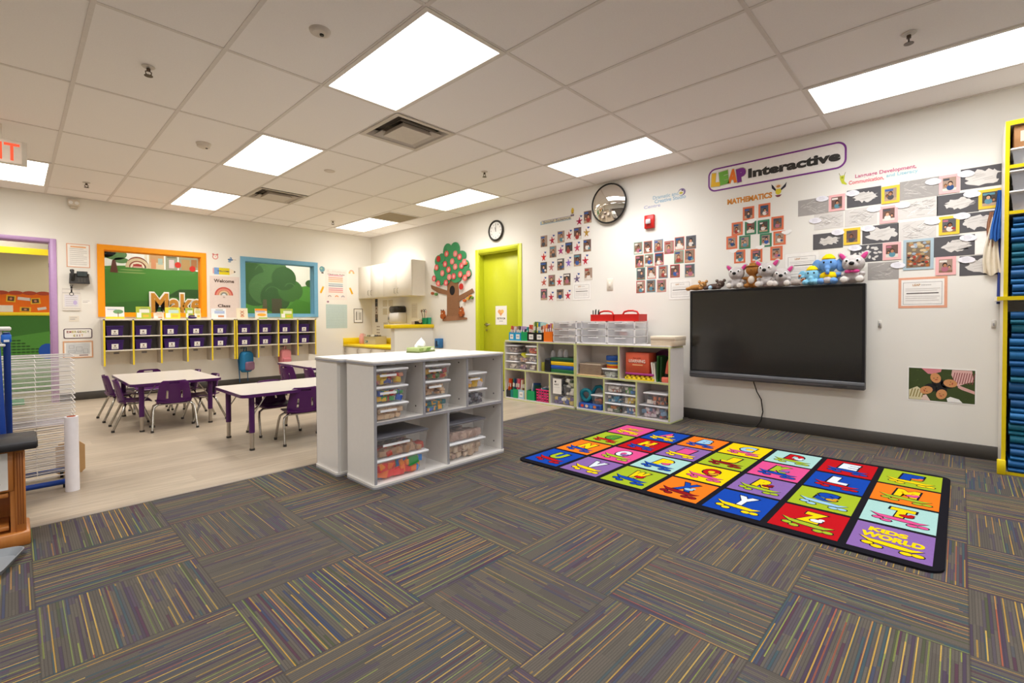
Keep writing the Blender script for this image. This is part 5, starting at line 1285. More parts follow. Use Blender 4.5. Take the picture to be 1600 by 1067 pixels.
solid(mb, 'collage_picture', 'busy brown picture on pale blue backing among the drawings', 'picture', (XR - 0.002, 0.2535, 1.568), RW)
# poster of children lying on the grass
mb = MB(); mb.box(-0.2, -0.0015, -0.135, 0.2, 0, 0.135, WHITEP); mb.rect(-0.192, -0.127, 0.192, 0.127, -0.002, mat('#3c4a22', 0.7)); rnd = random.Random(3)
for k in range(40): x_ = rnd.uniform(-.185, .175); z_ = rnd.uniform(-.12, .11); mb.flat([(x_, z_), (x_ + .014, z_ + .003), (x_ + .016, z_ + .008)], -0.0021, mat(rnd.choice(['#4c5e2a', '#2e3a1a', '#56692e']), 0.7))
def stripes(pts, m1, m2, n, vert=True):
    mb.flat(pts, -0.0023, m1)
    xs = [p[0] for p in pts]; zs = [p[1] for p in pts]; x0, x1, z0, z1 = min(xs), max(xs), min(zs), max(zs)
    for j in range(n):
        u = x0 + (x1 - x0) * (j + .2) / n; mb.flat([(u, z0 + .02), (u + (x1 - x0) * .35 / n, z0 + .02), (u + (x1 - x0) * .35 / n + .015, z1 - .02), (u + .015, z1 - .02)], -0.0025, m2)
mb.flat([(-.115, .127), (.005, .127), (.0, .105), (-.05, .085), (-.075, .085)], -0.0023, mat('#d4848c', 0.7))
stripes([(.065, .125), (.175, .125), (.185, .04), (.15, .03), (.095, .0), (.06, .085)], mat('#dcb0aa', 0.7), mat('#8a4448', 0.7), 9)
mb.flat([(.10, .01), (.19, -.03), (.19, -.052), (.12, -.025), (.098, -.01)], -0.0024, mat('#d8a8a2', 0.7))
stripes([(-.19, -.125), (-.10, -.125), (-.105, -.05), (-.14, -.02), (-.19, -.05)], mat('#d8cfa8', 0.7), mat('#8a7a3c', 0.7), 5)
mb.flat([(.04, -.125), (.125, -.125), (.105, -.10), (.055, -.085), (.035, -.10)], -0.0023, WHITEP); mb.flat([(-.115, -.125), (-.06, -.127), (-.085, -.08), (-.11, -.09)], -0.0024, mat('#e2c8bc', 0.7))
for cx, cz, an in ((-.03, .055, .3), (.055, .02, 1.4), (-.085, -.045, -1.2), (.005, -.07, -.3)):
    mb.ell(cx * .72, cz * .55, 0.034, 0.04, -0.0027, HAIR[3], 14, an); mb.ell(cx, cz, 0.031, 0.040, -0.0030, mat('#d0925f', 0.7), 14, an)
    for q in (-1, 1): mb.ell(cx + q * .011 * math.cos(an), cz + q * .011 * math.sin(an), 0.004, 0.003, -0.0032, HAIR[1], 8)
    mb.ell(cx + .012 * math.sin(an), cz - .014 * math.cos(an) * (1 if cz > 0 else 1), 0.010, 0.004, -0.0032, mat('#a8483c', 0.7), 8, an)
solid(mb, 'photo_poster', 'white-bordered poster of four children lying on grass', 'poster', (XR, 0.111, 0.532), RW)
# lettering decals
mb = MB(); PU = mat('#7a2e8a', 0.5)
out = rrect(-0.593, -0.118, 0.593, 0.118, 0.075, 8); inn = rrect(-0.578, -0.103, 0.578, 0.103, 0.062, 8); n = len(out)
vs = [(x, -0.002, z) for x, z in out] + [(x, -0.002, z) for x, z in inn]; mb.add(vs, [(i, (i + 1) % n, n + (i + 1) % n, n + i) for i in range(n)], PU)
mb.add([(x, -0.0008, z) for x, z in out], [tuple(range(n))], mat('#efebe6', 0.6))
for ch_, cx, c, dz in (('L', -0.515, '#e8b81c', 0.0), ('E', -0.435, '#6fae3a', 0.004), ('A', -0.350, '#e8781c', 0.004), ('P', -0.268, '#7a2e8a', 0.0)):
    q_ = {'L': -0.08, 'E': 0.10, 'A': -0.06, 'P': 0.12}[ch_]
    mb.text(ch_, cx, dz, 0.102, 0.150, -0.0014 - abs(cx) * 1e-4, mat('#c8bfa8', 0.6), 0.11, rot=q_); mb.text(ch_, cx, dz, 0.090, 0.136, -0.0028, mat(c, 0.5), 0.09, rot=q_)
mb.text('Interactive', 0.172, -0.003, 0.755, 0.092, -0.0026, mat('#35322f', 0.5), 0.05)
solid(mb, 'wall_sign', 'purple outlined sign reading LEAP Interactive high on the wall', 'sign', (XR, 1.324, 2.486), RW)
def decal(label, y_, z_, lines, extra=None, name='wall_lettering'):
    mb = MB()
    for k, (s_, cx, cz, w_, h_, c, bold) in enumerate(lines): mb.text(s_, cx, cz, w_, h_, -0.0012, mat(c, 0.7, var=0.02), bold)
    if extra: extra(mb)
    return solid(mb, name, label, 'wall lettering', (XR, y_, z_), RW)
decal('orange lettering reading Mathematics above the orange photos', 1.52, 2.238, [('MATHEMATICS', 0.0, 0.0, 0.41, 0.056, '#d48a34', 0.05)])
mb = MB(); BK = mat('#2a2634', 0.7)
mb.flat([(-0.02, 0.0), (-0.055, 0.035), (-0.06, 0.075), (-0.045, 0.06), (-0.02, 0.02)], -0.0012, BK); mb.flat([(0.02, 0.0), (0.02, 0.02), (0.055, 0.055), (0.07, 0.075), (0.062, 0.03)], -0.0012, BK); mb.ell(0, -0.002, 0.025, 0.03, -0.0016, mat('#d8c83a', 0.7)); mb.ell(0, 0.045, 0.03, 0.024, -0.0018, mat('#e6d8c8', 0.7)); mb.ell(0, 0.045, 0.018, 0.012, -0.002, mat('#c88a4a', 0.7)); mb.flat([(-0.03, -0.035), (0.03, -0.035), (0.01, -0.055), (-0.01, -0.055)], -0.0014, mat('#7a3a44', 0.7))
solid(mb, 'bird_decal', 'small black-winged yellow bird decal beside the orange lettering', 'decal', (XR, 1.262, 2.262), RW)
decal('red and pale blue lettering above the black and white drawings', 0.47, 2.245, [('Language Development,', 0.0, 0.026, 0.40, 0.040, '#cc6488', 0.02), ('Communication,', -0.125, -0.020, 0.24, 0.038, '#e2626a', 0.02), ('and Literacy', 0.11, -0.012, 0.20, 0.036, '#9ccbd8', 0.02)])
mb = MB(); mb.flat([(-0.018, 0.03), (0.018, 0.03), (0.014, -0.02), (0.035, -0.05), (0.03, -0.056), (-0.002, -0.04), (-0.016, 0.0)], -0.0012, mat('#c8cc3a', 0.7))
for q in (-1, 1): mb.flat([(q * 0.012, 0.03), (q * 0.016, 0.03), (q * 0.026, 0.055), (q * 0.022, 0.055)], -0.0012, mat('#8a8a3a', 0.7))
mb.ell(0, 0.012, 0.009, 0.009, -0.0014, mat('#9aa02c', 0.7), 8)
solid(mb, 'worm_decal', 'small yellow-green worm decal at the red lettering\'s left', 'decal', (XR, 0.762, 2.272), RW)
decal('very pale blue three-line lettering above the fire alarm', 2.385, 2.38, [('Dramatic and', 0.0, 0.045, 0.30, 0.040, '#a3bfce', 0.02), ('Creative Studio', 0.05, 0.0, 0.36, 0.042, '#98b8cc', 0.02), ('Centre', -0.16, -0.045, 0.20, 0.036, '#b4b4cc', 0.02)])
mb = MB(); mb.ell(0.006, 0.0, 0.042, 0.04, -0.001, mat('#8a7aa0', 0.7)); mb.ell(-0.004, -0.004, 0.032, 0.028, -0.0014, mat('#e6e0d2', 0.7)); mb.ell(-0.002, -0.008, 0.02, 0.012, -0.0018, mat('#c2b84a', 0.7)); mb.ell(0.012, 0.018, 0.010, 0.008, -0.0018, mat('#5a4a60', 0.7))
solid(mb, 'globe_decal', 'round purple and yellow decal above the pale lettering', 'decal', (XR, 2.205, 2.43), RW)
decal('blue bar lettering along the top of the handprint board', 3.92, 2.378, [('Social Science', 0.01, 0.002, 0.46, 0.030, '#6a6a8c', 0.02)], lambda mb: (mb.rect(-0.27, -0.024, 0.25, -0.016, -0.0008, mat('#7aa6c4', 0.7)), mb.flat([(-0.27, -0.024), (-0.27, 0.02), (-0.25, 0.02), (-0.25, -0.024)], -0.0006, mat('#9cc0d8', 0.7)), mb.rect(-0.25, 0.02, 0.25, 0.026, -0.0009, mat('#8a80b0', 0.7)), mb.rect(-0.25, -0.016, 0.25, 0.02, -0.0004, mat('#d8cfa8', 0.7))))
mb = MB(); mb.ell(0, 0, 0.022, 0.035, -0.001, mat('#d8b43a', 0.7)); mb.ell(0, 0.022, 0.016, 0.016, -0.0014, mat('#e2c44a', 0.7)); mb.ell(0, -0.03, 0.02, 0.008, -0.0014, mat('#9a7a2a', 0.7)); mb.rect(-0.03, -0.07, 0.025, -0.045, -0.0012, mat('#7a6a78', 0.7))
solid(mb, 'chick_decal', 'small golden bird decal above the handprint board', 'decal', (XR, 3.65, 2.462), RW)
# safety mirror, clock, alarm, switch
t = thing('safety_mirror', 'round convex mirror with black rim high on the wall', 'mirror', (XR, 3.09, 2.455), RW)
R0 = 0.232; mb = MB(); prof = []
vs = []; NR, NC = 8, 36; sag = 0.085
for i in range(NR + 1):
    r = R0 * i / NR; y_ = -0.035 - sag * (1 - (r / R0) ** 2)
    for j in range(NC): a = 2 * PI * j / NC; vs.append((r * math.cos(a), y_, r * math.sin(a)))
mb.add(vs, [(i * NC + j, i * NC + (j + 1) % NC, (i + 1) * NC + (j + 1) % NC, (i + 1) * NC + j) for i in range(NR) for j in range(NC)], mat('#e9e6e0', 0.02, 1.0, var=0), True); mb.build('mirror_dome', t)
mb = MB(); mb.tube([(R0 * math.cos(2 * PI * j / 40), -0.035, R0 * math.sin(2 * PI * j / 40)) for j in range(40)], 0.010, BLACK, 8, True); mb.cyl((0, -0.034, 0), (0, -0.028, 0), R0 * 0.99, BLACK, n=40); mb.build('rim', t)
mb = MB(); mb.cyl((0, -0.03, 0), (0, 0, 0), 0.05, DARK, n=16); mb.build('mount', t)
t = thing('wall_clock', 'round black-rimmed wall clock above the lime door', 'clock', (XR, 5.043, 2.389), RW)
mb = MB(); mb.cyl((0, -0.02, 0), (0, 0, 0), 0.142, WHITE, n=36)
mb.build('face', t)
mb = MB(); mb.tube([(0.142 * math.cos(2 * PI * j / 40), -0.018, 0.142 * math.sin(2 * PI * j / 40)) for j in range(40)], 0.016, mat('#2c2824', 0.4), 8, True); mb.build('rim', t)
mb = MB()
for k in range(12): a = PI / 2 - 2 * PI * k / 12; mb.text(str(k or 12), 0.10 * math.cos(a), 0.10 * math.sin(a), 0.018 if 0 < k < 10 else 0.026, 0.022, -0.0212, mat('#8a8680', 0.6), 0.01)
mb.build('numerals', t)
for nm, an, L_, w_ in (('hour_hand', 1.9, 0.055, 0.006), ('minute_hand', 1.52, 0.095, 0.005)):
    mb = MB(); c, s_ = math.cos(an), math.sin(an); mb.flat([(-s_ * w_ - c * .015, c * w_ - s_ * .015), (s_ * w_ - c * .015, -c * w_ - s_ * .015), (s_ * w_ * .5 + c * L_, -c * w_ * .5 + s_ * L_), (-s_ * w_ * .5 + c * L_, c * w_ * .5 + s_ * L_)], -0.0225 if nm[0] == 'h' else -0.0235, mat('#4a4844', 0.5)); mb.build(nm, t)
t = thing('fire_alarm', 'red fire alarm strobe box between mirror and lettering', 'fire alarm', (XR, 2.565, 2.16), RW)
mb = MB(); mb.box(-0.058, -0.04, -0.075, 0.058, 0, 0.075, RED, 0.006); mb.build('housing', t)
mb = MB(); mb.box(-0.034, -0.062, -0.028, 0.026, -0.04, 0.028, mat('#d8d8dc', 0.1, 0.3), 0.008); mb.build('strobe_lens', t)
mb = MB()
for j in range(4): mb.box(-0.03, -0.0415, -0.06 + j * 0.007, 0.03, -0.04, -0.057 + j * 0.007, mat('#7a1512', 0.5))
mb.build('sounder_grille', t)
t = thing('light_switch', 'cream light switch on the wall below the round mirror', 'switch', (XR, 3.094, 1.482), RW)
mb = MB(); mb.box(-0.042, -0.007, -0.072, 0.042, 0, 0.072, mat('#ddd5c6', 0.4), 0.003); mb.build('plate', t)
mb = MB(); mb.box(-0.014, -0.013, -0.03, 0.014, -0.007, 0.03, mat('#e9e2d4', 0.35), 0.002); mb.build('rocker', t)
# ------------------------------------------------------------------ paper apple tree (local x = 6.07 - y, z as in the room)
t = thing('paper_tree', 'paper apple tree with red apples on the wall beside the lime door', 'wall decoration', (XR - 0.003, 6.07, 0), RW)
def Y(pts): return [(6.07 - a, b) for a, b in pts]
TR = mat('#8a6142', 0.85, var=0.1); LF = mat('#3f9460', 0.8, var=0.08)
mb = MB(); mb.prism(list(reversed(Y([(6.180, 1.72), (5.931, 1.70), (5.912, 1.40), (5.894, 1.16), (5.86, 1.10), (6.25, 1.08), (6.216, 1.16), (6.212, 1.534)]))), -0.012, 0, TR)
mb.prism(list(reversed(Y([(6.66, 1.668), (6.42, 1.60), (6.205, 1.55), (6.205, 1.475), (6.442, 1.52), (6.60, 1.585), (6.635, 1.605)]))), -0.010, 0, TR); mb.prism(list(reversed(Y([(5.92, 1.45), (5.72, 1.51), (5.586, 1.555), (5.546, 1.50), (5.66, 1.46), (5.90, 1.365)]))), -0.010, 0, TR)
mb.prism(list(reversed(Y([(6.33, 1.085), (6.18, 1.125), (5.90, 1.125), (5.72, 1.095), (5.715, 1.07), (5.95, 1.055), (6.33, 1.04)]))), -0.014, 0, mat('#97694a', 0.85))
mb.build('trunk', t)
FOL = [(6.19, 2.20, .115, .13), (6.0, 2.21, .12, .12), (5.84, 2.09, .12, .085), (6.10, 2.05, .2, .14), (6.42, 2.06, .11, .10), (6.44, 1.90, .12, .10), (6.25, 1.88, .17, .14), (6.0, 1.90, .20, .14), (5.78, 1.93, .13, .10), (5.72, 1.80, .12, .09), (6.43, 1.77, .13, .075), (6.22, 1.74, .12, .085), (5.97, 1.74, .13, .075), (6.34, 2.10, .09, .08), (6.36, 1.70, .06, .05)]
mb = MB()
for k, (a, b, rx, rz) in enumerate(FOL): mb.prism([(6.07 - a + rx * math.cos(2 * PI * j / 18), b + rz * math.sin(2 * PI * j / 18)) for j in range(18)], -0.014 - k * 0.0004, -0.004, LF)
mb.build('foliage', t)
APP = [(6.205, 2.162), (5.979, 2.14), (5.871, 2.08), (6.42, 2.097), (6.058, 2.023), (6.243, 1.995), (6.475, 1.957), (5.978, 1.929), (5.821, 1.934), (6.148, 1.895), (6.314, 1.848), (6.017, 1.777), (5.851, 1.797), (5.651, 1.794), (6.543, 1.773), (6.424, 1.682), (6.128, 1.771), (6.216, 1.682), (5.734, 1.735), (5.746, 1.985), (5.824, 1.599)]
for k, (a, b) in enumerate(APP):
    mb = MB(); c = '#c02c24' if k in (3, 20) else ('#e0645c', '#e2807c', '#dc5a60')[k % 3]
    x_ = 6.07 - a; yy = -0.022 - 0.0006 * k
    s_ = 0.056
    mb.prism([(x_ + s_ * 0.95 * math.cos(q) * (1 - .12 * math.sin(q)), b + s_ * 0.95 * math.sin(q) * (1 - .18 * math.exp(-((q - PI / 2) / .35) ** 2))) for q in [2 * PI * j / 18 for j in range(18)]], yy, yy + 0.003, mat(c, 0.8, var=0.02))
    if k not in (3, 20): mb.ell(x_ + 0.004, b - 0.006, 0.026, 0.028, yy - 0.0004, mat('#e8a8a0', 0.8), 10)
    mb.rect(x_ - 0.004, b + s_ * .75, x_ + 0.003, b + s_ * 1.12, yy - 0.0002, mat('#5a3a24', 0.8)); mb.build('paper_apple', t)
mb = MB(); mb.ell(-0.002, 1.546, 0.068, 0.078, -0.0135, mat('#1c1816', 0.9), 20); mb.build('hollow', t)
for k, (a, b, c) in enumerate(((6.60, 1.52, '#a85a3a'), (6.50, 1.50, '#5a8a4a'), (5.62, 1.43, '#c87a2a'), (5.68, 1.40, '#c8a03a'), (5.59, 1.41, '#6a8a3a'), (5.76, 1.37, '#c8642a'), (5.71, 1.96, '#d8842a'))):
    mb = MB(); mb.prism([(6.07 - a + .03 * math.cos(2 * PI * j / 10 ) * 1.1, b + .024 * math.sin(2 * PI * j / 10)) for j in range(10)], -0.030, -0.002, mat(c, 0.8)); mb.build('paper_leaf', t)
for a, b, lab in ((6.31, 1.145, 'left'), (5.835, 1.185, 'right')):
    mb = MB(); x_ = 6.07 - a; OR_ = mat('#a8541e', 0.8, var=0.1); dk = mat('#3a2418', 0.8)
    mb.prism([(x_ + .06 * math.cos(2 * PI * j / 14), b - .02 + .05 * math.sin(2 * PI * j / 14)) for j in range(14)], -0.034, -0.004, OR_); mb.prism([(x_ + .04 * math.cos(2 * PI * j / 14), b + .04 + .038 * math.sin(2 * PI * j / 14)) for j in range(14)], -0.036, -0.004, OR_)
    for q in (-1, 1): mb.ell(x_ + q * .028, b + .078, .014, .016, -.0365, dk, 8); mb.ell(x_ + q * .014, b + .045, .006, .007, -.0368, dk, 8); mb.rect(x_ + q * .045 - .008, b - .05, x_ + q * .045 + .008, b - .03, -.0345, dk)
    mb.ell(x_, b + .028, .014, .010, -.0368, mat('#e2c8a8', 0.8), 8); mb.build('paper_animal', t)

# ------------------------------------------------------------------ things on and in the lime-edged shelves
BG = {'blue': '#2a9acb', 'green': '#119a5c', 'black': '#1c1918', 'orange': '#e8741a', 'teal': '#157a76', 'pale blue': '#a8c8d8', 'dark': '#2a3034'}
def book_bin(y_left, z, w_, h0, h1, col, label, x=4.56, d=0.20, lab=False, group='book bins'):
    """open file-style bin: low front, high back; local x -> -y"""
    t = thing('book_bin', label, 'book bin', (x, y_left, z), RW, group)
    m = mat(BG[col], 0.35, var=0.03); e = 0.003
    mb = MB(); mb.box(0, 0, 0, w_, e, h0, m); mb.box(0, d - e, 0, w_, d, h1, m); mb.box(0, e, 0, w_, d - e, e, m)
    for x0 in (0, w_ - e):
        pts = [(x0, e, e), (x0, d - e, e), (x0, d - e, h1), (x0, d * .55, h1), (x0, e, h0)]; q = [(a + e, b, c) for a, b, c in pts]; n = 5
        mb.add(pts + q, [tuple(reversed(range(n))), tuple(range(n, 2 * n))] + [(i, (i + 1) % n, (i + 1) % n + n, i + n) for i in range(n)], m)
    mb.build('bin_body', t)
    if lab:
        mb = MB(); mb.box(w_ * .22, -0.0015, h0 * .2, w_ * .78, 0, h0 * .78, PAPER); mb.text('A' if lab is True else lab, w_ * .5, h0 * .5, w_ * .2, h0 * .25, -0.002, GREY, 0.02) if lab is not True else mb.rect(w_ * .32, h0 * .4, w_ * .68, h0 * .6, -0.002, LGREY)
        mb.build('name_label', t)
def bin_books(y_left, z, w_, cols, heights, where, x=4.575, seed=0, tilt=0.10, group=None, cname=None):
    n = len(cols); rnd = random.Random(seed); tk = min(0.016, (w_ - 0.012) / n * 0.8)
    for i, (c, nm) in enumerate(cols):
        h_ = heights[i % len(heights)]
        mb = MB(); mb.T = Matrix.Rotation(-tilt, 4, 'X')
        cw_ = min(0.15, 0.13)
        mb.box(0, 0, 0.0, tk, cw_, h_, mat(c, 0.5, var=0.03)); mb.box(0.0015, 0.003, 0.002, tk - 0.0015, cw_ + 0.001, h_ + 0.0005, PAPER); mb.box(-0.0002, -0.0005, h_ * .55, tk + 0.0002, 0.0, h_ * .75, mat('#e6dfd6', 0.6))
        yy = y_left - 0.006 - (w_ - 0.012) * (i + 0.1) / n
        solid(mb, 'story_book', '%s book, %s from left in the %s' % (nm, ORD(i), where), 'book', (x, yy, z + 0.004), RW, group or 'books in the %s' % where)
Z_ = SH + 0.0005
book_bin(4.385, Z_, 0.103, 0.105, 0.15, 'blue', 'bright blue book bin at the shelf top\'s door end', lab=True)
bin_books(4.385, Z_, 0.103, [('#c84a3c', 'red'), ('#b06a4a', 'brown'), ('#e0d4d8', 'white')], (0.19, 0.185, 0.18), 'leftmost blue bin', seed=1)
book_bin(4.278, Z_, 0.110, 0.105, 0.15, 'blue', 'bright blue book bin next to the green one', lab=True)
bin_books(4.278, Z_, 0.110, [('#a8846c', 'tan'), ('#8a7a6c', 'grey-brown'), ('#3c3440', 'dark'), ('#b8a0c0', 'lilac')], (0.185, 0.19, 0.18, 0.185), 'second blue bin', seed=2)
book_bin(4.164, Z_, 0.105, 0.115, 0.16, 'green', 'emerald green book bin between blue and black bins')
bin_books(4.164, Z_, 0.105, [('#b49ac0', 'violet'), ('#1f2a38', 'navy'), ('#2f9aa0', 'turquoise')], (0.185, 0.15, 0.175), 'green bin on top', seed=3)
book_bin(4.055, Z_, 0.128, 0.11, 0.16, 'black', 'black book bin with white label beside the green bin', lab=True)
bin_books(4.055, Z_, 0.128, [('#d85848', 'coral'), ('#c84838', 'red'), ('#c86a50', 'rust'), ('#cfd0a0', 'pale green'), ('#5a7a3a', 'leaf green')], (0.205, 0.20, 0.19, 0.235, 0.245), 'left black bin', seed=4, tilt=0.06)
book_bin(3.922, Z_, 0.132, 0.11, 0.16, 'black', 'black book bin with white label beside the orange bin', lab=True)
bin_books(3.922, Z_, 0.132, [('#d8c838', 'yellow'), ('#3a78b8', 'blue'), ('#9ac0b8', 'mint'), ('#8a4a3c', 'maroon'), ('#d8a080', 'peach')], (0.23, 0.24, 0.235, 0.19, 0.2), 'right black bin', seed=5, tilt=0.06)
book_bin(3.782, Z_, 0.14, 0.125, 0.20, 'orange', 'tall orange book bin beside the clear drawers')
bin_books(3.782, Z_, 0.14, [('#e8883a', 'orange'), ('#8a4a6a', 'plum'), ('#b87088', 'mauve'), ('#c8a830', 'mustard')], (0.215, 0.21, 0.225, 0.215), 'orange bin', seed=6)
# three-drawer clear organisers
def organiser(y_left, x, label, tint):
    t = thing('drawer_organiser', label, 'drawer unit', (x, y_left, Z_), RW, 'clear drawer organisers')
    w_, d_, h_ = 0.345, 0.30, 0.252; fm = mat('#e4e2e4', 0.3)
    mb = MB()
    for x0 in (0, w_ - 0.012):
        for y0 in (0, d_ - 0.012): mb.box(x0, y0, 0, x0 + 0.012, y0 + 0.012, h_, fm)
    for k in range(4): mb.box(0, 0, k * (h_ - 0.008) / 3, w_, d_, k * (h_ - 0.008) / 3 + 0.008, fm)
    mb.build('frame', t)
    for k in range(3):
        z = 0.010 + k * (h_ - 0.008) / 3; hh = 0.064
        mb = MB(); mb.box(0.014, -0.004, z, w_ - 0.014, 0.0, z + hh, FROST); mb.box(0.014, 0.0, z, 0.017, d_ - 0.02, z + hh, FROST); mb.box(w_ - 0.017, 0.0, z, w_ - 0.014, d_ - 0.02, z + hh, FROST); mb.box(0.017, 0.0, z, w_ - 0.017, d_ - 0.02, z + 0.003, FROST)
        mb.box(w_ * .3, -0.014, z + hh - 0.014, w_ * .7, -0.004, z + hh - 0.006, fm)
        o = mb.build('drawer', t)
        c = MB(); rnd = random.Random(k + int(y_left * 100))
        for j in range(7): x0 = rnd.uniform(0.02, 0.22); c.box(x0, 0.01 + j * 0.03, z + 0.004, x0 + 0.09, 0.03 + j * 0.03, z + rnd.uniform(.02, .05), mat(rnd.choice(tint), 0.6, var=0))
        c.build('drawer_contents', o)
organiser(3.622, 4.548, 'clear three-drawer organiser beside the orange bin', ['#8a7a78', '#a89a94', '#6a6268', '#c8b4a8'])
organiser(3.262, 4.630, 'clear three-drawer organiser in the middle of the shelf tops', ['#8a8688', '#b8b0b4', '#a09aa8', '#7a7478'])
organiser(2.908, 4.630, 'clear three-drawer organiser beside the beige game box', ['#d88a80', '#8a7478', '#6a88a0', '#5a5058'])
for k, (y_, lab) in enumerate(((3.155, 'red handled caddy holding pens above the middle drawers'), (2.835, 'red handled caddy on the right-hand drawers'))):
    t = thing('red_caddy', lab, 'caddy', (4.665, y_, Z_ + 0.2525), RW, 'red caddies')
    mb = MB(); w_ = 0.30; d_ = 0.19
    for (a, b, c, d) in ((0, 0, w_, 0.004), (0, d_ - 0.004, w_, d_), (0, 0.004, 0.004, d_ - 0.004), (w_ - 0.004, 0.004, w_, d_ - 0.004), (0.1, 0.004, 0.104, d_ - 0.004), (0.2, 0.004, 0.204, d_ - 0.004)): mb.box(a, b, 0.003, c, d, 0.078, RED)
    mb.box(0, 0, 0, w_, d_, 0.003, RED); mb.build('tray', t)
    mb = MB(); mb.tube([(0.05, d_ / 2, 0.07), (0.07, d_ / 2, 0.105), (0.12, d_ / 2, 0.117), (0.18, d_ / 2, 0.117), (0.23, d_ / 2, 0.105), (0.25, d_ / 2, 0.07)], 0.010, RED, 8); mb.box(0.096, d_ / 2 - 0.003, 0.003, 0.204, d_ / 2 + 0.003, 0.08, RED); mb.build('handle', t)
for i in range(5):
    mb = MB(); x_ = 0.015 + i * 0.016; mb.cyl((0, 0, 0), (0.004 * (i - 2), 0.01, 0.115 + 0.006 * (i % 3)), 0.006, mat(['#2a2a2c', '#1f2a24', '#3a3a3c', '#22302a', '#2c2c30'][i], 0.4), n=8); mb.cyl((0.004 * (i - 2), 0.01, 0.115 + 0.006 * (i % 3)), (0.0045 * (i - 2), 0.011, 0.125 + 0.006 * (i % 3)), 0.0045, GREEN if i % 2 else DARK, n=8)
    solid(mb, 'marker_pen', 'dark marker pen standing in the left red caddy, %s from left' % ORD(i), 'pen', (4.69 + 0.02 * (i % 2), 3.155 - x_ - 0.005, Z_ + 0.2565), RW, 'marker pens in the left red caddy')
mb = MB(); mb.box(0, 0, 0, 0.262, 0.26, 0.07, mat('#d6c6ae', 0.6), 0.003); mb.box(-0.003, -0.003, 0.055, 0.265, 0.263, 0.098, mat('#dccdb8', 0.6), 0.003); mb.rect(0.0, 0.062, 0.262, 0.068, -0.0036, mat('#b9a58c', 0.6))
solid(mb, 'board_game_box', 'beige lidded game box at the screen end of the shelf top', 'box', (4.57, 2.345, Z_), RW)
# -- unit by the door, upper left cell: stacked bins, upper right: flat boxes
zc = 0.4105
stk = [(0.022, [('pale shells', '#cfc6c0'), ('white scraps', '#d8d0c8'), ('grey beads', '#a8989a')], 0.20, 'left'), (0.385, [('brown pieces', '#8a6a58'), ('blue pieces', '#3a4a7a'), ('red and white pieces', '#c85a4a')], 0.175, 'right')]
for lx, rows, w_, side in stk:
    for r, (nm, c) in enumerate(rows):
        filled(SHBp, RW, lx, 0.012, zc + r * 0.106, w_, 0.24, 0.102, 'clear white-lidded bin of %s, %s in upper cell by lime door' % (nm, side), '%s inside the %s upper-cell bin near the lime door' % (nm, side), 'craft pieces', pal(c, '#e0d8d0', '#b8a8a0') if r != 2 or side == 'left' else pal('#c83a34', '#e8e0d8', '#d87a4a'), 45, 0.034, WLID, 0.8, group='bins in the shelf by the lime door', seed=30 + r, cname='craft_pieces')
mb = MB(); mb.T = Matrix.Rotation(0.6, 4, 'Y'); mb.box(0, 0, 0, 0.09, 0.10, 0.035, mat('#d8d83a', 0.5), 0.004); mb.T = None
solid(mb, 'yellow_pouch', 'bright yellow pouch tilted between the stacked clear bins', 'pouch', SHBp(0.255, 0.05, 0.60), RW)
for r, (nm, cs) in enumerate((('mixed scraps', ('#c8a898', '#8a6a88', '#d8c8b8')), ('mauve and tan scraps', ('#9a7a98', '#c8a088', '#e0d0c0')))):
    filled(SHBp, RW, 0.232, 0.02, zc + r * 0.090, 0.14, 0.22, 0.086, 'small clear bin of %s between the two bin stacks' % nm, '%s inside the small middle bin by lime door' % nm, 'craft pieces', pal(*cs), 40, 0.035, None, 0.9, group='bins in the shelf by the lime door', seed=40 + r, cname='craft_pieces')
for r, (c, nm) in enumerate((('#1d6a3a', 'lowest dark green'), ('#1a52b0', 'blue'), ('#e8c01c', 'yellow'), ('#124a2c', 'topmost dark green'))):
    mb = MB(); mb.box(0, 0, 0, 0.355, 0.27, 0.045, mat(c, 0.4, var=0.03), 0.004); mb.box(0.002, -0.001, 0.030, 0.353, 0.0, 0.033, mat(c, 0.7, var=0.0)); 
    solid(mb, 'flat_box', '%s flat box in the stack of coloured boxes' % nm, 'box', SHBp(0.79, 0.015, zc + r * 0.0465), RW, 'stack of flat coloured boxes')
mb = MB(); mb.box(0, 0, 0, 0.085, 0.25, 0.165, mat('#20242c', 0.4), 0.003); mb.rect(0.008, 0.02, 0.077, 0.15, -0.001, mat('#14161c', 0.5)); solid(mb, 'book_case', 'upright dark navy case left of the flat boxes', 'case', SHBp(0.695, 0.012, zc), RW)
mb = MB(); mb.box(0, 0, 0, 0.05, 0.22, 0.115, mat('#8c8a2c', 0.5), 0.003); solid(mb, 'olive_box', 'small olive box beside the upright navy case', 'box', SHBp(0.632, 0.02, zc), RW)
for k in range(3):
    mb = MB(); mb.lathe([(0.03, 0), (0.032, 0.01), (0.032, 0.06), (0.02, 0.085), (0.02, 0.095)], (0, 0, 0), FROST, 14); solid(mb, 'clear_jar', 'clear jar standing on the navy case and boxes, %s from left' % ORD(k), 'jar', SHBp(0.735 + k * 0.085 + (0.03 if k else 0), 0.13, zc + (0.1655 if k == 0 else 0.1865)), RW, 'clear jars above the flat boxes')
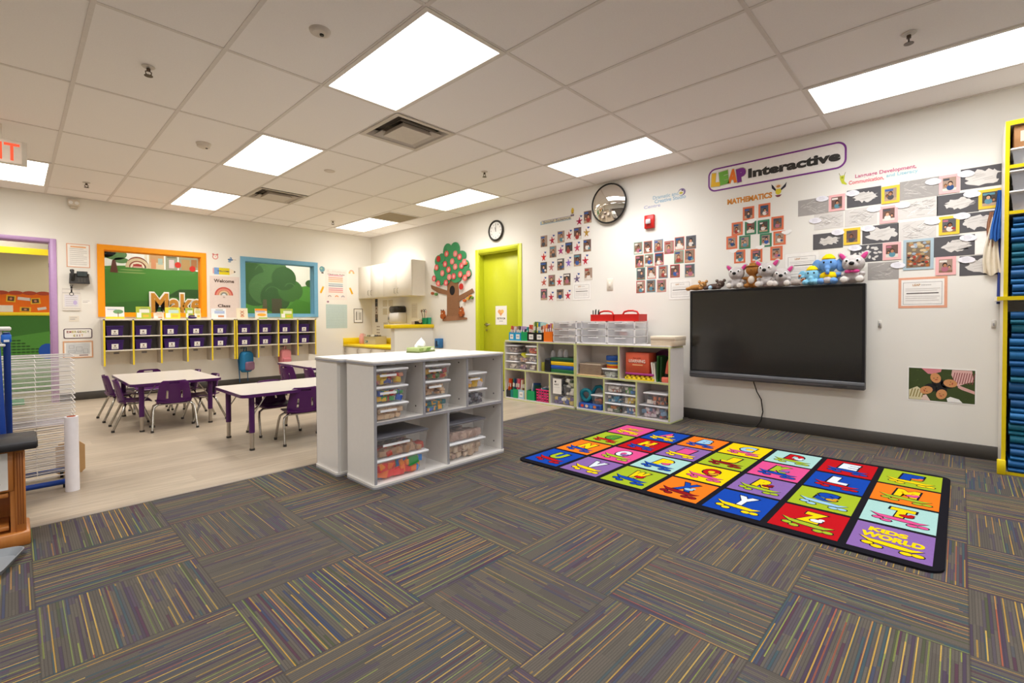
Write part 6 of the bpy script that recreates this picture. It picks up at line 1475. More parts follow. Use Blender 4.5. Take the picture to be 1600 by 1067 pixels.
# -- lower row by the door
zb = 0.027
book_bin(4.434, zb, 0.075, 0.09, 0.13, 'dark', 'low dark bin at the left of the bottom shelf', 4.555, 0.2, group='low bins')
bin_books(4.434, zb, 0.075, [('#e8641c', 'orange'), ('#d84a1c', 'red-orange')], (0.24, 0.235), 'low dark bin', 4.575, 7)
book_bin(4.355, zb, 0.05, 0.10, 0.13, 'teal', 'narrow teal bin on the bottom shelf by the door', 4.555, 0.2, group='low bins')
bin_books(4.355, zb, 0.05, [('#1a6a4a', 'dark green'), ('#2a4a7a', 'navy')], (0.25, 0.245), 'narrow teal bin', 4.575, 8)
book_bin(4.30, zb, 0.085, 0.115, 0.13, 'green', 'low emerald bin on the bottom shelf with pink books', 4.548, 0.2, group='low bins')
bin_books(4.30, zb, 0.085, [('#5a3a5a', 'purple'), ('#e0687c', 'pink'), ('#d8506a', 'rose')], (0.245, 0.25, 0.245), 'low emerald bin', 4.575, 9)
book_bin(4.21, zb, 0.105, 0.115, 0.13, 'pale blue', 'low pale blue bin with a red picture label', 4.548, 0.2, True, group='low bins')
bin_books(4.21, zb, 0.105, [('#e8e0d0', 'white'), ('#c8a07a', 'tan'), ('#5a3a2a', 'dark brown'), ('#e0cca8', 'cream')], (0.235, 0.24, 0.245, 0.235), 'low pale blue bin', 4.575, 10)
book_bin(4.058, zb, 0.128, 0.12, 0.13, 'green', 'emerald bin of papers beside the pink basket', 4.548, 0.2, group='low bins')
for k, (c, h_, nm) in enumerate((('#e6e4e0', .21, 'white'), ('#dfe4ea', .20, 'pale blue'), ('#2a5a9a', .215, 'blue'), ('#2f6a5a', .19, 'dark green'))):
    mb = MB(); mb.T = Matrix.Rotation(-.12, 4, 'X') @ Matrix.Rotation(.12 - .08 * k, 4, 'Y'); mb.box(0, 0, 0, 0.006, 0.14, h_, mat(c, 0.6)); mb.T = None
    solid(mb, 'paper_folder', '%s folder standing in the emerald bin by the pink basket' % nm, 'folder', (4.585, 4.04 - k * 0.026, zb + 0.004), RW, 'folders in the emerald bin')
t = thing('pink_basket', 'bright pink plastic basket with slots on the bottom shelf', 'basket', SHBp(0.552, 0.018, zb), RW)
PKB = mat('#e8357a', 0.4, var=0.03); mb = MB(); w_, d_, h_ = 0.20, 0.24, 0.155
def pan(mb, x0, y0, x1, y1, rows, n):
    """slotted wall between two ground points"""
    L_ = math.hypot(x1 - x0, y1 - y0); ux, uy = (x1 - x0) / L_, (y1 - y0) / L_; M_ = Matrix(((ux, -uy, 0, x0), (uy, ux, 0, y0), (0, 0, 1, 0), (0, 0, 0, 1)))
    mb.T = M_
    zs = [i * h_ / (2 * rows + 1) for i in range(2 * rows + 2)]
    for i in range(rows + 1): mb.box(0, 0, zs[2 * i], L_, 0.004, zs[2 * i + 1], PKB)
    for i in range(n + 1): mb.box(max(0, L_ * i / n - 0.005), 0, 0, min(L_, L_ * i / n + 0.005), 0.004, h_, PKB)
    mb.T = None
pan(mb, 0, 0, w_, 0, 4, 5); pan(mb, w_, 0, w_, d_, 4, 5); pan(mb, w_, d_, 0, d_, 4, 5); pan(mb, 0, d_, 0, 0, 4, 5)
mb.box(0, 0, 0, w_, d_, 0.004, PKB); mb.frame(0, 0, 0, 0, 0, 0, 0, PKB) if False else None
for (a, b, c, d) in ((-.005, -.005, w_ + .005, .003), (-.005, d_ - .003, w_ + .005, d_ + .005), (-.005, .003, .003, d_ - .003), (w_ - .003, .003, w_ + .005, d_ - .003)): mb.box(a, b, h_ - .010, c, d, h_, PKB)
mb.build('basket', t)
contents(SHBp(0.562, 0.028, zb + 0.005), RW, 0.18, 0.2, 0.17, pal('#d8c8cc', '#b8a8b4', '#2a6a7a', '#1f5a6a'), 50, 'grey and teal fabric pieces inside the pink basket', 'fabric', 0.05, 'fabric_pieces', 5)
t = tub(SHBp(0.80, 0.015, zb), RW, 0.34, 0.26, 0.115, 'low clear bin of yellow and blue blocks, bottom right cell by the door', None, group='bottom bins'); contents(SHBp(0.815, 0.03, zb + .003), RW, 0.31, 0.22, 0.09, pal('#c8b060', '#3a4a8a', '#e0dcd8', '#6a5a88'), 45, 'yellow, blue and white blocks inside the low bottom bin', 'blocks', 0.05, 'building_blocks', 6)
t = tub(SHBp(0.81, 0.015, zb + 0.1155), RW, 0.155, 0.24, 0.205, 'tall clear bin with a large white printed label', None, group='bottom bins'); mb = MB(); mb.box(0.014, -0.004, 0.012, 0.145, -0.0005, 0.195, PAPER); mb.ell(0.055, 0.16, 0.013, 0.013, -0.0044, INK, 10); mb.text('ART', 0.07, 0.125, 0.075, 0.02, -0.0044, INK, 0.02); mb.rect(0.03, 0.09, 0.12, 0.094, -0.0044, LGREY); mb.build('paper_label', t)
contents(SHBp(0.82, 0.025, zb + 0.119), RW, 0.135, 0.2, 0.16, pal('#5a5a60', '#3a3a40', '#8a8a90'), 30, 'grey pieces inside the tall labelled bin', 'craft pieces', 0.05, 'craft_pieces', 8)
t = tub(SHBp(0.98, 0.015, zb + 0.1155), RW, 0.155, 0.24, 0.13, 'clear bin of pale jars beside the large white label', None, group='bottom bins'); contents(SHBp(0.99, 0.025, zb + 0.119), RW, 0.135, 0.2, 0.2, pal('#e0dcd4', '#b8b8a8', '#4a5a48', '#2a2c2a'), 40, 'pale and dark pieces piled in the bin beside the label', 'craft pieces', 0.05, 'craft_pieces', 9)
# -- unit by the screen, upper left cell
mb = MB(); mb.box(0, 0, 0, 0.345, 0.26, 0.014, mat('#d8b888', 0.5), 0.002); solid(mb, 'wooden_board', 'pale wooden board under the stack of brown trays', 'board', SHA(0.022, 0.006, zc), RW)
for k in range(8):
    mb = MB(); o_ = 0.003 * ((k * 7) % 3 - 1); mb.box(0, 0, 0, 0.30, 0.22, 0.007, mat('#5a3c28', 0.5)); mb.box(0.003, 0.003, 0.007, 0.297, 0.217, 0.0145, mat('#d6c4ae', 0.6))
    solid(mb, 'wooden_tray', 'brown edged tray, %s from bottom in the tray stack' % ORD(k), 'tray', SHA(0.042 + o_, 0.022, zc + 0.0145 + k * 0.0152), RW, 'stack of brown trays')
tub(SHA(0.352, 0.03, zc), RW, 0.185, 0.2, 0.098, 'clear white-lidded tub under the blue-lidded snack tub', WLID); contents(SHA(0.362, 0.04, zc + .003), RW, 0.165, 0.16, 0.06, pal('#a8b0a8', '#8a948a', '#c8ccc4'), 30, 'grey-green pieces inside the tub under the snack tub', 'craft pieces', 0.035, 'craft_pieces', 10)
t = thing('snack_tub', 'round blue-lidded tub with yellow and red label', 'tub', SHA(0.452, 0.125, zc + 0.0985), RW)
mb = MB(); mb.lathe([(0.080, 0), (0.086, 0.004), (0.088, 0.10)], (0, 0, 0), mat('#e0b01c', 0.4), 24); mb.lathe([(0.0885, 0.012), (0.0892, 0.032)], (0, 0, 0), mat('#c83a24', 0.4), 24); mb.lathe([(0.0888, 0.05), (0.0895, 0.075)], (0, 0, 0), mat('#3a78b8', 0.4), 24); mb.build('tub_body', t)
mb = MB(); mb.lathe([(0.092, 0.088), (0.093, 0.092), (0.093, 0.135), (0.088, 0.142), (0.0, 0.142)], (0, 0, 0), mat('#1d4f9c', 0.35), 24); mb.build('lid', t)
mb = MB(); mb.cyl((0, 0, 0), (0.012, 0.02, 0.2), 0.009, mat('#8a5038', 0.5), n=10); mb.ball((0.013, 0.022, 0.21), (0.014, 0.014, 0.018), mat('#2a6a9a', 0.5)); solid(mb, 'wooden_stick', 'slim wooden stick standing behind the blue-lidded tub', 'stick', SHA(0.54, 0.25, zc), RW)
# -- upper right cell: yellow carton, purple book, orange game box, books
mb = MB(); YC_ = mat('#e8cc1c', 0.5, var=0.06)
mb.box(0, 0.004, 0, 0.335, 0.22, 0.03, YC_, 0.003)
for i in range(6):
    for j in range(3): mb.lathe([(0.026, 0.028), (0.024, 0.045), (0.012, 0.054), (0.0, 0.055)], (0.028 + i * 0.056, 0.04 + j * 0.065, 0), YC_, 10)
for i in range(6): mb.ell(0.028 + i * 0.056, 0.026, 0.014, 0.010, 0.0035, mat('#9a8410', 0.6), 10)
solid(mb, 'egg_carton', 'bright yellow bumpy carton at the bottom of the upper right cell', 'carton', SHA(0.645, 0.012, zc), RW)
mb = MB(); mb.box(0, 0, 0, 0.325, 0.2, 0.022, mat('#a83a84', 0.5), 0.002); solid(mb, 'purple_book', 'magenta flat box lying on the yellow carton', 'box', SHA(0.650, 0.018, zc + 0.0555), RW)
t = thing('orange_game_box', 'orange game box with white lettering on the magenta box', 'box', SHA(0.655, 0.02, zc + 0.078), RW)
mb = MB(); OBX = mat('#d0583a', 0.5, var=0.03); mb.box(0, 0, 0, 0.268, 0.17, 0.212, OBX, 0.002); mb.build('carton', t)
mb = MB(); mb.text('LEARNING', 0.134, 0.125, 0.19, 0.036, -0.0006, mat('#eadbd0', 0.6), 0.03); mb.text('fun with', 0.134, 0.158, 0.09, 0.016, -0.0006, mat('#7a2a18', 0.6), 0.01); mb.flat([(0.03, 0.105), (0.134, 0.112), (0.238, 0.10), (0.238, 0.104), (0.134, 0.116), (0.03, 0.109)], -0.0006, mat('#7a2a18', 0.6)); mb.rect(0.08, 0.080, 0.20, 0.090, -0.0006, mat('#f0c08a', 0.6)); mb.build('lettering', t)
for k, (lx, c, h_, an, nm, c2) in enumerate(((0.965, '#e6e2d8', 0.20, -0.12, 'white', '#2a2420'), (0.985, '#dedacc', 0.19, -0.10, 'cream', '#2a2420'), (1.005, '#2c6a2a', 0.27, 0.02, 'green', '#1f4a1c'), (1.04, '#204c20', 0.26, 0.03, 'dark green', '#183a18'))):
    mb = MB(); mb.T = Matrix.Rotation(an, 4, 'Y'); mb.box(0, 0, 0, 0.016, 0.16, h_, mat(c, 0.5)); mb.box(0.0, -0.0008, h_ * .1, 0.016, 0, h_ * .9, mat(c2 if k > 1 else c, 0.5)); mb.T = None
    solid(mb, 'story_book', '%s book leaning right of the orange game box' % nm, 'book', SHA(lx, 0.03, zc), RW, 'books beside the orange box')
mb = MB(); mb.prism([(0.13 * math.cos(PI * k / 14), 0.13 * math.sin(PI * k / 14)) for k in range(15)], 0, 0.012, mat('#5a1c50', 0.5)); solid(mb, 'folding_fan', 'dark plum half-round fan behind the books', 'fan', SHA(0.99, 0.24, zc + 0.19), RW)
t = thing('plastic_toy', 'coral toy with a black band standing at the cell\'s right', 'toy', SHA(1.105, 0.06, zc), RW)
mb = MB(); CRL = mat('#e0705a', 0.5); mb.box(-0.05, -0.03, 0, 0.03, 0.05, 0.055, CRL, 0.008); mb.build('foot', t)
mb = MB(); mb.cyl((-0.012, 0.01, 0.05), (-0.004, 0.01, 0.09), 0.022, BLACK, n=14); mb.build('band', t)
mb = MB(); mb.tube([(-0.006, 0.01, 0.088), (0.004, 0.01, 0.14), (0.018, 0.01, 0.2), (0.028, 0.01, 0.235)], [0.019, 0.021, 0.024, 0.018], CRL, 12); mb.build('grip', t)
# -- lower row by the screen
TL = mat('#1f8a9c', 0.4, var=0.05)
mb = MB(); mb.box(0, 0, 0, 0.305, 0.24, 0.06, mat('#2450a0', 0.5), 0.003)
for k, (x_, c) in enumerate(((0.05, '#d84a30'), (0.11, '#e8c8b0'), (0.17, '#3a86d0'), (0.22, '#d87a3a'), (0.27, '#1a3a80'))): mb.ell(x_, 0.03, 0.022, 0.018, -0.0006, mat(c, 0.6), 10)
solid(mb, 'puzzle_box', 'flat blue puzzle box with coloured pictures, lower left cell', 'box', SHA(0.035, 0.02, zb), RW)
mb = MB(); mb.tube([(0.075 + 0.062 * math.cos(2 * PI * k / 24), 0.05 + 0.01 * math.sin(4 * PI * k / 24), 0.085 + 0.062 * math.sin(2 * PI * k / 24) ) for k in range(24)], 0.022, TL, 10, True); solid(mb, 'ring_toy', 'thick teal plastic ring standing on the puzzle box', 'toy', SHA(0.025, 0.03, zb + 0.060), RW)
mb = MB(); mb.tube([(0.0, 0, 0.0), (0.01, 0, 0.10), (0.05, 0, 0.16), (0.11, 0, 0.17), (0.16, 0, 0.13), (0.17, 0, 0.0)], 0.020, mat('#17798e', 0.4, var=0.05), 10); solid(mb, 'arch_toy', 'teal plastic arch behind the teal ring', 'toy', SHA(0.13, 0.17, zb + 0.08), RW)
filled(SHA, RW, 0.205, 0.03, zb + 0.0605, 0.145, 0.18, 0.11, 'small clear bin on the blue puzzle box', 'reddish brown pieces in the bin on the puzzle box', 'craft pieces', pal('#8a4a3a', '#5a4a50', '#b86a4a'), 35, 0.035, WLID, 0.7, seed=50, cname='craft_pieces')
six = [('#a8562e', '#c8c0b8', 'rust and white'), ('#2f7f9c', '#3a90b8', 'teal blue'), ('#5a6a48', '#c87a3a', 'green and orange'), ('#c84a3a', '#3a6a9a', 'red and blue'), ('#d8b83a', '#c8a030', 'golden'), ('#3a78b8', '#5a9a3a', 'blue and green')]
idx = 0
for cidx, (lx, w_) in enumerate(((0.402, 0.192), (0.602, 0.176))):
    for r in range(3):
        c1, c2, nm = [six[2], six[1], six[0], six[3], six[4], six[5]][idx]; idx += 1
        filled(SHA, RW, lx, 0.012 + 0.01 * cidx, zb + r * 0.110, w_, 0.24, 0.105, 'clear white-lidded bin of %s bits in the middle lower cell' % nm, '%s bits inside a bin of the middle lower cell' % nm, 'small pieces', pal(c1, c2, '#d8d0c8'), 55, 0.034, WLID, 0.82, group='six bins in the middle lower cell', seed=60 + idx, cname='small_pieces')
filled(SHA, RW, 0.822, 0.014, zb, 0.310, 0.26, 0.135, 'wide clear grey-lidded bin of pink and blue bits, lower right cell', 'pink, white and blue bits inside the lower wide bin', 'small pieces', pal('#c8a8b8', '#8aa8c8', '#d8ccd0', '#a84a4a', '#6a8aa8'), 80, 0.042, mat('#c8c8cc', 0.3), 0.9, group='wide bins in the lower right cell', seed=70, cname='small_pieces')
filled(SHA, RW, 0.868, 0.02, zb + 0.136, 0.255, 0.24, 0.130, 'wide clear white-lidded bin of rust and dark bits on top', 'rust, white and dark bits inside the upper wide bin', 'small pieces', pal('#b4583a', '#5a3a34', '#e0dcd8', '#3a4048', '#c87a50'), 70, 0.042, WLID, 0.8, group='wide bins in the lower right cell', seed=71, cname='small_pieces')

# ------------------------------------------------------------------ back wall posters (local x = room x - x0)
def bposter(name, label, cat, x0, z0, w_, h_, draw, col=None, th=0.0015):
    mb = MB(); mb.box(0, -th, 0, w_, 0, h_, col or PAPER); draw(mb, w_, h_, -th - 0.0005)
    return solid(mb, name, label, cat, (x0, YB, z0))
def lines(mb, x0, x1, z0, z1, n, y, m, t=0.006):
    for k in range(n):
        z = z1 - (z1 - z0) * k / max(1, n - 1); mb.rect(x0, z, x0 + (x1 - x0) * (1 if k % 3 else .8), z + t, y, m)
PEACH = mat('#e0a888', 0.7); GT = mat('#b4b0ae', 0.7)
def f(mb, w_, h_, y):
    mb.frame(0, 0, w_, h_, 0.010, y, 0, PEACH); lines(mb, .03, w_ - .03, .04, h_ - .07, 9, y - .0005, GT, .005); mb.rect(.04, h_ - .05, w_ - .04, h_ - .03, y - .0005, mat('#e8b080', 0.7))
bposter('printed_notice', 'peach-bordered printed sheet above the black wall phone', 'notice', 0.500, 1.79, 0.235, 0.315, f)
t = thing('wall_phone', 'black desk phone mounted on the wall by the lilac doorway', 'phone', (0.518, YB, 1.57))
mb = MB(); mb.add([(0, 0, 0), (0.205, 0, 0), (0.205, -0.085, 0), (0, -0.085, 0), (0.008, 0, 0.14), (0.205, 0, 0.14), (0.195, -0.04, 0.135), (0.008, -0.04, 0.135)], [(0, 3, 2, 1)[::-1], (3, 2, 6, 7)[::-1], (4, 7, 6, 5)[::-1], (0, 4, 7, 3), (1, 2, 6, 5), (0, 1, 5, 4)], mat('#2e2c2b', 0.4)); mb.build('phone_base', t)
mb = MB(); mb.tube([(0.03, -0.055, 0.035), (0.032, -0.085, 0.06), (0.032, -0.08, 0.13), (0.03, -0.05, 0.175)], [0.022, 0.016, 0.016, 0.024], mat('#232222', 0.4), 10); mb.build('handset', t)
mb = MB(); mb.box(0.075, -0.062, 0.09, 0.185, -0.045, 0.165, mat('#1c1c1e', 0.3), 0.004); mb.box(0.083, -0.0635, 0.10, 0.177, -0.0615, 0.155, mat('#3c4444', 0.2)); mb.build('display', t)
mb = MB()
for i in range(4):
    for j in range(3): mb.box(0.085 + j * .03, -0.082 + i * .008, 0.02 + i * .018, 0.105 + j * .03, -0.07 + i * .008, 0.03 + i * .018, mat('#55524e', 0.5))
mb.build('keypad', t)
t = thing('lanyard', 'black key lanyard hanging below the wall phone', 'lanyard', (0.542, YB, 1.40))
mb = MB(); mb.tube([(-.012, -.008, .145), (0, -.008, .12), (.012, -.008, .148)], .005, BLACK, 6); mb.box(-.011, -.012, .05, .011, -.004, .125, BLACK, .003); mb.build('strap', t)
mb = MB(); mb.tube([(.020 * math.cos(2 * PI * j / 14), -.008, .03 + .022 * math.sin(2 * PI * j / 14)) for j in range(14)], .006, BLACK, 6, True); mb.build('ring', t)
def f(mb, w_, h_, y):
    for z in (.02, h_ - .02, h_ - .07): mb.rect(0, z, w_, z + .006, y, GT)
    mb.rect(.02, .05, w_ - .02, h_ - .09, y, mat('#dedbe2', 0.7)); lines(mb, .03, w_ - .03, .06, h_ - .1, 6, y - .0004, GT, .004); mb.ell(w_ * .7, h_ * .35, .02, .03, y - .0006, mat('#c4b4dc', 0.7))
bposter('wall_pocket', 'pale paper wall pocket behind the black lanyard', 'wall pocket', 0.452, 1.21, 0.176, 0.30, f, mat('#e4dfd8', 0.6), 0.012)
def f(mb, w_, h_, y): mb.rect(.01, h_ * .35, w_ * .6, h_ * .5, y, GT); mb.rect(.01, h_ * .7, w_ * .8, h_ * .8, y, GT)
bposter('wall_note', 'small white note strip right of the wall pocket', 'note', 0.642, 1.30, 0.10, 0.055, f)
bposter('wall_note', 'small cream switch plate note above the emergency exit sign', 'note', 0.512, 1.06, 0.10, 0.075, f, mat('#e2dacb', 0.6))
mb = MB(); n_ = rrect(0, 0, 0.288, 0.135, 0.022); i_ = rrect(.010, .010, .278, .125, 0.016); n = len(n_)
mb.prism(n_, -0.003, 0, PAPER); mb.add([(x, -.0035, z) for x, z in n_] + [(x, -.0035, z) for x, z in i_], [(i, (i + 1) % n, n + (i + 1) % n, n + i) for i in range(n)], mat('#4a3448', 0.6))
xx = 0.030
for k, ch_ in enumerate('EMERGENCY'): mb.text(ch_, 0.042 + k * .0255, 0.090, 0.020, 0.030, -.0036, mat(['#8a3030', '#a84a4a', '#b8a83a', '#a8a03a', '#5a3a20', '#a8782a', '#8a9a2c', '#9aa83a', '#3a3a30'][k], 0.6), .03)
for k, ch_ in enumerate('EXIT'): mb.text(ch_, 0.108 + k * .0255, 0.040, 0.020 if ch_ != 'I' else .008, 0.030, -.0036, mat(['#a8982c', '#5a3048', '#8a5a6a', '#c89a3a'][k], 0.6), .03)
solid(mb, 'exit_notice', 'rounded white sign with coloured words Emergency Exit', 'sign', (0.455, YB, 0.832))
def f(mb, w_, h_, y):
    mb.frame(0, 0, w_, h_, 0.013, y - .004, 0, mat('#d8a47c', 0.6)); mb.rect(.03, .05, w_ - .03, h_ - .03, y, mat('#cfd2d4', 0.5))
    for a, b, c, d in ((.05, .07, .12, .10), (.13, .09, .19, .15), (.20, .06, .25, .12), (.06, .13, .11, .17)): mb.frame(a, b, c, d, .003, y - .0012, y - .0002, mat('#9a9ca0', 0.6))
    mb.rect(.16, .028, w_ - .05, .040, y, mat('#8a6a74', 0.6))
bposter('floor_plan', 'peach-framed floor plan under the emergency exit sign', 'framed plan', 0.447, 0.570, 0.30, 0.228, f)
# welcome poster group
mb = MB(); mb.ell(0, 0, .042, .042, -.0008, mat('#c8706a', 0.7), 20); mb.ell(0, 0, .034, .034, -.0012, mat('#e8b8b0', 0.7), 20); mb.ell(0, 0, .026, .026, -.0016, mat('#efe4dc', 0.7), 20)
for q in (-1, 1): mb.ell(q * .03, .04, .014, .012, -.0014, mat('#c8706a', 0.7), 10)
mb.rect(-.002, 0, .002, .018, -.002, INK); mb.rect(0, -.002, .014, .002, -.002, INK)
solid(mb, 'clock_cutout', 'small coral alarm clock cutout above the pencil banner', 'cutout', (2.235, YB, 2.085))
mb = MB(); NV = mat('#5a7aa0', 0.7); mb.ell(0, .012, .04, .018, -.0008, NV, 14); mb.text('3', .005, .028, .035, .05, -.0014, mat('#6a8ab4', 0.7), .04); mb.rect(.03, .012, .085, .018, -.001, mat('#b09a90', 0.7)); mb.ell(-.012, -.02, .024, .014, -.001, mat('#8aa0b4', 0.7), 12)
solid(mb, 'number_cutout', 'small blue number three cutout by the blue window', 'cutout', (2.45, YB, 2.045))
mb = MB(); mb.box(0, -.0012, 0, .07, 0, .108, mat('#7aa0d0', 0.7)); mb.box(-.018, -.0012, .01, 0, 0, .098, mat('#e0a8a4', 0.7)); mb.box(.07, -.0012, 0, .22, 0, .108, mat('#e0cc1c', 0.7)); mb.prism([(.22, 0), (.305, .045), (.305, .063), (.22, .108)], -.0012, 0, mat('#eadcc4', 0.7)); mb.prism([(.285, .034), (.31, .054), (.285, .074)], -.0016, 0, INK)
mb.text('WELCOME', .13, .055, .17, .026, -.0018, mat('#4a4a5a', 0.7), .03); mb.rect(.07, .088, .22, .096, -.0015, mat('#c8b418', 0.7))
solid(mb, 'pencil_banner', 'paper pencil banner in blue and yellow above the welcome poster', 'banner', (2.215, YB, 1.808))
def f(mb, w_, h_, y):
    mb.text('Welcome', w_ * .48, h_ - .075, .29, .055, y, mat('#5a463c', 0.7), .035)
    cx, cz = w_ * .47, h_ - .305
    for k, (c, r1, r0) in enumerate((('#c8564a', .132, .108), ('#e08a72', .106, .088), ('#c87a5c', .086, .074), ('#e6c49a', .072, .056), ('#a8a490', .054, .042), ('#7a7a70', .040, .030), ('#e0e4e4', .028, .0))): mb.ring(cx, cz, r0, r1, y - .0002 * k, mat(c, 0.7), 24, 0, PI)
    mb.text('to', cx, h_ - .335, .03, .022, y, mat('#8a6a60', 0.7), .02); mb.text('Class', cx, h_ - .475, .18, .05, y, mat('#4a3a34', 0.7), .035)
bposter('welcome_poster', 'pink welcome poster with a rainbow between the two windows', 'poster', 2.150, 1.115, 0.425, 0.665, f, mat('#dfcfc8', 0.75))
def f(mb, w_, h_, y):
    for k, (z, c) in enumerate(((.46, '#e0a0b0'), (.42, '#e8a088'), (.385, '#e8ac80'), (.35, '#e8bc90'), (.30, '#9ab4bc'), (.265, '#8a9cac'), (.22, '#d89aa4'), (.185, '#e08a8c'), (.15, '#e8a898'))): mb.rect(.06, z - .012, w_ - .085, z + .010, y, mat(c, 0.7)); mb.rect(.065, z - .003, w_ - .10, z + .001, y - .0003, GT)
    rnd = random.Random(2)
    for k in range(14): mb.rect(.035 + k * .027, h_ - .075, .040 + k * .027, h_ - .075 + rnd.uniform(.02, .055), y, mat('#b0968c', 0.7))
    mb.text('Classroom Rules', w_ * .5, h_ - .100, .34, .026, y, mat('#7a5a54', 0.7), .02)
    for cx, c in ((.08, '#a89a98'), (.22, '#e0904a'), (.345, '#9a94a0')): mb.ring(cx, .055, .018, .034, y, mat(c, 0.7), 14, 0, PI); mb.ring(cx, .055, .0, .012, y, mat('#d8c8c0', 0.7), 10, 0, PI)
bposter('rules_poster', 'classroom rules poster with coloured bands by the kitchen corner', 'poster', 4.035, 1.452, 0.43, 0.585, f, mat('#e8ddd6', 0.75))
def f(mb, w_, h_, y):
    for k in range(1, 9): mb.rect(0, h_ * k / 9, w_, h_ * k / 9 + .002, y, mat('#a8bcbc', 0.7))
    mb.rect(w_ * .8, 0, w_ * .805, h_, y, mat('#a8bcbc', 0.7))
bposter('wall_chart', 'blank pale blue-green chart below the classroom rules', 'chart', 4.042, 0.912, 0.42, 0.455, f, mat('#b9cac8', 0.7))
mb = MB(); mb.ell(0, 0, .026, .022, -.0008, mat('#c8a8b4', 0.7), 14); mb.ell(0.002, 0, .012, .012, -.0012, mat('#6a5060', 0.7), 10); solid(mb, 'flower_cutout', 'small dark flower cutout between rules poster and chart', 'cutout', (4.08, YB, 1.415))
mb = MB(); mb.ell(0, .02, .048, .052, -.0008, mat('#6a9aa4', 0.7), 18); mb.ell(-.01, .03, .022, .018, -.0012, mat('#9ab8a0', 0.7), 10); mb.ring(0, .02, .05, .056, -.001, mat('#4a5a60', 0.7), 18, -2.2, .8); mb.ell(.01, -.05, .026, .012, -.0012, INK, 10)
solid(mb, 'globe_cutout', 'small teal globe cutout beside the blue window frame', 'cutout', (3.972, YB, 2.0))
mb = MB()
for k, (c, r1, r0) in enumerate((('#e8a090', .055, .042), ('#e8bc90', .041, .030), ('#e6d6a0', .029, .018))): mb.ring(0, -.03, r0, r1, -.0008, mat(c, 0.7), 16, 0, PI)
for q in (-1, 1): mb.ell(q * .042, -.035, .022, .012, -.0012, mat('#e0c06a', 0.7), 10)
solid(mb, 'rainbow_cutout', 'small peach rainbow cutout at the rules poster\'s upper right', 'cutout', (4.562, YB, 2.02))
for x_, an, nm in ((3.972, -.42, 'left'), (4.548, .42, 'right')):
    mb = MB(); mb.T = Matrix.Rotation(-an * 1.0, 4, 'Y'); mb.box(-.018, -.0012, -.07, .018, 0, .05, mat('#e0a81c', 0.7)); mb.prism([(-.018, -.07), (0, -.095), (.018, -.07)], -.0012, 0, mat('#eadcc4', 0.7)); mb.box(-.018, -.0014, .05, .018, 0, .066, mat('#d8c890', 0.7)); mb.T = None
    solid(mb, 'pencil_cutout', 'yellow paper pencil cutout %s of the rules poster' % nm, 'cutout', (x_, YB, 1.64))

# ------------------------------------------------------------------ kitchen corner
KW = mat('#e6e0d4', 0.35, var=0.02); KE = mat('#cfc6b6', 0.4); YCT = mat('#e6c90e', 0.35, var=0.03)
KX, KY0 = 4.705, 6.835
t = thing('wall_cabinet', 'white wall cupboard above the yellow kitchen counter', 'cabinet', (KX, YB, 0), RW)
KL = YB - KY0; KD = XR - KX
mb = MB(); mb.box(0.001, 0.018, 1.487, KL, KD - .001, 2.105, KW); mb.build('carcass', t)
for k in range(4):
    mb = MB(); x0 = .004 + k * (KL - .004) / 4; mb.box(x0, 0, 1.490, x0 + (KL - .004) / 4 - .004, 0.017, 2.102, KW, .002)
    d_ = mb.build('door', t)
    m2 = MB(); hx = x0 + ((KL - .004) / 4 - .05 if k % 2 == 0 else .05); m2.tube([(hx, 0, 1.54), (hx, -.025, 1.545), (hx, -.025, 1.625), (hx, 0, 1.63)], .005, CHROME, 6); m2.build('handle', d_)
# half wall with yellow ledge
HX0 = 4.225
mb = MB(); mb.box(HX0, 6.62, 0, XR, 6.73, .928, WALL); struct(mb, 'wall_half', 'white half wall hiding the kitchen sink', 'half wall')
mb = MB(); mb.box(HX0 - .09, 6.585, .928, XR, 6.80, .988, YCT, .006); struct(mb, 'trim_4', 'yellow ledge capping the white half wall', 'ledge')
CX0 = 4.372
t = thing('kitchen_counter', 'low yellow counter with white cupboards in the kitchen corner', 'counter', (CX0, YB, 0), RW)
CL = YB - 6.735; CDp = XR - CX0
mb = MB(); mb.box(0.002, 0, .565, CL, CDp - .002, .605, YCT, .004); mb.build('worktop', t)
mb = MB(); mb.box(0.002, .0, .605, .02, CDp - .002, .722, YCT, .003); mb.box(.02, CDp - .02, .605, CL, CDp - .002, .722, YCT, .003); mb.build('backsplash', t)
mb = MB(); mb.box(.004, .05, .08, CL, CDp - .014, .565, KW); mb.box(.004, .09, 0, CL, CDp - .014, .08, DARK); mb.build('carcass', t)
for k in range(4):
    mb = MB(); x0 = .01 + k * (CL - .02) / 4; mb.box(x0, .03, .09, x0 + (CL - .02) / 4 - .006, .05, .555, KW, .002); d_ = mb.build('door', t)
    m2 = MB(); hx = x0 + .05; m2.tube([(hx, .03, .45), (hx, .008, .455), (hx, .008, .525), (hx, .03, .53)], .005, CHROME, 6); m2.build('handle', d_)
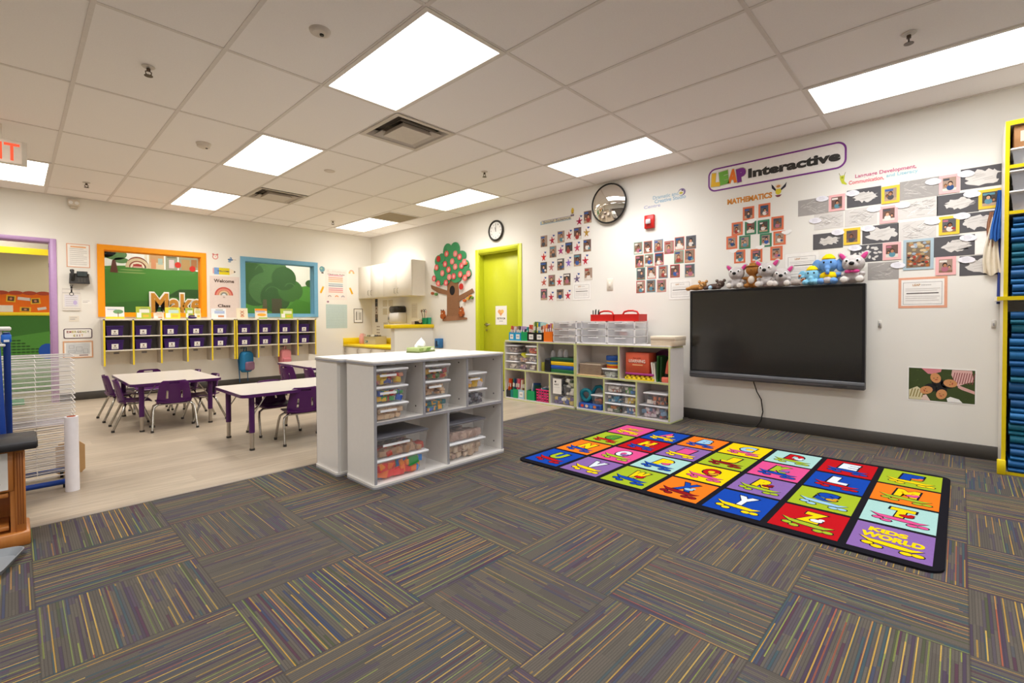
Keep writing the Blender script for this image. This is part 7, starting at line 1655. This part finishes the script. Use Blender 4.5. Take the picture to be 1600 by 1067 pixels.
# things on the counter and ledge
CZ = .6055
t = thing('dish_bin', 'beige tub of kitchen things on the yellow counter', 'bin', (4.62, 8.30, CZ), RW + .1)
mb = MB(); BG_ = mat('#b8ae98', 0.5, var=.05); w_, d_, h_ = .36, .25, .15
for (a, b, c, d) in ((0, 0, w_, .005), (0, d_ - .005, w_, d_), (0, .005, .005, d_ - .005), (w_ - .005, .005, w_, d_ - .005)): mb.box(a, b, .004, c, d, h_, BG_)
mb.box(0, 0, 0, w_, d_, .004, BG_); mb.box(-.008, -.008, h_ - .012, w_ + .008, -.0, h_, BG_); mb.build('tub', t)
mb = MB(); mb.box(.04, -.002, .03, .12, 0, .07, mat('#4a6a78', .5)); mb.box(.05, -.003, .045, .08, -.002, .06, WHITE); mb.build('sticker', t)
contents((4.64, 8.28, CZ + .006), RW + .1, .32, .2, .17, pal('#5a4a3c', '#7a7a5a', '#a89a78', '#3a3630', '#c8c0a8'), 40, 'dark and olive kitchen things piled in the beige tub', 'kitchen things', .06, 'kitchen_things', 21)
mb = MB(); mb.lathe([(.045, 0), (.052, .02), (.052, .15), (.03, .18), (.03, .2)], (0, 0, 0), mat('#d89a90', .5, var=.03), 16); mb.tube([(.03, 0, .19), (.07, 0, .18), (.07, 0, .12), (.05, 0, .11)], .007, mat('#d89a90', .5), 6)
solid(mb, 'pink_jug', 'pale pink jug at the left end of the yellow counter', 'jug', (4.66, 8.45, CZ))
mb = MB(); mb.tube([(0, 0, 0), (0, 0, .14), (-.02, 0, .17), (-.07, 0, .175), (-.09, 0, .15)], [.016, .011, .011, .011, .012], BLACK, 10); mb.cyl((0, 0, 0), (0, 0, .012), .028, BLACK, n=14); mb.tube([(0, .03, .04), (.0, .06, .07)], .007, BLACK, 6)
solid(mb, 'faucet', 'black faucet at the sink behind the half wall', 'faucet', (4.72, 7.10, CZ), .5)
mb = MB(); mb.lathe([(.03, 0), (.075, .008), (.09, .04), (.088, .042), (.07, .012), (0, .008)], (0, 0, 0), BLACK, 18)
solid(mb, 'dark_bowl', 'small dark bowl on the counter next to the faucet', 'bowl', (4.52, 7.0, CZ))
LZ = .9885
t = thing('towel_dispenser', 'white paper towel dispenser with black top on the wall', 'dispenser', (XR, 7.545, 1.004), RW)
mb = MB(); mb.box(-.15, -.20, 0, .15, 0, .20, mat('#d9d3cb', .35), .02); mb.build('body', t)
mb = MB(); mb.box(-.145, -.205, .2005, .145, -.005, .315, mat('#2a2624', .3), .025); mb.build('cover', t)
for k, (y_, c, h_, lab) in enumerate(((7.86, '#d8d0c6', .15, 'white soap dispenser left of the paper towel dispenser'),)):
    t = thing('soap_dispenser', lab, 'soap dispenser', (XR, y_, 1.02), RW); mb = MB(); mb.box(-.06, -.10, 0, .06, 0, .16, mat(c, .35), .02); mb.build('body', t); mb = MB(); mb.box(-.025, -.104, .05, .025, -.1005, .11, mat('#8a8a90', .3), .001); mb.build('window', t)
CUPG = mat('#1f8a58', .45, var=.04)
t = thing('tool_cup', 'tall green cup on the yellow ledge', 'cup', (4.87, 6.69, LZ))
mb = MB(); mb.lathe([(.040, 0), (.048, .11), (.045, .11), (.038, .006), (0, .006)], (0, 0, 0), CUPG, 18); mb.build('cup', t)
t2 = thing('tool_cup', 'second green cup at the wall end of the yellow ledge', 'cup', (4.945, 6.67, LZ), 0, None)
mb = MB(); mb.lathe([(.034, 0), (.040, .115), (.037, .115), (.032, .006), (0, .006)], (0, 0, 0), mat('#2f9a78', .45), 18); mb.build('cup', t2)
for k, (dx, dy, tx, h_, c, nm) in enumerate(((-.012, 0, -.05, .2, '#6a4a3c', 'brown-handled brush'), (.012, .01, -.01, .21, '#2c2c2c', 'black-handled scissors'), (.0, -.012, .02, .19, '#c89a90', 'pink-handled brush'))):
    mb = MB(); mb.tube([(0, 0, 0), (tx, 0, h_)], .0055, mat(c, .5), 6)
    if k == 1:
        for q in (-1, 1): mb.tube([(tx + q * .02 + .016 * math.cos(2 * PI * j / 10), 0, h_ + .018 + .02 * math.sin(2 * PI * j / 10)) for j in range(10)], .005, mat(c, .5), 6, True)
    else: mb.ball((tx * 1.08, 0, h_ + .02), (.013, .010, .026), mat(c, .6))
    solid(mb, 'craft_tool', '%s standing in the tall green cup' % nm, 'tool', (4.87 + dx, 6.69 + dy, LZ + .007), 0, 'tools in the tall green cup')
t = thing('tape_dispenser', 'black tape dispenser on the yellow ledge', 'tape dispenser', (4.735, 6.68, LZ))
mb = MB(); mb.prism([(-.07, 0), (.06, 0), (.055, .075), (.02, .085), (-.02, .05), (-.07, .055)], -.03, .03, mat('#1e1d1c', .4)); mb.build('base', t)
mb = MB(); mb.cyl((.012, -.034, .055), (.012, .034, .055), .033, mat('#b8a888', .4), n=16); mb.build('tape_roll', t)
mb = MB(); mb.lathe([(.03, 0), (.03, .05), (.02, .055)], (0, 0, 0), mat('#a8988c', .3), 14); solid(mb, 'small_jar', 'small grey jar on the yellow ledge by the tape dispenser', 'jar', (4.64, 6.70, LZ))
mb = MB(); mb.box(-.15, -.1, 0, .15, .08, .008, mat('#d0c8c0', .5), .002); solid(mb, 'paper_stack', 'thin pale paper stack on the yellow ledge\'s left part', 'paper', (4.36, 6.70, LZ))
# cupboard-end notices and cards in the corner
def f(mb, w_, h_, y):
    mb.frame(0, 0, w_, h_, .010, y - .004, 0, mat('#5a5248', .5)); lines(mb, .03, w_ - .03, .06, h_ - .05, 7, y, mat('#8a8680', .7), .006); mb.rect(.05, .05, .065, h_ - .06, y - .0003, mat('#5a5650', .7)); mb.rect(w_ * .55, h_ * .2, w_ * .85, h_ * .75, y - .0003, mat('#b8b4ac', .7))
bposter('framed_notice', 'dark-framed printed notice on the wall under the cupboard', 'notice', 4.60, 1.015, .19, .275, f)
mb = MB()
mb.box(-.05, -.002, 0, .05, 0, .47, mat('#8a8078', .7))
rnd = random.Random(9)
for k in range(6): mb.rect(-.042, .012 + k * .077, .042, .078 + k * .077, -.0026, mat(rnd.choice(['#d8ccc0', '#4a4038', '#c8b8a8']), .7)); mb.ell(0, .045 + k * .077, .022, .024, -.003, mat(rnd.choice(['#5a4438', '#8a7060', '#3a4a58']), .7), 10)
solid(mb, 'photo_strip', 'vertical strip of small pictures hanging under the cupboard', 'pictures', (XR, 8.46, 1.02), RW)
k = 0
for (y_, z_) in ((8.22, 1.33), (8.02, 1.33), (8.22, 1.17), (8.02, 1.17), (8.20, .90), (8.0, .90)):
    mb = MB(); mb.box(0, -.0015, 0, .15, 0, .12, mat('#d8d0bc', .7)); mb.frame(.004, .004, .146, .116, .003, -.002, -.0015, mat('#8a8474', .7)); lines(mb, .02, .12, .02, .09, 4, -.0022, mat('#a8a294', .7), .005)
    solid(mb, 'printed_card', 'small beige printed card on the kitchen wall, %s, %s column' % (['top row', 'middle row', 'bottom row'][k // 2], ['left', 'right'][k % 2]), 'card', (XR, y_, z_), RW, 'cards on the kitchen wall'); k += 1
for k, z_ in enumerate((.98, .92, .86)):
    mb = MB(); mb.box(0, -.002, 0, .12, 0, .03, mat('#d8d0c4', .7)); 
    for j in range(3): mb.ell(.02 + j * .04, .015, .012, .010, -.0025, mat('#4a3c34', .7), 8)
    solid(mb, 'hook_strip', 'small strip of dark dots below the picture strip, %s from top' % ORD(k), 'strip', (XR, 8.46, z_ - .06), RW, 'dotted strips in the kitchen corner')
mb = MB(); mb.box(0, -.0015, 0, .18, 0, .26, mat('#d6d0c6', .7)); lines(mb, .02, .15, .03, .22, 6, -.002, GT, .005); solid(mb, 'printed_notice', 'pale notice on the wall right of the towel dispenser', 'notice', (XR, 7.25, 1.10), RW)
mb = MB(); mb.box(0, -.09, 0, .125, 0, .16, mat('#2f6aa0', .45, var=.06), .004); mb.rect(.03, .03, .085, .12, -.0905, mat('#1d2c48', .5)); mb.rect(.08, .06, .115, .13, -.0908, mat('#4a86b4', .5))
solid(mb, 'blue_holder', 'blue box holder on the wall below the paper apple tree', 'holder', (XR, 6.46, .59), RW)

# ------------------------------------------------------------------ tall yellow cabinet with nap mats (right edge)
YX, YY = 4.60, -0.205
t = thing('nap_mat_cabinet', 'tall yellow-edged cabinet of blue nap mats at the right edge', 'cabinet', (YX, YY, 0), RW)
CW, CD, CH = 1.25, XR - YX - .014, 2.372
YB_ = mat('#e3c912', .35, var=.03); IN = mat('#d8cfc0', .5)
mb = MB(); mb.box(0, .004, 0, .02, CD, CH, KW); mb.box(0, 0, 0, .021, .004, CH, YB_); mb.build('side_panel', t)
mb = MB(); mb.box(CW - .02, .004, 0, CW, CD, CH, KW); mb.box(CW - .021, 0, 0, CW, .004, CH, YB_); mb.build('side_panel', t)
mb = MB(); mb.box(.02, CD - .01, 0, CW - .02, CD, CH - .03, IN); mb.build('back_panel', t)
for nm, z0_, z1_, ov in (('top', CH - .03, CH, .0), ('shelf', 2.055, 2.078, 0), ('shelf', 1.750, 1.772, 0), ('shelf', 1.176, 1.202, .03), ('base', 0, .02, 0)):
    mb = MB(); mb.box(-ov if ov else .02, .004 - ov * .4, z0_, CW - .02, CD - .01, z1_, KW); mb.box(-ov if ov else .02, 0 - ov * .4, z0_, CW - .02, .004 - ov * .4, z1_, YB_); mb.build(nm, t)
mb = MB(); mb.box(-.02, -.03, 0, .022, 0, .10, YB_, .004); mb.build('foot_guard', t)
def YP(lx, ly, lz): return (YX + ly, YY - lx, lz)
mb = MB(); mb.box(0, 0, 0, .42, .30, .15, mat('#a8794e', .7, var=.06), .003); mb.rect(.03, .04, .2, .11, -.0008, mat('#cfc6b4', .7)); solid(mb, 'cardboard_box', 'brown cardboard box on the yellow cabinet\'s top shelf', 'box', YP(.04, .02, 2.188), RW)
tub(YP(.03, .006, 2.0785), RW, .46, .33, .109, 'white-rimmed clear tub under the cardboard box', mat('#dcd8d4', .4), plastic=FROST)
contents(YP(.045, .02, 2.082), RW, .42, .28, .075, pal('#7a8a9a', '#8a8078', '#b8b0a8'), 30, 'grey-blue things in the tub under the cardboard box', 'supplies', .06, 'supplies', 31)
tub(YP(.026, .004, 1.905), RW, .48, .34, .135, 'grey lidded tub, upper of two on the yellow cabinet\'s second shelf', mat('#d0ccc8', .4), plastic=FROST)
tub(YP(.026, .004, 1.7725), RW, .48, .34, .132, 'grey lidded tub, lower of two on the yellow cabinet\'s second shelf', mat('#d0ccc8', .4), plastic=FROST)
contents(YP(.04, .016, 1.776), RW, .44, .29, .09, pal('#8a6a5a', '#4a4a58', '#c8a84a', '#a83a3a'), 40, 'mixed dark things in the lower grey lidded tub', 'supplies', .05, 'supplies', 32)
contents(YP(.04, .016, 1.909), RW, .44, .29, .09, pal('#6a6058', '#7a7a78', '#4a4a48'), 40, 'grey-brown things in the upper grey lidded tub', 'supplies', .05, 'supplies', 33)
MATC = [mat(c, .45, var=.08) for c in ('#1a5a94', '#1f669e', '#165084', '#1c6a84')]
def mat_stack(z0, z1, n, where, seed):
    rnd = random.Random(seed); z = z0
    hs = [rnd.uniform(.75, 1.25) for _ in range(n)]; s_ = (z1 - z0) / sum(hs)
    for i, h in enumerate(hs):
        h *= s_; hh = h - .0008; r = 0; off = rnd.uniform(-.026, .004); lx = .032 + rnd.uniform(0, .012)
        mb = MB()
        # folded pad: two leaves with a rounded fold at the front
        for a, b in ((0, hh * .36), (hh * .40, hh)):
            prof = [(.30, a), (.022, a), (.008, a + (b - a) * .12), (.001, a + (b - a) * .32), (0, (a + b) / 2), (.001, b - (b - a) * .32), (.008, b - (b - a) * .12), (.022, b), (.30, b)]
            n_ = len(prof); vs = [(0, y, zz) for y, zz in prof] + [(.60, y, zz) for y, zz in prof]
            mb.add(vs, [(k, k + 1, n_ + k + 1, n_ + k) for k in range(n_ - 1)], MATC[i % 4] if a == 0 else MATC[(i + (1 if i % 3 else 0)) % 4]); mb.add(vs[:n_], [tuple(reversed(range(n_)))], MATC[i % 4]); mb.add(vs[n_:], [tuple(range(n_))], MATC[i % 4])
            mb.add([(0, .30, a), (.60, .30, a), (.60, .30, b), (0, .30, b)], [(0, 1, 2, 3)], MATC[i % 4])
        solid(mb, 'nap_mat', 'folded blue nap mat, %s from bottom in the yellow cabinet\'s %s stack' % (ORD(i), where), 'nap mat', YP(lx, .012 + off, z), RW, 'blue nap mats in the %s stack' % where)
        z += h
mat_stack(1.2025, 1.735, 6, 'upper', 3)
mat_stack(.0205, 1.10, 12, 'lower', 4)
# aprons hanging on the wall beside the cabinet
def cloth_hang(name, label, y_, ztop, w0, w1, h_, col, seed, x_=XR - .004, th=.03):
    rnd = random.Random(seed); mb = MB(); NU, NV = 14, 10; m = mat(col, .85, var=.06, scale=40)
    vs = []
    for o in (0, 1):
        for j in range(NV + 1):
            v = j / NV; ww = w0 + (w1 - w0) * min(1, v * 1.3)
            for i in range(NU + 1):
                u = -1 + 2 * i / NU
                d = th * (.35 + .65 * abs(math.sin(u * 5 + seed + v * .8))) * (.5 + .5 * v) if o else 0
                vs.append((u * ww / 2 + .01 * math.sin(v * 4 + seed), -d, -h_ * v - .012 * v * math.sin(u * 4 + seed)))
    n1 = (NU + 1) * (NV + 1); fs = []
    for j in range(NV):
        for i in range(NU):
            a = j * (NU + 1) + i; fs.append((n1 + a, n1 + a + NU + 1, n1 + a + NU + 2, n1 + a + 1)); fs.append((a, a + 1, a + NU + 2, a + NU + 1))
    for j in range(NV):
        for i in (0, NU):
            a = j * (NU + 1) + i; b = a + NU + 1; fs.append((a, b, n1 + b, n1 + a) if i == 0 else (a, n1 + a, n1 + b, b))
    for i in range(NU):
        a = NV * (NU + 1) + i; fs.append((a, a + 1, n1 + a + 1, n1 + a)); fs.append((i, n1 + i, n1 + i + 1, i + 1))
    mb.add(vs, fs, m, True)
    return solid(mb, name, label, 'apron', (x_, y_, ztop), RW, 'aprons beside the yellow cabinet')
cloth_hang('apron', 'blue cloth apron hanging beside the yellow cabinet', -.185, 1.985, .02, .055, .36, '#2a5fa8', 1, XR - .035)
cloth_hang('apron', 'cream cloth apron hanging low beside the yellow cabinet', -.165, 1.80, .03, .09, .42, '#d8cdb8', 2, XR - .006)
cloth_hang('apron', 'tan strip of apron peeking behind the blue one', -.155, 1.84, .02, .035, .26, '#a8785c', 3, XR - .004, .02)
mb = MB(); mb.tube([(0, -.012, 0), (.004, -.014, -.3), (0, -.012, -.56)], .009, mat('#2a3a7a', .7), 6); solid(mb, 'apron_strap', 'long navy apron tie hanging beside the yellow cabinet', 'strap', (XR, -.196, 1.72), RW)

# ------------------------------------------------------------------ left edge: art easel, drying rack, paper roll, oak cabinet, tray
EB = mat('#133c90', .4, var=.03)
t = thing('art_easel', 'blue-legged easel with tan board and white tray at the left edge', 'easel', (-.03, 3.62, 0))
for sx in (0, -.62):
    mb = MB(); mb.T = Matrix.Translation((sx - .012, .0, 0)) @ Matrix.Rotation(-.03, 4, 'Y'); mb.box(-.022, -.014, 0, .022, .014, 1.0, EB, .003); mb.build('leg', t)
    mb = MB(); mb.T = Matrix.Translation((sx + .004, .04, 1.0)) @ Matrix.Rotation(.22, 4, 'X'); mb.box(-.014, 0, -.98, .014, .025, 0, EB, .003)
    lo = min(v[2] for v in mb.v); mb.v = [(a, b, max(c, 0.0) - 0) for a, b, c in mb.v]; mb.build('leg', t)
mb = MB(); mb.box(-.62, .012, .30, -.042, .028, .92, mat('#cfa468', .6, var=.05)); mb.build('board', t)
TRW = mat('#e8e4de', .4)
mb = MB(); mb.box(-.66, -.03, 1.012, .022, .06, 1.034, TRW, .006); mb.box(-.66, -.02, .93, .0, .05, .944, TRW, .004); mb.box(-.66, -.012, .944, -.012, .046, 1.012, TRW, .004); mb.build('tray', t)
mb = MB(); mb.box(-.016, -.02, .95, .022, .02, .995, mat('#2a6ac8', .35), .005); mb.box(-.006, -.0225, .955, .014, -.0195, .966, WHITE); mb.build('clamp', t)
# drying rack
t = thing('drying_rack', 'white wire paint drying rack on a blue base', 'drying rack', (-.16, 4.12, 0))
WIRE = mat('#d6d2ce', .4, .1, var=0)
mb = MB(); mb.tube([(-.25, .0, .045), (.36, .0, .045), (.405, .02, .05), (.42, .08, .055), (.42, .26, .055), (.405, .32, .05), (.36, .34, .045), (-.25, .34, .045)], .017, EB, 8); mb.build('base_frame', t)
for px, py in ((.37, .03), (.37, .31), (-.20, .02), (-.20, .32)):
    mb = MB(); mb.cyl((px, py, .03), (px, py, .046), .010, DARK); mb.cyl((px - .008, py, .017), (px + .008, py, .017), .017, BLACK, n=12); mb.build('caster', t)
for py in (.03, .31):
    mb = MB(); mb.box(-.24, py - .012, .05, -.215, py + .012, .90, EB, .003); mb.build('upright', t)
NS = 26
for k in range(NS):
    z = .075 + k * .0305
    tilt = (1 - k / NS) * .018
    mb = MB(); zz = lambda u: z + tilt * u
    for q in (0, .34): mb.tube([(-.22, q, zz(0)), (.425, q, zz(1))], .0034, WIRE, 5)
    mb.tube([(.425, 0, zz(1)), (.425, .34, zz(1))], .0034, WIRE, 5)
    for u in (.10, .25): mb.tube([(u, 0, zz(.5)), (u, .34, zz(.5))], .0018, WIRE, 4)
    for j in range(1, 4): mb.tube([(-.22, .34 * j / 4, zz(0)), (.425, .34 * j / 4, zz(1))], .002, WIRE, 4)
    mb.build('wire_shelf', t)
mb = MB(); mb.box(-.17, .005, .512, .20, .33, .514, mat('#3f8a5c', .6)); o = solid(mb, 'painted_sheet', 'dark green painted sheet drying on the wire rack', 'painting', (-.16, 4.12, .045))
mb = MB(); mb.box(.02, .0, .5095, .40, .33, .511, mat('#b8b0b8', .6)); o = solid(mb, 'painted_sheet', 'pale grey painted sheet drying lower on the wire rack', 'painting', (-.16, 4.12, -.10))
t = thing('paper_roll', 'tall white paper roll standing in front of the drying rack', 'paper roll', (.240, 4.04, 0))
mb = MB(); mb.lathe([(.033, .0), (.034, .0), (.034, .465), (.022, .465), (.022, .002)], (0, 0, 0), mat('#e9e6ea', .7), 24); mb.build('paper', t)
mb = MB(); mb.lathe([(.0215, .0), (.0215, .468), (.019, .468), (.019, .42), (0, .42)], (0, 0, 0), mat('#b8542c', .7), 20); mb.build('core', t)
mb = MB(); mb.prism([(0, .02), (.03, 0), (.13, 0), (.15, .02), (.15, .19), (.12, .22), (.02, .22), (0, .19)], 0, .012, mat('#cfa672', .6, var=.05)); solid(mb, 'tan_board', 'small tan eight-sided board behind the drying rack base', 'board', (.185, 4.49, 0))
# oak cabinet with dark top
t = thing('oak_cabinet', 'oak cabinet with black worktop at the left frame edge', 'cabinet', (.016, 3.24, 0))
BK_ = mat('#2b2a2c', .45, var=.1)
mb = MB(); mb.box(-.90, -.085, .462, .055, .21, .503, BK_, .008); mb.build('worktop', t)
mb = MB(); mb.box(-.04, 0, .06, .0, .19, .462, WOOD); mb.box(-.86, 0, .06, -.83, .19, .462, WOOD); mb.box(-.83, .17, .06, -.04, .19, .462, WOOD); mb.build('carcass', t)
mb = MB(); mb.box(-.024, -.012, .06, .012, .03, .462, WOOD, .004)
for k in range(3): mb.box(-.017 + k * .009, -.0145, .10, -.013 + k * .009, -.0115, .44, mat('#8a4c20', .4))
mb.build('post', t)
mb = MB(); mb.box(-.87, -.03, 0, .025, .20, .065, WOOD, .006); mb.build('plinth', t)
mb = MB(); mb.box(-.83, -.008, .262, -.026, .01, .455, WOOD, .004); mb.build('drawer_front', t)
for z_ in (.10, .255): 
    mb = MB(); mb.box(-.83, -.004, z_ - .02, -.045, .17, z_, WOOD, .003); mb.build('shelf', t)
mb = MB(); mb.box(-.24, -.0105, .272, -.045, -.0085, .445, PAPER); lines(mb, -.22, -.07, .30, .42, 5, -.0108, GT, .006); solid(mb, 'paper_notice', 'white printed paper taped to the oak cabinet front', 'notice', (.016, 3.24, 0))
t = thing('grey_tray', 'grey plastic scoop tray lying on the striped carpet', 'tray', (-.145, 3.0, 0), -.3)
TRG = mat('#868a8e', .45, var=.04); mb = MB()
o_ = rrect(-.16, -.14, .13, .16, .05); i_ = [(a * .86, b * .86) for a, b in o_]; n = len(o_)
mb.zprism(i_, .001, .005, TRG); vs = [(a, b, .004) for a, b in i_] + [(a, b, .032) for a, b in o_] + [(a * 1.03, b * 1.03, .032) for a, b in o_] + [(a * .90, b * .90, 0) for a, b in o_]
for q in range(3): mb.add(vs[q * n:(q + 2) * n], [(i, (i + 1) % n, n + (i + 1) % n, n + i) for i in range(n)], TRG, True)
mb.build('pan', t)
